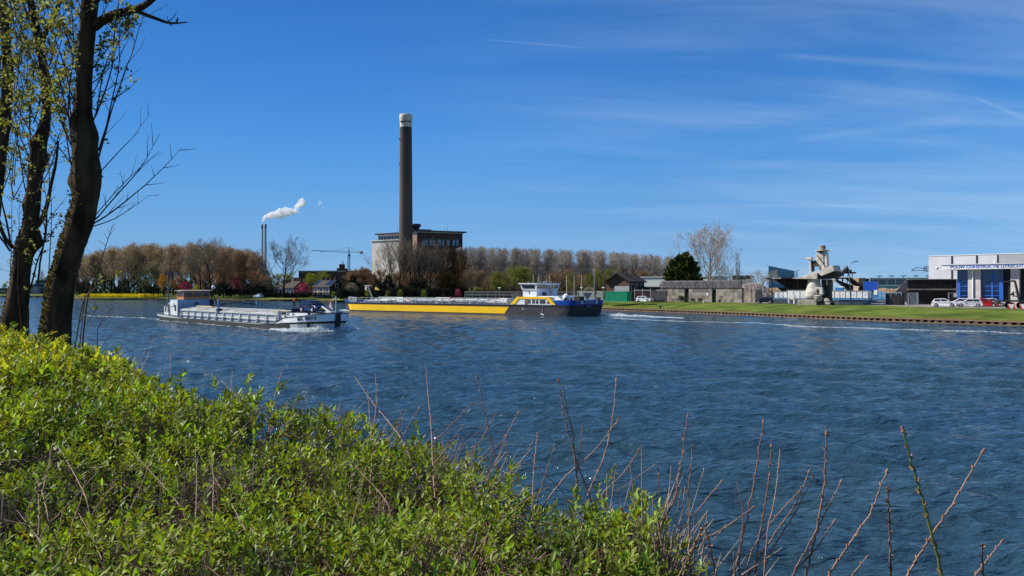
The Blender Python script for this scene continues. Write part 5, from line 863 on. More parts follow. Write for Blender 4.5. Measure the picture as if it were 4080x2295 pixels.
mk = MB().box(9.9, 10.15, 3.9, 3.93, 4.15, 4.3).box(9.9, 10.15, 3.9, 3.93, 4.4, 4.55).box(9.9, 9.95, 3.9, 3.93, 4.15, 4.75).box(10.1, 10.15, 3.9, 3.93, 4.4, 4.75); mk.build('side_marking', black_m, ship)
ant = MB()
for k, (x, y, hh) in enumerate(((11, 3, .5), (9, 2.5, 1.2), (9.5, 1, .4), (8.6, 0, .9), (10, -1, .35), (9, -2, .5), (8.4, -2.8, .35), (8.3, 1.6, .3))): ant.tube((x, y, 6.28), (x, y, 6.28+hh), .04, n=5)
ant.lathe([(.02, 0), (.3, .02), (.3, .1), (.02, .14)], (9.2, -.2, 6.5), 10).build('aerials', pale, ship)
rl = MB()
def rail(mb, pts, hgt=1.05, step=2.0, r=.035, z=2.1):
    for a, b_ in zip(pts, pts[1:]):
        a, b_ = Vector(a), Vector(b_); n = max(int((b_-a).length/step), 1)
        for i in range(n+1): p = a.lerp(b_, i/n); mb.tube((p.x, p.y, z), (p.x, p.y, z+hgt), r, n=4, cap=False)
        for k in (1, .55): mb.tube((a.x, a.y, z+hgt*k), (b_.x, b_.y, z+hgt*k), r, n=4, cap=False)
rail(rl, [(14, 5.5, 0), (58, 5.5, 0), (62, 5.2, 0)]); rl.build('deck_railing', pale, ship); rl = MB(); rail(rl, [(14, -5.5, 0), (58, -5.5, 0)]); rl.build('deck_railing', pale, ship)
rl = MB(); rail(rl, [(14.5, 5.3, 0), (16.5, 5.3, 0)], 1.15, 1, .06); rail(rl, [(30, 5.35, 0), (34, 5.35, 0)], 1.2, 2, .07); rail(rl, [(44, 5.35, 0), (52, 5.35, 0)], 1.18, 2.6, .07); rl.build('pipe_frame', white_m, ship)
pp = MB()
for k, (y, z, r_) in enumerate(((4.6, 2.45, .12), (4.1, 2.75, .15), (3.4, 2.5, .12), (2.2, 2.85, .16), (1.2, 2.6, .12), (-.6, 2.9, .14), (-2.0, 2.6, .12), (-3.6, 2.7, .14), (4.9, 2.9, .07))): pp.tube((15+k*.7, y, z), (57-k*.9, y, z), r_, n=8)
for k in range(22):
    x = 16+k*1.95; pp.tube((x, 4.9, 2.3+.3*(k % 3)), (x, -4.5, 2.5+.1*(k % 4)), .08, n=6); pp.tube((x+.5, 4.4, 2.05), (x+.5, 4.4, 3.0+.2*(k % 3)), .06, n=5)
pp.build('cargo_pipes', pale, ship)
va = MB(); rv = random.Random(8)
for k in range(70): x, y = rv.uniform(15, 58), rv.uniform(-4.5, 5.0); va.box(x-rv.uniform(.1, .4), x+rv.uniform(.1, .4), y-.15, y+.15, 2.1, 2.1+rv.uniform(.25, 1.1), rv.choice([0, 0, 1, 2]))
va.build('valves', [pale, paint('valve_grey', '#6a7080'), paint('valve_brown', '#8a6a68')], ship)
MB().box(16, 57, -.5, .5, 3.05, 3.12).build('catwalk', tdeck, ship)
for x0, x1, m_ in ((48, 50, pale), (41.5, 45.5, paint('tarp_blue', '#5c90d8')), (35, 37, pale), (24, 29, paint('tarp_pale_blue', '#a8c8e0')), (17.5, 20, pale)): MB().box(x0, x1, -1.6, 1.4, 2.8, 3.05 if m_ is not pale else 3.15).build('deck_locker', m_, ship)
MB().box(30.2, 30.6, 4.3, 4.7, 3.2, 3.5).build('red_nozzle', paint('nozzle_red', '#c02830'), ship)
sn = MB().box(43.75, 45.8, 5.56, 5.6, 2.3, 3.3, 0)
for k, (a, b_) in enumerate(((44.1, 45.4), (44.3, 45.2), (44.0, 45.5), (44.2, 45.4))): sn.box(a, b_, 5.6, 5.61, 3.08-k*.22, 3.13-k*.22, 1)
sn.build('notice_board', [white_m, paint('grey_print', '#8a8a90')], ship)
s2 = MB().box(41.5, 42.7, 5.56, 5.6, 2.32, 3.05, 0); s2.build('red_notice_board', [white_m], ship); rr2 = MB()
for a in (41.6, 42.55): rr2.box(a, a+.06, 5.6, 5.61, 2.36, 3.0)
rr2.box(41.6, 42.6, 5.6, 5.61, 2.95, 3.0).box(41.6, 42.6, 5.6, 5.61, 2.36, 2.41); rr2.prism([(41.8, 2.5), (41.9, 2.5), (42.4, 2.9), (42.3, 2.9)], 5.6, 5.61).prism([(42.3, 2.5), (42.4, 2.5), (41.9, 2.9), (41.8, 2.9)], 5.6, 5.612); rr2.build('red_print', paint('print_red', '#d05048'), ship)
# bow
MB().box(62.6, 63.8, 3.6, 4.4, 2.1, 3.3).box(60.2, 62.4, 4.9, 5.0, 2.1, 3.25).box(64.3, 65.3, 2.6, 3.2, 2.1, 3.3).build('number_boards', pale, ship)
for ch, x, y in (('0', 63.2, 4.42), ('5', 61.9, 5.02), ('1', 60.9, 5.02)): textobj('hull_number', ch, .95, black_m, ship, (x, y, 2.72), Euler((math.radians(90), 0, math.pi)), .01, .02)
MB().tube((59.75, 0, 2.1), (61.9, 0, 6.0), .14, .1, 8).box(60.6, 63.2, -.1, .1, 5.95, 6.1).build('bow_mast', pale, ship); MB().prism([(62.2, 5.9), (62.9, 5.9), (63.0, 4.9), (62.4, 4.9)], -.02, .02).build('signal_flag', paint('flag_pinkwhite', '#d8b8b8'), ship); MB().prism([(59.2, 5.7), (59.4, 5.0), (58.0, 4.9)], -.35, .02).build('yellow_flag', paint('flag_yellow', '#e8c040'), ship)
# stern
MB().lathe([(.0, 0), (.62, .02), (.68, .5), (.55, .95), (.28, 1.22), (0.01, 1.3)], (.9, 4.6, 2.95), 16).build('white_dome', white_m, ship)
for x, y in ((.6, 5.2), (-.5, 4.9), (-.7, -3.9), (-.7, -4.7)): MB().tube((x, y, 2.6), (x, y, 3.5), .2, n=10).build('bollard', black_m, ship)
MB().box(.5, 7.5, -4.6, 4.4, 2.1, 3.15).prism([(2.5, 3.15), (3.2, 3.75), (7.8, 3.75), (8.2, 3.15)], -4, 4).build('stern_deckhouse', MATS['ship_white'], ship)
MB().box(-1.2, .2, 1.6, 3.1, 2.4, 3.7).tube((-.6, 2.6, 3.5), (.4, 1.2, 4.4), .12).build('stern_winch', hull_d, ship); MB().prism([(-.6, 3.0), (.5, 4.4), (-1.7, 4.4)], -.5, -.42, axis='y').build('stern_anchor', navy_m, ship); MB().path([(-1.4, -1.5, 3.0), (-1.4, -2.6, 4.0), (-1.4, -2.6, 3.0)], .05).build('stern_davit', pale, ship)
textobj('name_lettering', 'HEIDI REICH', .62, paint('letter_grey', '#9aa0b8'), ship, (-1.49, .2, 2.5), Euler((math.radians(90), 0, math.radians(-90))), .012, .012, 1.0)
textobj('port_lettering', 'LAUFFEN', .40, MATS['letter_grey'], ship, (-1.33, .2, 1.80), Euler((math.radians(90), 0, math.radians(-90))), .012, .004, 1.0)
for y in (2.7, -2.4): MB().box(-1.5, -1.3, y-.35, y+.35, 2.3, 2.92).build('fairlead', hull_l, ship)
MB().tube((5.9, 5.85, .35), (5.0, 5.85, .15), .16, n=10).tube((5.5, 5.8, .3), (5.4, 5.75, 2.0), .03).build('hanging_fender', pale, ship); MB().box(9.4, 10.4, 5.76, 5.8, 1.1, 1.15).box(10.0, 10.3, 5.76, 5.82, 1.15, 1.5).build('hull_mark', pale, ship)
rl = MB(); rail(rl, [(12.2, 4.6, 0), (13.6, 4.6, 0)], 1.2, 1, .05, 3.0); rl.tube((12.2, 4.6, 4.6), (14.0, 4.6, 3.2), .05); rl.build('stair_rail', tdeck, ship)
# foam where the ships push through the water
foam_m = mat('foam', lin('#f4f8fa', .97), lin('#d4e0e2', .95), rough=.6, nscale=3, trans=.3)
def foam(label, pts, n, wid, sz, hgt, seed, flat=.5):
    """churned white water: many small flakes, most lying flat, some thrown up"""
    r = np.random.default_rng(seed); P = np.array(pts, float); L = np.r_[0, np.cumsum(np.linalg.norm(np.diff(P[:, :2], axis=0), axis=1))]; t = r.random(n)*L[-1]; br = .5+.5*np.sin(t*1.1+seed)*np.sin(t*.37+2*seed)
    keep = r.random(n) < .35+.65*br; t = t[keep]; n = len(t); x, y, ws_, hs_ = (np.interp(t, L, P[:, k]) for k in range(4))
    g_ = r.normal(size=(n, 2))*.5; cl_ = np.sin(x*2.3+y*1.1)*np.sin(y*2.7-x*.9)*.3; q = np.exp(-(g_**2).sum(1)*1.4); C = np.c_[x+g_[:, 0]*ws_*wid, y+g_[:, 1]*ws_*wid, .03+hs_*hgt*q*r.random(n)**1.3*(1+cl_)+waves(x, y)*(np.hypot(x, y) < 150)]
    lie = r.random(n) < flat; D = r.normal(size=(n, 3)); D[lie, 2] *= .12; D /= np.linalg.norm(D, axis=1, keepdims=True); A = np.cross(D, np.where(lie[:, None], np.array([[0, 0, 1.]])+r.normal(size=(n, 3))*.12, r.normal(size=(n, 3)))); A /= np.linalg.norm(A, axis=1, keepdims=True)
    s_ = (r.uniform(.4, 1.5, n)*sz)[:, None]; V = np.stack([C-D*s_*.5, C+A*s_*.45, C+D*s_*.5, C-A*s_*.45], 1).reshape(-1, 3); tag(link('foam', npmesh('foam', V, np.arange(4*n).reshape(n, 4)), foam_m), label, 'foam', None, 'stuff')
def L2W(O, a, x, y): return (O[0]+math.cos(a)*x-math.sin(a)*y, O[1]+math.sin(a)*x+math.cos(a)*y)
bp_ = [(*L2W(RO, RA, x, y), w, h_) for x, y, w, h_ in ((3.2, -4.6, .5, .3), (1.2, -2.6, .8, .8), (-.4, -.8, .8, 1), (-.3, .8, .9, 1), (.8, 2.0, .9, 1), (2.6, 3.2, .9, .8), (5, 3.9, .8, .6), (8, 4.3, .6, .35))]
foam('white bow wave along the bow of the grey barge', bp_, 26000, .5, .10, .55, 1, .35)
foam('thin foam along the hull of the grey barge', [(*L2W(RO, RA, x, 3.6), .5, .2) for x in (8, 20, 32, 46)]+[(*L2W(RO, RA, 56, 1), 1.5, .3), (*L2W(RO, RA, 66, 2), 1.5, .1), (*L2W(RO, RA, 84, 5), 1.2, .1)], 2600, .5, .13, .12, 2, .85)
foam('white propeller wash behind the stern of the yellow ship', [(*L2W(TOx, TA, x, y), w, h_) for x, y, w, h_ in ((-2.5, -2, .8, .6), (-5, -2.6, 1.3, 1), (-8, -2, 1.3, .8), (-13, -1.5, 1.0, .3), (-20, -1, .5, .1))], 15000, .6, .13, .6, 3, .5)
W_ = [gp(2440, 1268, 0), gp(2560, 1275, 0), gp(2740, 1281, 0), gp(2900, 1285, 0), gp(3100, 1292, 0), gp(3200, 1303, 0), gp(3400, 1306, 0), gp(3700, 1318, 0), gp(4080, 1328, 0)]
foam('long pale foam streak trailing from the yellow ship along the right bank', [(x, y, w, .1) for (x, y), w in zip(W_, (1.4, 1.3, .7, .5, .5, 1.3, 1.8, 2.2, 1.8))], 11000, .6, .12, .03, 4, .96)
foam('foam at the bow of the yellow ship', [(*L2W(TOx, TA, x, y), w, .3) for x, y, w in ((69, 1, 1.2), (67, 4, 1.2), (62, 6, .8))], 1800, .5, .15, .4, 5)
# ------------------------------------------------------------------ buildings and yard
def bthing(fr, name, label, cat, group=None): return thing(name, label, cat, (fr.O[0], fr.O[1], 0), fr.a, group)
def pbox(mb, fr, px0, px1, py0, py1, y0=-.03, y1=.02, mi=0, ref=None):
    """box on the building plane given by picture columns/rows (heights read at column ref)"""
    r_ = px0 if ref is None else ref; s0, s1 = fr.s(px0), fr.s(px1); return mb.box(min(s0, s1), max(s0, s1), y0, y1, fr.z(r_, py1), fr.z(r_, py0), mi)
brick = mat('brick_brown', lin('#8a6152', .62), lin('#6d4a40', .6), rough=.9, nscale=3, stretch=(1, 1, 4), bump=.01); brickd = mat('brick_dark', lin('#5e4238', .6), lin('#4a342e', .58), rough=.9, nscale=2, stretch=(1, 1, 3), bump=.01); rooft = mat('roof_tiles', lin('#5c5048', .6), lin('#4a4038', .58), rough=.85, nscale=3, stretch=(3, 3, 1)); conc = mat('concrete_weathered', lin('#b8ac9c', .82), lin('#8c8276', .72), rough=.9, nscale=.9, bump=.01, stretch=(1, 1, .6)); clad_l = mat('cladding_light', lin('#dcdee0', .88), lin('#d0d2d6', .86), rough=.5, nscale=.3); clad_g = paint('cladding_grey', '#a8aaad', .5); metal_g = paint('galvanised', '#a8acb0', .45, metal=.3); cream = paint('cream_wall', '#d8c4a8', .8, dirt=.88)
winm = mat('window_glass', lin('#3a5068', .5), lin('#1a2430', .5), rough=.05, nscale=.5, spec=.9); blk = mat('black_cladding', lin('#161616', .7), lin('#0e0e0e', .7), rough=.6, nscale=1)
green_c = paint('container_green', '#0e9c70', .5, dirt=.9); gravel = mat('gravel_heap', lin('#a89c98', .7), lin('#6a6260', .62), rough=1, nscale=1.1, bump=.05, bscale=6, detail=8, contrast=(.42, .58)); sand = mat('sand_heap', lin('#b09880', .7), lin('#907a66', .66), rough=1, nscale=.8, bump=.04)
def gable_house(fr, name, label, x0, x1, depth, z0, zeave, zridge, wall_m, roof_m, over=.4, ridge_along='y', lean=None):
    """ridge_along 'y': gable wall faces the water; 'x': eaves face the water"""
    t = bthing(fr, name, label, 'house'); xm = (x0+x1)/2 if lean is None else lean
    if ridge_along == 'y':
        MB().prism([(x0, z0), (x0, zeave), (xm, zridge-.1), (x1, zeave), (x1, z0)], 0, depth).build('wall', wall_m, t); r = MB()
        for (a, za), (b, zb) in (((x0-.45, zeave-.25), (xm, zridge)), ((xm, zridge), (x1+.45, zeave-.25))): r.prism([(a, za), (b, zb), (b, zb+.22), (a, za+.22)], -over, depth+over)
    else:
        MB().prism([(0, z0), (0, zeave), (depth/2, zridge-.1), (depth, zeave), (depth, z0)], x0, x1, axis='x').build('wall', wall_m, t); r = MB()
        for (a, za), (b, zb) in (((-.45, zeave-.25), (depth/2, zridge)), ((depth/2, zridge), (depth+.45, zeave-.25))): r.prism([(a, za), (b, zb), (b, zb+.22), (a, za+.22)], x0-over, x1+over, axis='x')
    r.build('roof', roof_m, t); return t
# brick gable house right of the ships
fr = Fr(2416, 204, -34)
s1 = fr.s(2508); h = gable_house(fr, 'brick_house', 'brown brick house whose gable rises above the green container', 0, s1, 9.5, GZ, fr.z(2416, 1121), fr.z(2461, 1090), brick, rooft, .95)
MB().box(s1*.36, s1-.05, -.06, 0, GZ, fr.z(2461, 1140)).build('grey_panel', clad_g, h)
for y0, y1, z0, z1 in ((1.2, 2.6, 4.6, 6.6), (4.2, 5.4, 4.8, 6.6), (7, 8.4, 4.8, 6.6)): f_ = MB().box(s1, s1+.05, y0, y1, z0, z1).build('window', white_m, h); MB().box(s1+.05, s1+.07, y0+.12, y1-.12, z0+.12, z1-.12).build('pane', winm, f_)
for y, x in ((3.2, s1/2-.6), (3.2, s1/2+.25), (8.5, s1/2)): ch = MB().box(x, x+.6, y, y+.6, 8.5, 10.6).box(x-.06, x+.66, y-.06, y+.66, 10.3, 10.45); ch.tube((x+.3, y+.3, 10.6), (x+.3, y+.3, 11.0), .13); ch.build('chimney', brickd, h)
fr = Fr(2500, 207, -34); t = bthing(fr, 'shed', 'flat dark blue grey lean-to shed right of the brick gable house', 'shed'); mb = MB(); mb.box(.2, 9.8, 0, 7, GZ, 5.6); mb.build('wall', paint('shed_dark', '#2a2e36', .6), t); MB().box(0, 10, -.3, 7.2, 5.6, 5.85).build('roof', rooft, t); MB().box(2.4, 6.8, -.05, 0, 2.3, 5.0).build('red_door', brick, t)
# white flat hall behind
fr = Fr(2540, 262, -30); t = bthing(fr, 'warehouse', 'low pale grey warehouse behind the brick house and the evergreen', 'warehouse'); MB().box(0, 26, 0, 20, GZ, 9.2).build('wall', clad_l, t); MB().box(-.3, 26.3, -.3, 20, 9.2, 9.6).build('roof', clad_g, t); MB().box(2, 22, -.06, 0, 3, 4.6).build('window', winm, t)
# green container
fr = Fr(2411, 190, -38); t = bthing(fr, 'container', 'bright green ribbed open container on the grass beside the brick house', 'container'); s1 = fr.s(2497); zt = fr.z(2411, 1161); MB().box(0, s1, 0, 2.5, GZ+.15, zt).build('body', green_c, t); rb = MB()
for k in range(15): rb.box(k*s1/14-.05, k*s1/14+.05, -.08, 0, GZ+.15, zt-.1)
rb.box(-.05, s1+.05, -.1, .02, zt-.12, zt).box(-.05, s1+.05, -.1, .02, GZ+.05, GZ+.2); rb.box(s1, s1+.08, .3, .4, GZ+.15, zt).box(s1, s1+.08, 1.2, 1.3, GZ+.15, zt); rb.build('ribs', green_c, t)
# grey fence panels left of the green container
for k, (p0, p1) in enumerate(((2378, 2406), (2338, 2372), (2300, 2335))):
    fr = Fr(p0, 196+k*3, -38); t = bthing(fr, 'fence', ['grey panel fence right behind the ship stern touching the container', 'grey panel fence second from the green container', 'pale grey panel fence farthest from the green container'][k], 'fence'); s1 = fr.s(p1); m_ = MB()
    for q in range(int(s1/.45)): m_.box(q*.45, q*.45+.4, 0, .05, GZ, 4.7)
    m_.build('panels', paint('fence_grey', '#8c9088', .7), t); MB().box(0, s1, -.04, 0, 4.2, 4.3).box(0, s1, -.04, 0, 2.6, 2.7).build('rails', metal_g, t)
# dark gate behind the white car
fr = Fr(2528, 189, -38); t = bthing(fr, 'gate', 'brown red lattice gate behind the white car beside the container', 'gate'); s1 = fr.s(2592); m_ = MB(); rail_z = (GZ+.1, 4.9)
for q in range(int(s1/.22)+1): m_.box(q*.22, q*.22+.06, .02, .06, GZ+.1, 4.8)
m_.build('lattice', paint('gate_red', '#6a4040', .7), t); m_ = MB().box(0, s1, 0, .08, 4.8, 4.95).box(0, s1, 0, .08, GZ+.05, GZ+.15)
for q in (0, .5, 1): m_.box(q*s1-.06, q*s1+.06, -.02, .1, GZ, 5.3)
m_.build('gate_frame', metal_g, t); fr = Fr(2592, 188, -38); t = bthing(fr, 'block_wall', 'low dark grey block wall between the gate and the long concrete wall', 'wall'); MB().box(0, 4.2, 0, .5, GZ, 4.7).build('blocks', mat('dark_blocks', lin('#5c5c60', .6), lin('#434346', .6), rough=.9, nscale=2), t)
# long concrete block wall with netting
fr = Fr(2615, 190, -39); t = bthing(fr, 'concrete_wall', 'long weathered concrete block wall with dark netting on top', 'wall'); S_ = fr.s; zt = fr.z(2615, 1152)
bk = MB(); rw = random.Random(3); segs_ = ((2615, 2727), (2744, 2836), (2853, 2955)); cmats = [conc, mat('concrete_pale', lin('#c0b4a6', .85), lin('#a09486', .78), rough=.9, nscale=2), mat('concrete_dark', lin('#9a8e84', .72), lin('#7a7068', .7), rough=.9, nscale=1.4)]
for a, b_ in segs_:
    s0, s1 = S_(a), S_(b_); nx = max(int((s1-s0)/.85), 1); dx = (s1-s0)/nx
    for i in range(nx):
        for j in range(4): z0 = GZ+j*(zt-GZ)/4; d_ = rw.uniform(0, .02); bk.box(s0+i*dx+.008, s0+(i+1)*dx-.008, d_, .8, z0+.008, z0+(zt-GZ)/4-.008+(0 if j < 3 else rw.uniform(-.06, .04)), rw.choice([0, 0, 1, 2, 2 if j == 3 else 0]))
bk.build('blocks', cmats, t); MB().box(S_(2615), S_(2955), .9, 1.2, GZ, zt-.1).box(S_(2727), S_(2744), .35, .8, GZ, zt-.9).box(S_(2836), S_(2853), .35, .8, GZ, zt-.9).build('backing', blk, t)
zn = fr.z(2630, 1119); net = mat('debris_netting', lin('#787678', .8), lin('#605e60', .78), rough=.9, nscale=.4, stretch=(1, 1, 2)); s0, s1 = S_(2630), S_(2952); nm = MB(); n_ = 64
V = [(s0+(s1-s0)*i/n_, .6-.05*math.sin(j*.63)*(1 if i % 7 else .2), zt+(zn-zt)*j/5) for i in range(n_+1) for j in range(6)]; nm.add(V, [(i*6+j, (i+1)*6+j, (i+1)*6+j+1, i*6+j+1) for i in range(n_) for j in range(5)], 0, True); no = nm.build('netting', net, t); sm = no.modifiers.new('thick', 'SOLIDIFY'); sm.thickness = .02
ps = MB()
for k in range(10): x = s0+(s1-s0)*(k+.3)/9.6; ps.path([(x, .55, zt-.3), (x+.12, .2, zt+.6), (x+.05, .1, zt+1.3), (x-.15, .45, zn+.05)], .06, 5)
ps.build('net_posts', black_m, t); w_ = MB().box(S_(2815), S_(2823), -.05, 0, 3.6, 4.2).build('notice_board', white_m, t)
for i, (px, ty) in enumerate(((2640, 1192), (2712, 1178), (2730, 1186), (2762, 1188), (2790, 1187), (2868, 1192))): plant(V_BUSH, i, 'scr', bark_g, twig_g, L_olive, 'scrub_bush', 'low scrubby grey green bush growing against the concrete wall', 'bush', px, np.interp(px, [2615, 2955], [186, 173]), ty, 4, 1.4, 'scrub bushes along the concrete wall')
# gravel heap and its bay
fr = Fr(2955, 182, -40); t = bthing(fr, 'gravel_bay', 'low concrete bay walls in front of the gravel heap', 'wall'); MB().box(.4, 2.4, 0, .6, GZ, 5.0).box(2.9, 3.5, -.4, 4, GZ, 5.1).build('blocks', conc, t); MB().box(-.2, .35, .1, .8, GZ, 5.4).build('dark_post', blk, t)
def heap(name, label, px0, px1, Y, prof, m, depth, seed):
    """loose heap: ridge profile in picture columns/rows"""
    r = np.random.default_rng(seed); cx_ = X((px0+px1)/2, Y); t_xs = np.linspace(px0, px1, 44); zr = np.interp(t_xs, [p[0] for p in prof], [Z(p[1], Y) for p in prof]); v = np.linspace(0, 1, 18); G = []
    for i, px in enumerate(t_xs):
        for q in v: f = math.sin(q*math.pi)**.85; G.append((X(px, Y)-cx_, (q-.35)*depth, GZ-.1+(zr[i]-GZ)*f+.12*r.normal()*f))
    I = np.arange(44*18).reshape(44, 18); Fc = np.stack([I[:-1, :-1], I[1:, :-1], I[1:, 1:], I[:-1, 1:]], -1).reshape(-1, 4); V = np.array(G); V[:, 2] -= 0
    o = link(name, npmesh(name, V, Fc, smooth=False), m); o.location = (cx_, Y, 0); return tag(o, label, 'heap')
heap('gravel_heap', 'big grey gravel heap with dark and pale streaks right of the netted wall', 2948, 3105, 190, [(2948, 1140), (2965, 1133), (3000, 1125), (3030, 1126), (3060, 1140), (3085, 1170), (3105, 1195)], gravel, 16, 1)
heap('sand_heap', 'brown sand heap behind the blue container and the bicycle', 3490, 3640, 205, [(3490, 1152), (3530, 1146), (3580, 1152), (3618, 1140), (3640, 1150)], sand, 14, 2)
heap('sand_heap', 'pale brown sand heap behind the left portable office', 3070, 3150, 195, [(3070, 1150), (3100, 1146), (3135, 1146), (3150, 1150)], sand, 10, 3)
# black open shed roofs
def shed(px0, px1, Y, ang, zt_py, zb_py, label, slope_r=False):
    fr = Fr(px0, Y, ang); t = bthing(fr, 'open_shed', label, 'shed'); s1 = fr.s(px1); z1 = fr.z(px0, zt_py); zb = fr.z(px0, zb_py)
    pts = [(0, z1), (s1, z1), (s1, z1-.2), (0, z1-.25)] if not slope_r else [(0, z1), (s1*.58, z1), (s1, z1-2.6), (s1, z1-2.9), (s1*.58, z1-.3), (0, z1-.3)]
    MB().prism(pts, 0, 16).build('roof', blk, t); MB().prism([(1.6, z1-.2), (s1-.2 if not slope_r else s1*.98, z1-.25 if not slope_r else z1-3), (s1-.2, GZ), (5.5, GZ), (5.2, zb)], 8, 16).build('back_wall', blk, t); p = MB()
    for k in range(4): p.tube((s1*(.12+.27*k), .8, GZ), (s1*(.12+.27*k), .8, z1-(.2 if not (slope_r and k > 1) else 1.7)), .14, n=8)
    p.build('posts', brickd, t); w = MB()
    for a in (.12, .55) if not slope_r else (.3,): w.box(s1*a, s1*a+2.2, -.06, 0, z1-.22, z1-.02)
    w.build('fascia_lights', white_m, t); return t
shed(3052, 3245, 186, -20, 1107, 1150, 'black open storage shed with a thin flat roof left of the sculpture'); shed(3300, 3450, 180, -20, 1103, 1158, 'black storage shed with sloping roof end right of the sculpture', True)
# portable offices, white with a blue stripe
def cabin(px0, px1, Y, ang, pt, pb, label, n, door=None):
    fr = Fr(px0, Y, ang); t = bthing(fr, 'portable_office', label, 'cabin'); s1 = fr.s(px1); z1, z0 = fr.z(px0, pt), fr.z(px0, pb); MB().box(0, s1, 0, 2.6, z0+.55, z1).build('wall', white_m, t); MB().box(0, s1, -.02, 2.62, z0, z0+.55).build('blue_band', paint('cabin_blue', '#4a80b0', .5), t); MB().box(.1, s1-.1, .1, 2.4, GZ, z0).build('skirt', paint('skirt_grey', '#4c5660', .7), t); r = MB().box(-.06, s1+.06, -.06, 2.7, z1, z1+.12)
    for k in range(n+1): r.box(k*s1/n-.05, k*s1/n+.05, -.05, 0, z0, z1)
    r.build('frame', metal_g, t)
    if door: MB().box(s1*door, s1*door+1.0, -.06, 0, z0+.1, z1-.25).build('door', white_m, t)
    for k in range(n):
        if k % 2 == 0 and not door: MB().box((k+.25)*s1/n, (k+.7)*s1/n, -.03, 0, z0+1.1, z1-.5).build('blind_window', paint('blind', '#dcdcde', .5), t)
    return t
cabin(3084, 3138, 164, -38, 1163, 1196, 'white and blue portable office with steps beside the dark parked car', 3); cabin(3136, 3212, 161, -38, 1158, 1198, 'white and blue portable office touching the sculpture on its left', 3, .08); cabin(3302, 3458, 155, -40, 1160, 1197, 'long white and blue portable office right of the sculpture', 7)
fr = Fr(3105, 160.5, -38); t = bthing(fr, 'steps', 'dark steel steps in front of the left portable office', 'stairs'); m_ = MB()
for k in range(7): m_.box(k*.28, k*.28+.3, -.9, 0, GZ+1.4-.2*k-.05, GZ+1.4-.2*k)
m_.path([(0, -.9, GZ+2.3), (2.0, -.9, GZ+.9)], .04).path([(0, -.9, GZ+1.4), (0, -.9, GZ+2.3)], .04).path([(2.0, -.9, GZ), (2.0, -.9, GZ+.9)], .04); m_.build('flight', navy_m, t)
fr = Fr(3138, 159, -38); t = bthing(fr, 'table', 'white bench table on the grass before the portable office', 'table'); s1 = fr.s(3165); MB().box(0, s1, 0, .8, GZ+1.2, GZ+1.9).build('top', white_m, t)
for a in (.02, s1-.27): MB().box(a, a+.25, .1, .7, GZ, GZ+1.2).build('leg', white_m, t)
fr = Fr(3085, 162.5, -38); t = bthing(fr, 'dark_fence', 'dark low fence under the left portable offices', 'fence'); MB().box(0, fr.s(3178), 0, .06, GZ, GZ+.95).build('panel', paint('fence_dark', '#3c4854', .7), t)
for k, (a, b_, Y, lab) in enumerate(((3345, 3470, 152.5, 'grey slatted fence below the long portable office'), (3470, 3530, 149.5, 'grey slatted fence left of the bicycle'))):
    fr = Fr(a, Y, -40); t = bthing(fr, 'slat_fence', lab, 'fence'); s1 = fr.s(b_); m_ = MB()
    for q in range(4): m_.box(0, s1, 0, .04, GZ+.06+q*.25, GZ+.06+q*.25+.13)
    m_.build('slats', paint('slat_grey', '#848c8e', .7), t); p_ = MB()
    for q in range(int(s1/2.4)+1): p_.box(q*2.4-.05, q*2.4+.05, -.03, .08, GZ, GZ+1.3)
    p_.build('posts', metal_g, t)
# containers, skips, heater box seen over the portable office
fr = Fr(3440, 176, -36); t = bthing(fr, 'container', 'blue ribbed shipping container standing high behind the long portable office', 'container'); s1 = fr.s(3491); z0, z1 = fr.z(3440, 1158), fr.z(3440, 1122); cb = paint('container_blue', '#1c5cc0', .5, dirt=.92); MB().box(0, s1, 0, 2.5, z0, z1).build('body', cb, t); m_ = MB()
for k in range(12): m_.box(k*s1/12+.05, k*s1/12+.2, -.05, 0, z0+.1, z1-.1)
m_.box(0, s1, -.06, 0, z1-.1, z1+.02).build('ribs', cb, t); MB().box(.2, s1-.2, .2, 2.3, GZ, z0).build('stacked_base', navy_m, t)
fr = Fr(3326, 166, -38); t = bthing(fr, 'skip', 'small blue skip with a white sheet behind the long portable office', 'skip'); s1 = fr.s(3358); MB().prism([(.3, 4.2), (s1-.3, 4.2), (s1, fr.z(3326, 1146)), (0, fr.z(3326, 1146))], 0, 1.6).build('body', paint('skip_blue', '#2c78b8', .5), t); MB().box(.9, 1.7, .1, 1.2, fr.z(3326, 1146), fr.z(3326, 1141)).build('white_sheet', white_m, t); MB().box(.4, s1-.4, .2, 1.4, GZ, 4.2).build('stand', blk, t)
fr = Fr(3400, 166, -38); t = bthing(fr, 'cabinet', 'pale beige cabinet behind the long portable office', 'cabinet'); MB().box(0, 1.0, 0, 1.2, GZ, fr.z(3400, 1140)).build('body', cream, t); MB().box(1.0, 1.04, .1, 1.1, 3.5, 5.4).build('side_door', brick, t)
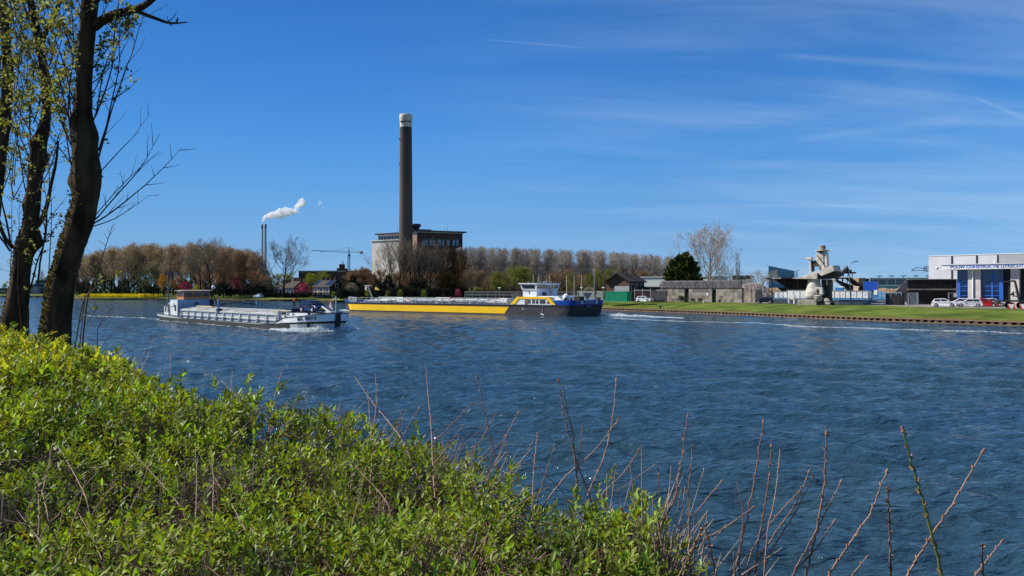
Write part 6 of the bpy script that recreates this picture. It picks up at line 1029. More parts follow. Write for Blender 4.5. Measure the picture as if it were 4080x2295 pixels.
# conveyor on its trestle
fr = Fr(3330, 215, -10); t = bthing(fr, 'conveyor', 'dark conveyor belt rising to the right behind the lamp post', 'conveyor'); z0, z1 = fr.z(3330, 1100), fr.z(3375, 1066); m_ = MB().tube((0, 0, z0-1), (fr.s(3378), 0, z1), .5, n=6).tube((0, 0, z0-.2), (fr.s(3378), 0, z1+.5), .15, n=5); m_.build('belt', blk, t); m_ = MB().box(fr.s(3352), fr.s(3408), -1, 1, fr.z(3400, 1090), fr.z(3400, 1084)).box(fr.s(3368), fr.s(3390), -1, 1, fr.z(3400, 1090), fr.z(3400, 1075))
for a in (3350, 3368, 3385): m_.tube((fr.s(a), 0, GZ), (fr.s(a)+.8, 0, fr.z(a, 1086)), .12, n=5)
for a in (3340, 3347, 3364): m_.tube((fr.s(a), 0, fr.z(a, 1085)), (fr.s(a), 0, fr.z(a, 1058)), .05, n=4)
m_.build('trestle', hull_d, t)
# glass building with slanted top
fr = Fr(3062, 520, -28); t = bthing(fr, 'glass_building', 'blue glass building with a slanted top behind the black shed', 'building'); s1 = fr.s(3164); za, zb = fr.z(3062, 1059), fr.z(3164, 1079); bg_ = mat('blue_curtain_glass', lin('#2f6c94', .75), lin('#1e4c70', .7), rough=.12, nscale=.25, spec=.8, stretch=(1, 1, 3)); MB().prism([(0, GZ), (0, za), (s1, zb), (s1, GZ)], 0, 20).build('facade', bg_, t); m_ = MB()
for k in range(1, 14): m_.box(k*s1/14-.09, k*s1/14+.09, -.1, 0, GZ, za+(zb-za)*k/14)
for k in range(5): z_ = 9+k*3.3; m_.box(0, min(s1, s1*(za-z_)/(za-zb)), -.1, 0, z_, z_+.15)
m_.build('mullions', paint('mullion_blue', '#3c6884', .5), t); MB().prism([(s1*.74, 8), (s1, 8), (s1, zb-.4)], -.14, -.1).build('dark_facet', navy_m, t)
fr = Fr(2918, 420, -25); t = bthing(fr, 'office_building', 'low brick and glass office behind the lattice mast', 'building'); s1 = fr.s(2993); MB().box(0, s1*.5, 0, 12, GZ, fr.z(2918, 1100)).build('wall', brick, t); MB().box(s1*.5, s1, .2, 12, GZ, fr.z(2918, 1099)).build('glass_wing', winm, t); MB().box(-.3, s1+.3, -.5, 12.3, fr.z(2918, 1100), fr.z(2918, 1098)).build('roof', blk, t); m_ = MB()
for k in range(7): m_.box(s1*(.52+.07*k), s1*(.52+.07*k)+.3, .1, .2, GZ, 11)
m_.build('mullions', clad_l, t)
# lattice mast
def lattice(name, label, cat, px, Y, z0, z1, w, m_, r_=.05, step=None):
    t = thing(name, label, cat, (X(px, Y), Y, 0)); m = MB(); step = step or w*1.4; n = int((z1-z0)/step)
    for sx, sy in ((-1, -1), (1, -1), (1, 1), (-1, 1)): m.tube((sx*w/2, sy*w/2, z0), (sx*w/2, sy*w/2, z1), r_, n=4)
    for k in range(n):
        a, b_ = z0+k*step, z0+(k+1)*step
        for (x0, y0), (x1, y1) in (((-1, -1), (1, -1)), ((1, -1), (1, 1)), ((1, 1), (-1, 1)), ((-1, 1), (-1, -1))): m.tube((x0*w/2, y0*w/2, a), (x1*w/2, y1*w/2, b_), r_*.7, n=3, cap=False); m.tube((x0*w/2, y0*w/2, b_), (x1*w/2, y1*w/2, b_), r_*.7, n=3, cap=False)
    m.build('lattice_tower', m_, t); return t
t = lattice('radio_mast', 'slim lattice radio mast with antenna panels right of the tall bare tree', 'mast', 2938, 260, GZ, Z(1008, 260), .5, metal_g, .05); m_ = MB().tube((0, 0, Z(1008, 260)), (0, 0, Z(990, 260)), .05)
for z_ in (Z(1050, 260), Z(1073, 260)):
    for a in (-.8, .5): m_.box(a, a+.3, -.3, -.1, z_-1.1, z_+1.1)
    m_.box(-.8, .8, -.1, .1, z_-.1, z_+.1)
m_.build('antennas', clad_l, t)
# long glazed industrial building far right, with canopy lamps
fr = Fr(3465, 330, -8); t = bthing(fr, 'glazed_hall', 'long low blue glazed hall behind the blue container', 'hall'); s1 = fr.s(3705); z0, z1 = fr.z(3465, 1133), fr.z(3465, 1109); MB().box(0, s1, 0, 25, GZ, z1).build('wall', winm, t); m_ = MB().box(0, s1, -.3, 0, z1-.4, z1+.25).box(0, s1, -.6, 0, z0-.9, z0-.2)
for k in range(8): m_.box(k*s1/7-.14, k*s1/7+.14, -.3, 0, z0, z1)
m_.build('frames', clad_l, t)
for k in range(5): MB().box(3+k*s1/5, 5+k*s1/5, -.8, 0, z1+.9, z1+1.2).box(3.9+k*s1/5, 4.1+k*s1/5, -.5, -.3, z1+.2, z1+.9).build('roof_lamp', hull_d, t)
MB().box(s1*.05, s1*.45, -1.2, 0, 4.8, 6.2).build('green_awning', paint('awning', '#78a898', .7), t); MB().box(-.4*s1*.4, -.04*s1, 2, 12, GZ, z1+.2).build('brown_block', paint('block_brown', '#9a7c60', .7), t)
# dark site cabin, blue gate, bicycle
fr = Fr(3478, 168, -40); t = bthing(fr, 'blue_gate', 'light blue steel gate with a white notice left of the bicycle', 'gate'); s1 = fr.s(3525); z1 = fr.z(3478, 1165); m_ = MB().box(0, s1, 0, .08, z1-.12, z1).box(0, s1, 0, .08, 3.0, 3.12).box(0, s1, 0, .08, 3.9, 4.0)
for q in range(12): m_.box(q*s1/11-.05, q*s1/11+.05, 0, .08, GZ+.6, z1)
lb = paint('gate_lightblue', '#5aa0d0', .5); m_.build('bars', lb, t); MB().box(.2, .9, -.05, 0, 3.9, 4.9).build('notice_board', white_m, t); MB().box(s1*.5, s1*.72, -.04, .05, 3.0, 4.7).build('panel', lb, t)
fr = Fr(3529, 148, -40); t = bthing(fr, 'site_cabin', 'dark grey site cabin with a row of windows behind the bicycle', 'cabin'); s1 = fr.s(3592); z1 = fr.z(3529, 1166); MB().box(0, s1, 0, 2.6, GZ, z1).build('wall', paint('cabin_dark', '#3a4450', .6), t); m_ = MB().box(-.05, s1+.05, -.06, .0, z1-.1, z1+.04)
for k in range(4): m_.box(k*s1/3-.05, k*s1/3+.05, -.06, 0, z1-1.6 if k not in (0, 3) else GZ, z1)
m_.build('frame', metal_g, t)
for k in range(3): MB().box((k+.12)*s1/3, (k+.88)*s1/3, -.03, 0, z1-1.1, z1-.2).build('window', winm, t)
MB().box(s1*.4, s1*.98, -.8, -.1, GZ, GZ+1.9).build('dark_skip', blk, t)
fr = Fr(3535, 145, -40); bt = bthing(fr, 'bicycle', 'dark bicycle parked before the site cabin', 'bicycle'); bt.location.z = 0
def wheel(x): 
    w = MB(); R_ = .34
    for k in range(16): a, b_ = k*math.pi/8, (k+1)*math.pi/8; w.tube((x+R_*math.cos(a), 0, GZ+.35+R_*math.sin(a)), (x+R_*math.cos(b_), 0, GZ+.35+R_*math.sin(b_)), .022, n=5)
    for k in range(8): a = k*math.pi/4; w.tube((x, 0, GZ+.35), (x+R_*math.cos(a), 0, GZ+.35+R_*math.sin(a)), .005, n=3)
    w.build('wheel', tyre_m, bt)
wheel(.4); wheel(1.5); MB().path([(.4, 0, GZ+.35), (.75, 0, GZ+.85), (1.3, 0, GZ+.9), (1.5, 0, GZ+.35)], .02).path([(.75, 0, GZ+.85), (.9, 0, GZ+.33), (1.3, 0, GZ+.9)], .02).path([(.4, 0, GZ+.35), (.9, 0, GZ+.33)], .015).path([(1.3, 0, GZ+.9), (1.28, 0, GZ+1.1)], .015).build('frame', black_m, bt); MB().tube((1.28, -.28, GZ+1.1), (1.28, .28, GZ+1.1), .018).build('handlebar', metal_g, bt); MB().prism([(.62, GZ+.95), (.86, GZ+.93), (.86, GZ+.98), (.6, GZ+1.01)], -.07, .07).build('saddle', black_m, bt)
# tall dark clad wall with pale concrete line, gates
fr = Fr(3617, 152, -16); t = bthing(fr, 'clad_wall', 'tall black clad wall over dark concrete behind the white cars', 'wall'); s1 = fr.s(3812); z1, z2 = fr.z(3617, 1115), fr.z(3617, 1152); MB().box(0, s1, 0, .5, z2+.1, z1).build('black_cladding', blk, t); m_ = MB()
for k in range(9): m_.box(k*s1/9, k*s1/9+.06, -.05, 0, z2+.1, z1)
m_.build('joints', hull_d, t); MB().box(0, s1, -.35, .6, z2-.2, z2+.1).box(0, s1, -.15, .6, z1, z1+.15).build('ledge', conc, t); MB().box(0, s1, .05, .9, GZ, z2-.2).build('base_wall', mat('dark_concrete', lin('#3a3634', .62), lin('#2a2826', .6), rough=.9, nscale=1), t); MB().prism([(-3.0, z1-3.2), (-.1, z1), (-.1, z1-4.5), (-4.2, z1-4.4)], .1, .4).build('side_net', net, t)
for k, (a, b_, Y, lab) in enumerate(((3619, 3656, 141, 'sliding mesh gate with a diagonal brace left of the white cars'), (3780, 3816, 141, 'grey slatted gate with white notices right behind the white cars'))):
    fr = Fr(a, Y, -20); t = bthing(fr, 'yard_gate', lab, 'gate'); s1 = fr.s(b_); z1 = fr.z(a, 1166); m_ = MB().box(0, s1, 0, .1, z1-.12, z1).box(-.08, .1, -.02, .12, GZ, z1).box(s1-.12, s1+.12, -.05, .2, GZ, z1+.05)
    m_.build('gate_frame', metal_g, t); m_ = MB()
    for q in range(16): m_.box(q*s1/16, q*s1/16+(.04 if k == 0 else .08), .03, .06, GZ+.2, z1-.1)
    m_.build('bars', metal_g if k == 0 else hull_d, t)
    if k: MB().box(.8, 1.7, -.04, 0, 3.6, 4.3).build('notice_board', white_m, t)
    else: m_ = MB().tube((.1, -.02, z1-.3), (s1-.2, -.02, GZ+.3), .05).build('brace', metal_g, t)
# lamp posts
def lamp_post(px, Y, toppy, label, arm=1.6, r=.11, base=GZ, dirx=1):
    t = thing('lamp_post', label, 'lamp post', (X(px, Y), Y, base)); H = Z(toppy, Y)-base; m = MB().path([(0, 0, 0), (0, 0, H*.88), (dirx*arm*.15, 0, H*.97), (dirx*arm*.5, 0, H)], [r, r*.7, r*.6, r*.5], 8); m.build('pole', metal_g, t); MB().prism([(dirx*arm*.45, H-.05), (dirx*arm, H+.06), (dirx*arm*.95, H+.2), (dirx*arm*.45, H+.1)], -.14, .14).build('lamp_head', hull_d, t); return t
lamp_post(3391, 150, 1045, 'tall white leaning lamp post right of the concrete sculpture', 2.0, .13).rotation_euler.y = -math.radians(3.5)
lamp_post(3166, 200, 1078, 'lamp post behind the left black shed', 1.2); lamp_post(2368, 205, 1070, 'lamp post just left of the brick gable house', 1.1)
for k, (px, Y, tp, bp) in enumerate(((2258, 192, 1099, 0), (2288, 192, 1100, 0), (2317, 192, 1097, 0), (2125, 200, 1097, 0), (2190, 200, 1097, 0), (2158, 205, 1098, 0), (2148, 205, 1090, 0))):
    t = thing('flag_mast', 'slim pale bare mast standing behind the stern and wheelhouse of the yellow ship', 'mast', (X(px, Y), Y, GZ), 0, 'slim masts behind the yellow ship'); MB().tube((0, 0, 0), (0, 0, Z(tp, Y)-GZ), .11, .07).build('pole', cream, t); MB().lathe([(.16, 0), (.16, .3), (.1, .35)], (0, 0, 0), 8).build('foot', metal_g, t)
for px, Y, tp, lab in ((1991, 228, 1147, 'low lamp with a white hood left of the white wheelhouse'), (2318, 222, 1146, 'low lamp with a white hood between the slim masts'), (2405, 215, 1146, 'low lamp with a white hood left of the brick gable')):
    t = thing('street_lamp', lab, 'street lamp', (X(px, Y), Y, GZ)); H = Z(tp, Y)-GZ; MB().tube((0, 0, 0), (0, 0, H-.2), .06).build('pole', metal_g, t); MB().lathe([(.05, -.25), (.5, -.12), (.42, .08), (.1, .2)], (0, 0, H), 12).build('lamp_hood', white_m, t)
# fence, dark wall along the far road
fr = Fr(1855, 262, -28); t = bthing(fr, 'dark_wall', 'long dark low wall with a rail behind the wheelhouse of the yellow ship', 'wall'); s1 = fr.s(2460); MB().box(0, s1, 0, .4, GZ-.2, 4.6).build('panel', blk, t); m_ = MB(); rail(m_, [(0, -.6, 0), (s1, -.6, 0)], 2.3, 3.0, .05, GZ); m_.build('railing', metal_g, t)
# ---- sculpture of weathered concrete forms on its plinth
fr = Fr(3177, 150.5, -40); t = bthing(fr, 'sculpture', 'tall abstract concrete sculpture of stacked forms with a flat hat shape on top', 'sculpture'); q_ = lambda x, y: (3000+x/4.293, 950+y/4.293)
def sp(x, y, off=0.0): a, b_ = q_(x, y); return (fr.s(a, off), fr.z(a, b_, off))
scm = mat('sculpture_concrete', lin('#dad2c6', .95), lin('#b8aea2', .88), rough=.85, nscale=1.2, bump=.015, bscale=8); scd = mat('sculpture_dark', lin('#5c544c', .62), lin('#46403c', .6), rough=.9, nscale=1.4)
s1 = sp(1075, 1100)[0]; zt = GZ+1.05; MB().box(0, s1+.1, 0, 5.2, GZ-.3, zt).build('plinth', conc, t)
def poly(pts, y0, y1, m, nm, off=None): MB().prism([sp(x, y, (y0 if off is None else off)) for x, y in pts][::-1], y0, y1).build(nm, m, t, bevel=.05)
def ctr(x, y, off): return sp(x, y, off)
cx1, cz1 = ctr(1045, 1060, 2); _, z2 = ctr(1045, 705, 2); Hb = z2-zt
MB().lathe([(1.0, 0), (1.0, .25), (1.55, .32), (1.68, .9), (1.62, 1.6), (1.42, Hb*.55), (1.2, Hb*.8), (1.1, Hb+.4)], (cx1, 2.0, zt), 20).build('vase_body', scm, t)
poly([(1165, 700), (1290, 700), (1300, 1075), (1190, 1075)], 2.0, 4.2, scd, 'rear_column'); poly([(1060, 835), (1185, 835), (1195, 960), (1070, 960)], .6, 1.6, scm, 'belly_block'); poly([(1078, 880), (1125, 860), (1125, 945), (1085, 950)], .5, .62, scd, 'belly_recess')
m_ = MB()
for k in range(4): x_, z_ = ctr(1120, 985+k*26, .9); m_.lathe([(.5, -.12), (.95-.03*k, 0), (.5, .14)], (x_, .9, z_), 16)
m_.build('folded_rings', scm, t)
# broad tilted slab: light top face, darker lower face, real thickness
A_ = [sp(720, 690, 1.5), sp(1355, 455, 1.5), sp(1440, 630, 1.5), sp(1160, 690, 1.5), sp(1060, 700, 1.5)]
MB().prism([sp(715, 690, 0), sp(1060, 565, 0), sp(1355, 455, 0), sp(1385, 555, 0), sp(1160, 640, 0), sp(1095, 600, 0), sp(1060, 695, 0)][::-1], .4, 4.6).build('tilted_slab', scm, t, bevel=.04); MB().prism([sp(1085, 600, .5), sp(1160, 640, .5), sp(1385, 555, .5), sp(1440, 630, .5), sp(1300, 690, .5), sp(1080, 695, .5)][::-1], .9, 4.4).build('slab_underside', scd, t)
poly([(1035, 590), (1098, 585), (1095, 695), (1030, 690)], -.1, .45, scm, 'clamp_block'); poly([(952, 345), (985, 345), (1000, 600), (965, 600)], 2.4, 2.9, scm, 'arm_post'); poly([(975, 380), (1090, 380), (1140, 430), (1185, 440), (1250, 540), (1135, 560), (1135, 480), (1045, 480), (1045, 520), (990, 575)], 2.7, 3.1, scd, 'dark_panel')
MB().prism([sp(1045, 520, 2.7), sp(1045, 560, 2.7), sp(990, 575, 2.7)][::-1], 2.7, 3.1).build('panel_foot', scd, t); poly([(880, 330), (950, 320), (1005, 322), (1000, 375), (945, 365), (880, 350)], 2.2, 3.2, scm, 'hand_block')
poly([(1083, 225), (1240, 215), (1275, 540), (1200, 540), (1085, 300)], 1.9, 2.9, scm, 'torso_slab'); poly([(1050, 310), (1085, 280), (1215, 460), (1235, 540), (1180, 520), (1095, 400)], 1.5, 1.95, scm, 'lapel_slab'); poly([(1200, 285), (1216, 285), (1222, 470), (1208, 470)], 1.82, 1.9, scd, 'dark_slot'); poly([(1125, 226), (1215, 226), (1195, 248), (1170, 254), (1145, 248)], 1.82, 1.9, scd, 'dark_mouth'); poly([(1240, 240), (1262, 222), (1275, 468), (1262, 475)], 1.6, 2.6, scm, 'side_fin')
x_, z_ = ctr(1205, 212, 2.4); MB().tube((x_-1.3, 2.4, z_), (x_+1.65, 2.4, z_+.03), .12, n=6).lathe([(1.35, 0), (1.4, .06), (1.35, .12)], (x_-.1, 2.4, z_), 20).build('hat_brim', scm, t); x_, z_ = ctr(1190, 205, 2.4); MB().lathe([(.62, 0), (.6, .85), (.56, .95)], (x_, 2.4, z_), 16).build('hat_crown', conc, t)
poly([(1345, 680), (1400, 690), (1408, 715), (1385, 738), (1355, 710)], 1.0, 1.8, scm, 'hanging_knob'); poly([(1250, 700), (1268, 700), (1272, 800), (1255, 790)], 1.2, 1.5, scm, 'thin_fin'); poly([(1220, 1030), (1262, 1018), (1300, 1050), (1300, 1078), (1215, 1078)], .4, 1.2, scm, 'small_cone')
t = thing('marker_post', 'small dark box standing on the grass right before the sculpture', 'box', (X(3315, 146), 146, GZ)); MB().box(-.4, .4, -.3, .3, 0, .5).box(-.2, .3, -.2, .2, .5, .7).build('body', hull_d, t, bevel=.03)
t = thing('marker_post', 'short cream marker post on the grass bank before the concrete wall', 'post', (X(2803, 168), 168, 1.95)); MB().tube((0, 0, 0), (0, 0, .75), .13, .12).lathe([(.14, .75), (.14, .8), (.02, .86)], (0, 0, 0), 8).build('post', cream, t)
t = thing('bollard', 'black bollard on the edge of the quay below the brick house', 'bollard', (X(2631, 172), 172, .62)); MB().lathe([(.3, 0), (.2, .1), (.17, .5), (.3, .6), (.3, .75), (.05, .8)], (0, 0, 0), 12).build('post', black_m, t)
# ---- construction works building
fr = Fr(3700, 166, -49); t = bthing(fr, 'large_hall', 'large light grey flat roofed hall behind the shop front with the blue lettering', 'hall'); s1 = fr.s(4180); zt = fr.z(3700, 1022); MB().box(0, s1, 0, 30, GZ, zt).build('wall', clad_l, t); MB().box(-.1, s1, -.1, .1, zt, zt+.15).build('roof_edge', white_m, t); m_ = MB()
for p in (3793, 3892, 3976): m_.box(fr.s(p)-.12, fr.s(p)+.12, -.14, 0, GZ, zt-.1)
m_.build('downpipes', hull_d, t); MB().box(fr.s(3976)+.12, s1-.5, -.05, 0, GZ, zt-.1).build('grey_wall_panel', clad_g, t)
fr = Fr(3764, 139, -46.5); t = bthing(fr, 'works_building', 'works building with blue glazing and blue lettering on a white fascia', 'building'); s = fr.s; zf1, zf0 = fr.z(3764, 1057.5), fr.z(3764, 1075.5)
MB().box(0, s(4140), -1.6, 8, zf0, zf1).build('fascia', white_m, t); MB().box(-.15, s(4140), -1.75, 8.1, zf1, zf1+.14).build('fascia_cap', clad_l, t)
bx0 = s(3811); MB().box(bx0, s(4140), .6, 14, GZ, zf0).build('wall', blk, t); colm = mat('column_beige', lin('#d8d0cc', .88), lin('#c8c0bc', .85), rough=.8, nscale=1)
fr2 = fr
def col(a, b_): MB().box(s(a), s(b_), -.25, .6, GZ, zf0).build('column', colm, t)
col(3858, 3881); col(3884, 3908); col(4028, 4062); MB().box(s(3881), s(3884), -.05, .6, GZ, zf0).build('column_joint', clad_g, t); MB().tube((s(3879), -.4, GZ), (s(3879), -.4, zf0), .12, n=10).build('white_drainpipe', white_m, t)
blu = paint('frame_blue', '#2860b8', .45); bgl = mat('blue_panel_glass', lin('#123c7c', .7), lin('#0a2450', .6), rough=.07, nscale=.6, spec=.9)
for a, b_, nc in ((3812, 3858, 1), (3909, 3996, 2)):
    s0, s1 = s(a), s(b_); MB().box(s0, s1, .3, .58, GZ, zf0).build('glazing', bgl, t); m_ = MB()
    for k in range(7): z_ = GZ+.2+k*(zf0-2.3-GZ)/5.2; m_.box(s0, s1, .18, .3, z_, z_+.13)
    if nc == 1: m_.box(s0, s0+.55, .1, .3, GZ, zf0-1.9)
    else: m_.box(s1-.6, s1, .1, .3, GZ, zf0-1.9); m_.box((s0+s1)/2-.12, (s0+s1)/2+.12, .14, .3, GZ, zf0)
    m_.build('window_frame', blu, t)
textobj('fascia_lettering', 'POUW CONSTRUCTIE UTRECHT', .70, paint('lettering_blue', '#2458b4', .5), t, ((s(3797)+s(4089))/2, -1.62, (zf0+zf1)/2), Euler((math.radians(90), 0, 0)), .02, .014, (s(4089)-s(3797))/14.9/.70)
textobj('house_number', '43', 1.25, black_m, t, (s(4044), -.27, fr.z(4044, 1173)), Euler((math.radians(90), 0, 0)), .02, .03)
MB().box(s(3965), s(3965)+.35, -1.2, -.8, zf1+.14, zf1+.65).build('roof_unit', white_m, t); MB().tube((s(3758)+.1, -1.7, zf1-.3), (s(3758)-.6, -1.7, zf1-.3), .06).lathe([(.05, -.3), (.3, -.15), (.28, .15), (.05, .25)], (s(3758)-.5, -1.7, zf1-.5), 10).build('globe_lamp', clad_l, t)
# quay crane tower behind
t = lattice('harbour_crane', 'lattice crane tower peeping out left of the large grey hall', 'crane', 3694, 300, 12, Z(1060, 300), 1.6, hull_d, .1); MB().box(-6, -.8, -.6, .6, Z(1078, 300), Z(1076, 300)).tube((-6, 0, Z(1078, 300)), (-4.5, 0, Z(1066, 300)), .12).tube((-4.5, 0, Z(1066, 300)), (0, 0, Z(1070, 300)), .12).tube((-6, 0, Z(1066, 300)), (-6, 0, Z(1085, 300)), .06).build('crane_jib', hull_d, t)
# parked cars on the right, trailer, markers
def place_car(px, py, label, colour, ang, L=4.0, H=1.46, group=None): Y = (EYE-GZ)*F/(py-HY); return car(label, colour, (X(px, Y), Y, GZ+.01), math.radians(ang), L, H, 1.74, group=group)
place_car(2568, 1203.5, 'white small car parked on the grass between the green container and the concrete wall', '#e8e8e6', -38, 4.0)
place_car(3050, 1208.5, 'dark blue hatchback parked before the gravel heap', '#141c30', 142, 4.1)
place_car(3762, 1223.5, 'white hatchback leftmost of the parked row, its nose pointing right', '#ecebe8', -33, 3.8); place_car(3826, 1221.0, 'white car parked behind the gap between the two front white hatchbacks', '#e6e6e4', 150, 3.9); place_car(3862, 1224.0, 'silver white hatchback just left of the red car, its nose pointing left', '#dcdcdc', 150, 3.9)
place_car(3925, 1223.0, 'bright red hatchback in the parked row', '#c01818', -30, 3.9); place_car(3956, 1221.5, 'silver car mostly hidden behind the red hatchback', '#c8ccd2', -32, 4.2)
tr_ = thing('truck_trailer', 'dark flatbed trailer chassis with big wheels at the right edge', 'trailer', (X(3985, 121), 121, GZ), math.radians(-22)); MB().box(-.4, 9, -1.2, 1.2, 1.05, 1.3).box(-.6, -.2, -1.2, 1.2, .7, 1.1).build('chassis', hull_d, tr_)
for x in (1.3, 2.9, 4.6, 6.2):
    for y in (-1.0, 1.0): w = MB().tube((x, y-.18, .5), (x, y+.18, .5), .5, n=20).build('wheel', tyre_m, tr_); MB().tube((x, y-.2, .5), (x, y+.2, .5), .2, n=10).build('rim', hull_d, w)
MB().path([(2.6, 0, 1.3), (2.0, 0, 4.4), (.2, 0, 4.15)], [.2, .16, .08], 6).path([(2.9, 0, 2.2), (5.5, 0, 1.9)], .05).build('lift_arm', hull_d, tr_)
for k, px in enumerate((4030, 4078)):
    t = thing('barrier_block', ['red and white triangular barrier block before the trailer wheels', 'red and white triangular barrier block cut by the right picture edge'][k], 'barrier', (X(px, 116.5), 116.5, GZ), math.radians(-30)); MB().prism([(-.42, 0), (.42, 0), (.52, .78), (-.52, .78)], -.12, .12).build('body', paint('barrier_red', '#c83c30', .5), t); MB().prism([(-.08, 0), (.08, 0), (.44, .74), (-.44, .74)], -.135, -.12).build('white_triangle', white_m, t)
# ---- far bank houses
def row_house(px0, px1, Y, ang, ridge_py, eave_py, label, nwin, solar=None, dep=8.5):
    fr = Fr(px0, Y, ang); s1 = fr.s(px1); ze = fr.z(px0, eave_py); zr = fr.z(px0, ridge_py); t = gable_house(fr, 'row_house', label, 0, s1, dep, GZ-.3, ze, zr, brick, rooft, .25, 'x')
    MB().box(.02, s1-.02, -.06, 0, GZ, ze-.1).build('front_wall', cream, t); MB().box(.2, s1-.2, -.9, -.06, ze-3.1, ze-2.95).build('canopy', white_m, t)
    for k in range(nwin):
        for z_, hh in ((ze-1.9, 1.4), (GZ+.5, 1.7)): f_ = MB().box((k+.28)*s1/nwin, (k+.28)*s1/nwin+1.5, -.12, -.06, z_, z_+hh).build('window', white_m, t); MB().box((k+.28)*s1/nwin+.12, (k+.28)*s1/nwin+1.38, -.14, -.12, z_+.1, z_+hh-.1).build('pane', winm, f_)
        MB().box((k+.03)*s1/nwin, (k+.2)*s1/nwin, -.1, -.06, GZ, ze-.1).build('brick_panel', brick, t)
    for k in range(nwin+1 if nwin < 4 else 3): x = (k+.5)*s1/(nwin+1); MB().box(x, x+.9, dep/2-.4, dep/2+.5, zr-.6, zr+1.4).build('chimney', brickd, t)
    if solar:
        for a, b_ in solar: n0 = (dep/2+.45); sl_ = (zr-(ze-.25))/n0; q = [(s1*a, .5), (s1*b_, .5), (s1*b_, dep/2-.5), (s1*a, dep/2-.5)]; zz = lambda y, d: ze-.25+(y+.45)*sl_+.24+d; m_ = MB(); m_.add([(x, y, zz(y, 0)) for x, y in q]+[(x, y, zz(y, .08)) for x, y in q], [(3, 2, 1, 0), (4, 5, 6, 7), (0, 1, 5, 4), (1, 2, 6, 5), (2, 3, 7, 6), (3, 0, 4, 7)]); m_.build('solar_panel', mat('solar', lin('#2c4c7c', .6), lin('#1c3054', .6), rough=.12, nscale=.8, spec=.9), t)
    MB().box(s1+.02, s1+.06, dep/2-.9, dep/2+.9, zr-3.0, zr-1.4).build('gable_window', white_m, t); MB().box(s1+.06, s1+.08, dep/2-.65, dep/2+.65, zr-2.75, zr-1.65).build('gable_pane', winm, t); return t
row_house(1246, 1313, 306, -27, 1117, 1143, 'right hand row house with solar panels and a small gable window', 3, [(-.0, .16), (.66, .97)]); row_house(1137, 1170, 312, -27, 1120, 1146, 'left hand row house behind the large bare trunk', 2); row_house(1092, 1126, 318, -27, 1128, 1150, 'house with a grey roof left of the large bare trunk', 2)
for k, (px, Y, w) in enumerate(((1180, 292, 10), (1300, 286, 22), (1090, 298, 12))):
    t = thing('garden_hedge', ['dark clipped hedge below the pink blossom tree', 'long dark hedge below the right hand row house', 'dark hedge before the leftmost house'][k], 'hedge', (X(px, Y), Y, GZ)); r = np.random.default_rng(k); n = 2600; C = np.c_[r.uniform(-w/2, w/2, n), r.uniform(-.9, .9, n), r.uniform(.05, 1.9, n)]; V, Fc = cards(C, .32, r, .9); link('foliage', npmesh('foliage', V, Fc), L_dk, t)
place_car(1030, 1186.5, 'pale blue white car parked on the lawn left of the houses', '#b8d0e0', 150, 3.9)
# factory halls
hallm = mat('hall_dark_roof', lin('#5c5250', .6), lin('#4c4442', .58), rough=.8, nscale=.2); hallb = mat('hall_brown', lin('#7d6658', .62), lin('#6a564a', .6), rough=.8, nscale=.3, stretch=(3, 1, .2))
fr = Fr(1190, 420, -4); t = bthing(fr, 'factory_hall', 'long dark factory hall behind the houses', 'factory'); z1 = fr.z(1190, 1079); MB().box(0, fr.s(1378), 0, 30, GZ, z1).build('wall', hallm, t); MB().box(0, fr.s(1378), -.2, 0, z1-.4, z1+.1).build('roof_edge', clad_g, t); t = thing('factory_hall', 'brown ribbed factory hall left of the power station', 'factory', (X(1378, 425), 425, 0)); MB().box(0, 15, 0, 30, GZ, Z(1078, 425)).build('wall', hallb, t); MB().box(13, 36, -4, 26, GZ, Z(1086, 425)).build('low_wing', mat('hall_rust', lin('#74443a', .6), rough=.8), t); MB().box(13, 36, -4.2, -4, Z(1087, 425), Z(1084, 425)).build('roof_edge', clad_l, t)
t = thing('brick_chimney', 'short dark red stepped chimney on the factory roof', 'chimney', (X(1363, 425), 425, 0)); z_ = Z(1078, 425); MB().box(-2.6, 2.6, -2, 2, z_-1, z_+1.2).box(-1.4, 1.4, -1.2, 1.2, z_+1.2, Z(1053, 425)).tube((.4, 0, Z(1053, 425)), (.4, 0, Z(1041, 425)), .25, n=6).build('stack', mat('dark_red', lin('#6a2c28', .6), rough=.8), t)
# ---- power station
PY = 400
fr = Fr(1482, PY, -34.0); t = bthing(fr, 'power_station', 'white walled left wing of the power station behind the bare trees', 'power station')
# left wing: narrow end faces the sun, brick front faces the water on the right
z_w = fr.z(1482, 962); s_w = fr.s(1598); MB().box(0, s_w+10, 0, 18, GZ, z_w).build('white_wall', mat('white_render', lin('#ece4dc', .88), lin('#d8d0c8', .85), rough=.8, nscale=.08), t); MB().box(-.8, s_w+10, -.5, 18, z_w, z_w+.5).build('ledge', clad_l, t)
z_a, z_b = fr.z(1507, 940), fr.z(1507, 957); sa = fr.s(1507, 3); MB().box(sa, s_w+12, 3, 22, z_w+.5, fr.z(1507, 938, 3)).build('top_storey', mat('green_glass', lin('#5c6c68', .6), lin('#46544f', .6), rough=.2, nscale=.2, stretch=(3, 1, 1)), t)
zz1 = fr.z(1507, 934, 3); m_ = MB().box(sa-1.2, s_w+12, 1.6, 23, zz1-.3, zz1+.35); m_.build('flat_roof', brickd, t); MB().box(sa-.05, s_w+12, 2.9, 3.0, zz1-1.2, zz1-.3).build('white_band', clad_l, t); m_ = MB()
for k in range(9): m_.box(sa+k*1.9, sa+k*1.9+.15, 2.85, 3.0, z_w+.5, zz1-1.2)
m_.build('mullions', clad_g, t)
for p in (1551, 1560): MB().tube((fr.s(p), 6, zz1), (fr.s(p), 6, zz1+4), .12).build('roof_aerial', metal_g, t)
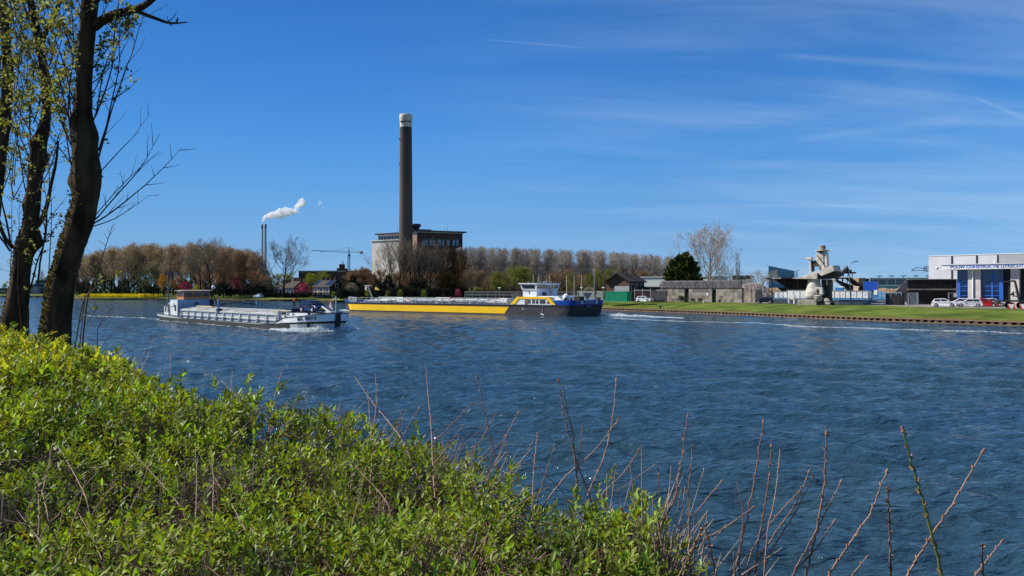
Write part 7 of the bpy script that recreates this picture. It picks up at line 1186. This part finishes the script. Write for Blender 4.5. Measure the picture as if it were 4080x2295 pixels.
frb = Fr(1662, 372, 22.0); t2 = bthing(frb, 'boiler_house', 'tall dark brick block right of the chimney with a projecting flat roof', 'power station'); s2 = frb.s(1843); z2 = frb.z(1662, 922); z2b = frb.z(1662, 918)
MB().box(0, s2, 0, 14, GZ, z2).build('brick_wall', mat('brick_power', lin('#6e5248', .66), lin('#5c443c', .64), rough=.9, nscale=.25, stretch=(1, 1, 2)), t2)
MB().box(-.12, 0, 0, 13.9, GZ, z2-1.2).build('lit_side_wall', mat('brick_sunlit', lin('#a8887a', .66), lin('#967668', .62), rough=.9, nscale=.4), t2); MB().box(-1.2, s2+1.8, -1.4, 15, z2, z2+.55).build('flat_roof', blk, t2); MB().box(-.2, s2+.1, -.12, 0, z2-.45, z2).box(-.22, -.12, 0, 14, z2-.9, z2).build('white_band', clad_l, t2)  # sunlight on the side wall put into a paler brick colour
for k, p in enumerate((1688, 1700, 1716, 1728, 1752, 1765, 1786, 1808, 1822)):
    x = frb.s(p); lit = p in (1786, 1808); f_ = MB().box(x-.6, x+.6, -.08, 0, frb.z(p, 979), frb.z(p, 956)).build('tall_window', clad_g if not lit else mat('pale_glass', lin('#8ab0c8', .8), lin('#5a8098', .8), rough=.1, nscale=1), t2); m_ = MB()
    for q in range(6): zq = frb.z(p, 979)+q*.53; m_.box(x-.5, x+.5, -.1, -.08, zq+.05, zq+.45)
    m_.build('pane', winm, f_) if not lit else None
m_ = MB().box(.8, 7.5, 1, 4, z2+.55, z2+1.3).box(5.5, 9.5, 4, 7, z2+.55, z2+1.1); m_.build('roof_plant', clad_g, t2); MB().tube((-.2, 3, z2+.5), (-.2, 3, z2+2.4), 2.2, 2.2, 10).lathe([(2.7, 0), (2.9, .4), (2.9, 1.2), (2.4, 1.5)], (-.2, 3, z2+2.4), 12).build('roof_vent', hull_d, t2)
for p in (1783, 1794): MB().tube((frb.s(p), 5, z2), (frb.s(p), 5, z2+(2.4 if p < 1790 else 3.6)), .12).build('roof_aerial', metal_g, t2)
CYY = 366; t = thing('tall_chimney', 'very tall tapering brick chimney with a pale concrete top', 'chimney', (X(1617, CYY), CYY, GZ)); zt = Z(457, CYY)-GZ; W_ = lambda px: px/2/F*CYY
chm = mat('chimney_brick', lin('#78665a', .66), lin('#5e4e46', .62), rough=.95, nscale=.12, stretch=(1, 1, .25), detail=8); chp = mat('chimney_cap', lin('#e6dac0', .92), lin('#ccc0a6', .9), rough=.9, nscale=.4)
zc = Z(508, CYY)-GZ; zb_ = Z(530, CYY)-GZ
MB().lathe([(W_(62), 0), (W_(55), Z(1000, CYY)-GZ), (W_(52), Z(780, CYY)-GZ), (W_(48), zb_)], (0, 0, 0), 16, smooth=False).build('shaft', chm, t); MB().lathe([(W_(47.5), zb_), (W_(47), zc)], (0, 0, 0), 16, smooth=False).build('grey_collar', mat('chimney_collar', lin('#5c5450', .6), lin('#4c4643', .6), rough=.95, nscale=.3), t); MB().lathe([(W_(47.5), zc), (W_(48), zt-3.2), (W_(51.5), zt-2.2), (W_(51.5), zt-.6), (W_(49), zt), (W_(40), zt)], (0, 0, 0), 24).build('concrete_cap', chp, t); m_ = MB()
for k in range(7): a = -2.3+k*.28; m_.box(W_(50)*math.cos(a)-.3, W_(50)*math.cos(a)+.3, W_(50)*math.sin(a)-.25, W_(50)*math.sin(a)+.25, zt-4.0, zt-3.5)
m_.build('cap_openings', brickd, t)
for z_ in (Z(880, CYY), Z(660, CYY), Z(560, CYY)): MB().box(-W_(50)*.98, -W_(50)*.9, -W_(50)*.5, -W_(50)*.4, z_-GZ, z_-GZ+.9).build('small_lamp', black_m, t)
# hall behind the poplars
fr = Fr(1850, 420, -20); t = bthing(fr, 'turbine_hall', 'long brown brick hall seen through the poplar plantation', 'hall'); z1 = fr.z(1850, 1046); MB().box(0, fr.s(2110), 0, 30, GZ, z1).build('wall', brickd, t); MB().prism([(fr.s(1905), z1+.05), (fr.s(1938), z1+.05), (fr.s(1938), GZ+2), (fr.s(1930), GZ+6)], -.2, 0).build('white_gable', clad_l, t); MB().box(fr.s(1940), fr.s(1984), -.3, 0, GZ, z1+.1).build('brick_panel', brick, t); MB().box(fr.s(1866), fr.s(1905), -.25, 0, GZ, z1-.5).build('grey_wall', hallm, t)
fr = Fr(2145, 380, -20); t = bthing(fr, 'brick_building', 'low red brown brick building glimpsed behind the white wheelhouse', 'building'); MB().box(0, fr.s(2240), 0, 10, GZ, 11.5).build('wall', brick, t); MB().box(-.3, fr.s(2240)+.3, -.3, 10.3, 11.5, 11.9).build('roof', rooft, t)
for k in range(5): MB().box(1.5+k*2.3, 2.7+k*2.3, -.05, 0, 7, 9).build('window', winm, t)
# tower crane
CR = 800; t = lattice('tower_crane', 'blue tower crane with its long jib pointing left above the factory', 'crane', 1390, CR, GZ+8, Z(1018, CR), 2.0, paint('crane_blue', '#3c80a8', .6), .22, 3.0); zj = Z(1004, CR); jl = X(1240, CR)-X(1390, CR); jr = X(1446, CR)-X(1390, CR); cm_ = paint('crane_grey', '#6a7c88', .6)
m_ = MB().tube((0, 0, Z(1018, CR)), (0, 0, Z(985, CR)), .8, .3, 6).tube((0, 0, zj-1), (jl, 0, zj+1.4), .25, n=4).tube((0, 0, zj+1), (jl, 0, zj+2.0), .2, n=4)
for k in range(16): x = jl*k/16; x2 = jl*(k+.5)/16; m_.tube((x, 0, zj-1+2.4*k/16), (x2, 0, zj+1+1.0*(k+.5)/16), .12, n=3)
m_.tube((0, 0, Z(985, CR)), (jl*.42, 0, zj+1.6), .12, n=3).tube((0, 0, Z(985, CR)), (jr*.8, 0, zj+.4), .12, n=3); m_.build('jib', cm_, t); MB().tube((0, 0, zj), (jr, 0, zj-.3), .5, n=4).build('counter_jib', paint('crane_yellow', '#a8b060', .6), t); MB().box(jr-3, jr, -1, 1, zj-2.2, zj+.8).build('counterweight', cream, t); MB().box(-.2, 1.5, -1.2, .8, Z(1022, CR), Z(1012, CR)).build('cab', navy_m, t); MB().box(jl*.72-.6, jl*.72+.6, -.5, .5, zj-.2, zj+.6).build('trolley', hull_d, t)
# distant twin chimneys with steam
TY = 1900; chs = []
for k, (px, tp, lab) in enumerate(((1044.5, 895, 'left of the two distant slim white edged chimneys'), (1058, 893, 'right of the two distant slim chimneys'))):
    t = thing('distant_chimney', lab, 'chimney', (X(px, TY), TY, 0)); zt = Z(tp, TY); MB().lathe([(3.1, 0), (2.6, zt-12), (2.5, zt-10)], (0, 0, 0), 12).build('shaft', mat('twin_shaft', lin('#d0c4c0', .85), lin('#c0b2ac', .85), rough=.8, nscale=.05), t); MB().lathe([(2.5, zt-10), (2.5, zt), (1.8, zt)], (0, 0, 0), 12).build('dark_tip', paint('tip_dark', '#544a4a', .8), t)
def steam(name, label, px0, prof, seed, dens):
    """volume of steam: lumpy tube of overlapping billows joined into one surface"""
    mb = bpy.data.metaballs.new(name); mb.resolution = mb.render_resolution = 3.2; r = random.Random(seed)
    for (px, py, w) in prof:
        for k in range(3 if w > 8 else 2):
            e = mb.elements.new(); rr_ = w/2/F*TY; e.co = (X(px, TY)+r.gauss(0, rr_*.35), TY+r.gauss(0, rr_*.4), Z(py, TY)+r.gauss(0, rr_*.32)); e.radius = rr_*r.uniform(.75, 1.15)*1.35
    mo = bpy.data.objects.new(name+'_src', mb); COL.objects.link(mo); bpy.context.view_layer.update(); dg = bpy.context.evaluated_depsgraph_get(); me = bpy.data.meshes.new_from_object(mo.evaluated_get(dg)); bpy.data.objects.remove(mo); bpy.data.metaballs.remove(mb)
    m = bpy.data.materials.new(name); m.use_nodes = True; N, L = m.node_tree.nodes, m.node_tree.links; N.remove(N['Principled BSDF']); v = N.new('ShaderNodeVolumePrincipled'); v.inputs['Color'].default_value = (.97, .97, .97, 1); v.inputs['Anisotropy'].default_value = .2
    tcn = N.new('ShaderNodeTexCoord'); nz = N.new('ShaderNodeTexNoise'); nz.inputs['Scale'].default_value = .07; nz.inputs['Detail'].default_value = 5; L.new(tcn.outputs['Object'], nz.inputs['Vector']); mr = N.new('ShaderNodeMapRange'); mr.inputs[1].default_value = .38; mr.inputs[2].default_value = .60; mr.inputs[3].default_value = 0; mr.inputs[4].default_value = dens; L.new(nz.outputs['Fac'], mr.inputs[0]); L.new(mr.outputs[0], v.inputs['Density']); L.new(v.outputs[0], N['Material Output'].inputs['Volume'])
    o = link(name, me, m); return tag(o, label, 'steam', None, 'stuff')
a_ = lambda l: [(980+x/6.04, 760+y/6.04, w/6.04) for x, y, w in l]
prof = a_([(395, 790, 34), (402, 760, 44), (412, 725, 56), (430, 690, 70), (450, 655, 84), (480, 625, 96), (515, 605, 100), (478, 790, 34), (488, 755, 46), (505, 720, 60), (535, 690, 76), (570, 660, 92), (610, 570, 110), (640, 540, 100), (600, 640, 110), (660, 610, 130), (720, 580, 150), (730, 510, 90), (790, 545, 170), (810, 470, 100), (850, 540, 180), (910, 530, 180), (900, 450, 90), (970, 510, 180), (975, 420, 100), (1030, 500, 160), (1100, 480, 150), (1160, 450, 140), (1210, 400, 140), (1250, 350, 150), (1230, 480, 120), (1290, 510, 90), (1300, 290, 140), (1340, 240, 120), (1360, 330, 140), (1400, 290, 110), (1350, 200, 70), (1260, 235, 50), (1120, 560, 60), (1330, 510, 40), (900, 610, 70), (770, 630, 60)])
steam('steam_plume', 'white steam plume drifting right from the two distant chimneys', 0, prof, 3, .28)
steam('steam_wisp', 'small faint steam wisp right of the large plume', 0, a_([(1780, 290, 110), (1800, 350, 100), (1840, 430, 60), (1930, 430, 60), (1740, 330, 80), (1860, 400, 60)]), 4, .05)
# low grey houses between the big trunks
for k, (p0, p1, tp, m_, lab) in enumerate(((118, 150, 1133, paint('far_grey', '#8c8890', .8), 'grey distant building left of the blue roofed one between the trunks'), (143, 178, 1117, paint('far_bluegrey', '#5c7080', .7), 'distant building with a blue grey roof between the trunks'), (175, 215, 1140, paint('far_brown', '#7a6c68', .8), 'brown distant building touching the nearest trunk'), (-20, 40, 1148, paint('far_brown2', '#806858', .8), 'low brown distant building at the left edge'), (40, 120, 1150, paint('far_grey2', '#908c90', .8), 'low grey distant building behind the second trunk'))):
    Y = 560+k*4; t = thing('distant_building', lab, 'building', (X(p0, Y), Y, GZ)); w = X(p1, Y)-X(p0, Y); h_ = Z(tp, Y)-GZ; MB().box(0, w, 0, 12, 0, h_-1.2).build('wall', m_, t); MB().box(-.3, w+.3, -.3, 12.3, h_-1.2, h_).build('roof', rooft, t); m2 = MB()
    for q in range(int(w/3)):
        for j in range(max(int(h_/3.4), 1)): m2.box(q*3+.6, q*3+2.3, -.05, 0, .8+j*3.2, 2.4+j*3.2)
    m2.build('windows', winm, t); MB().box(0, w, -.5, -.05, h_*.45, h_*.45+.35).build('balcony_edge', clad_l, t)
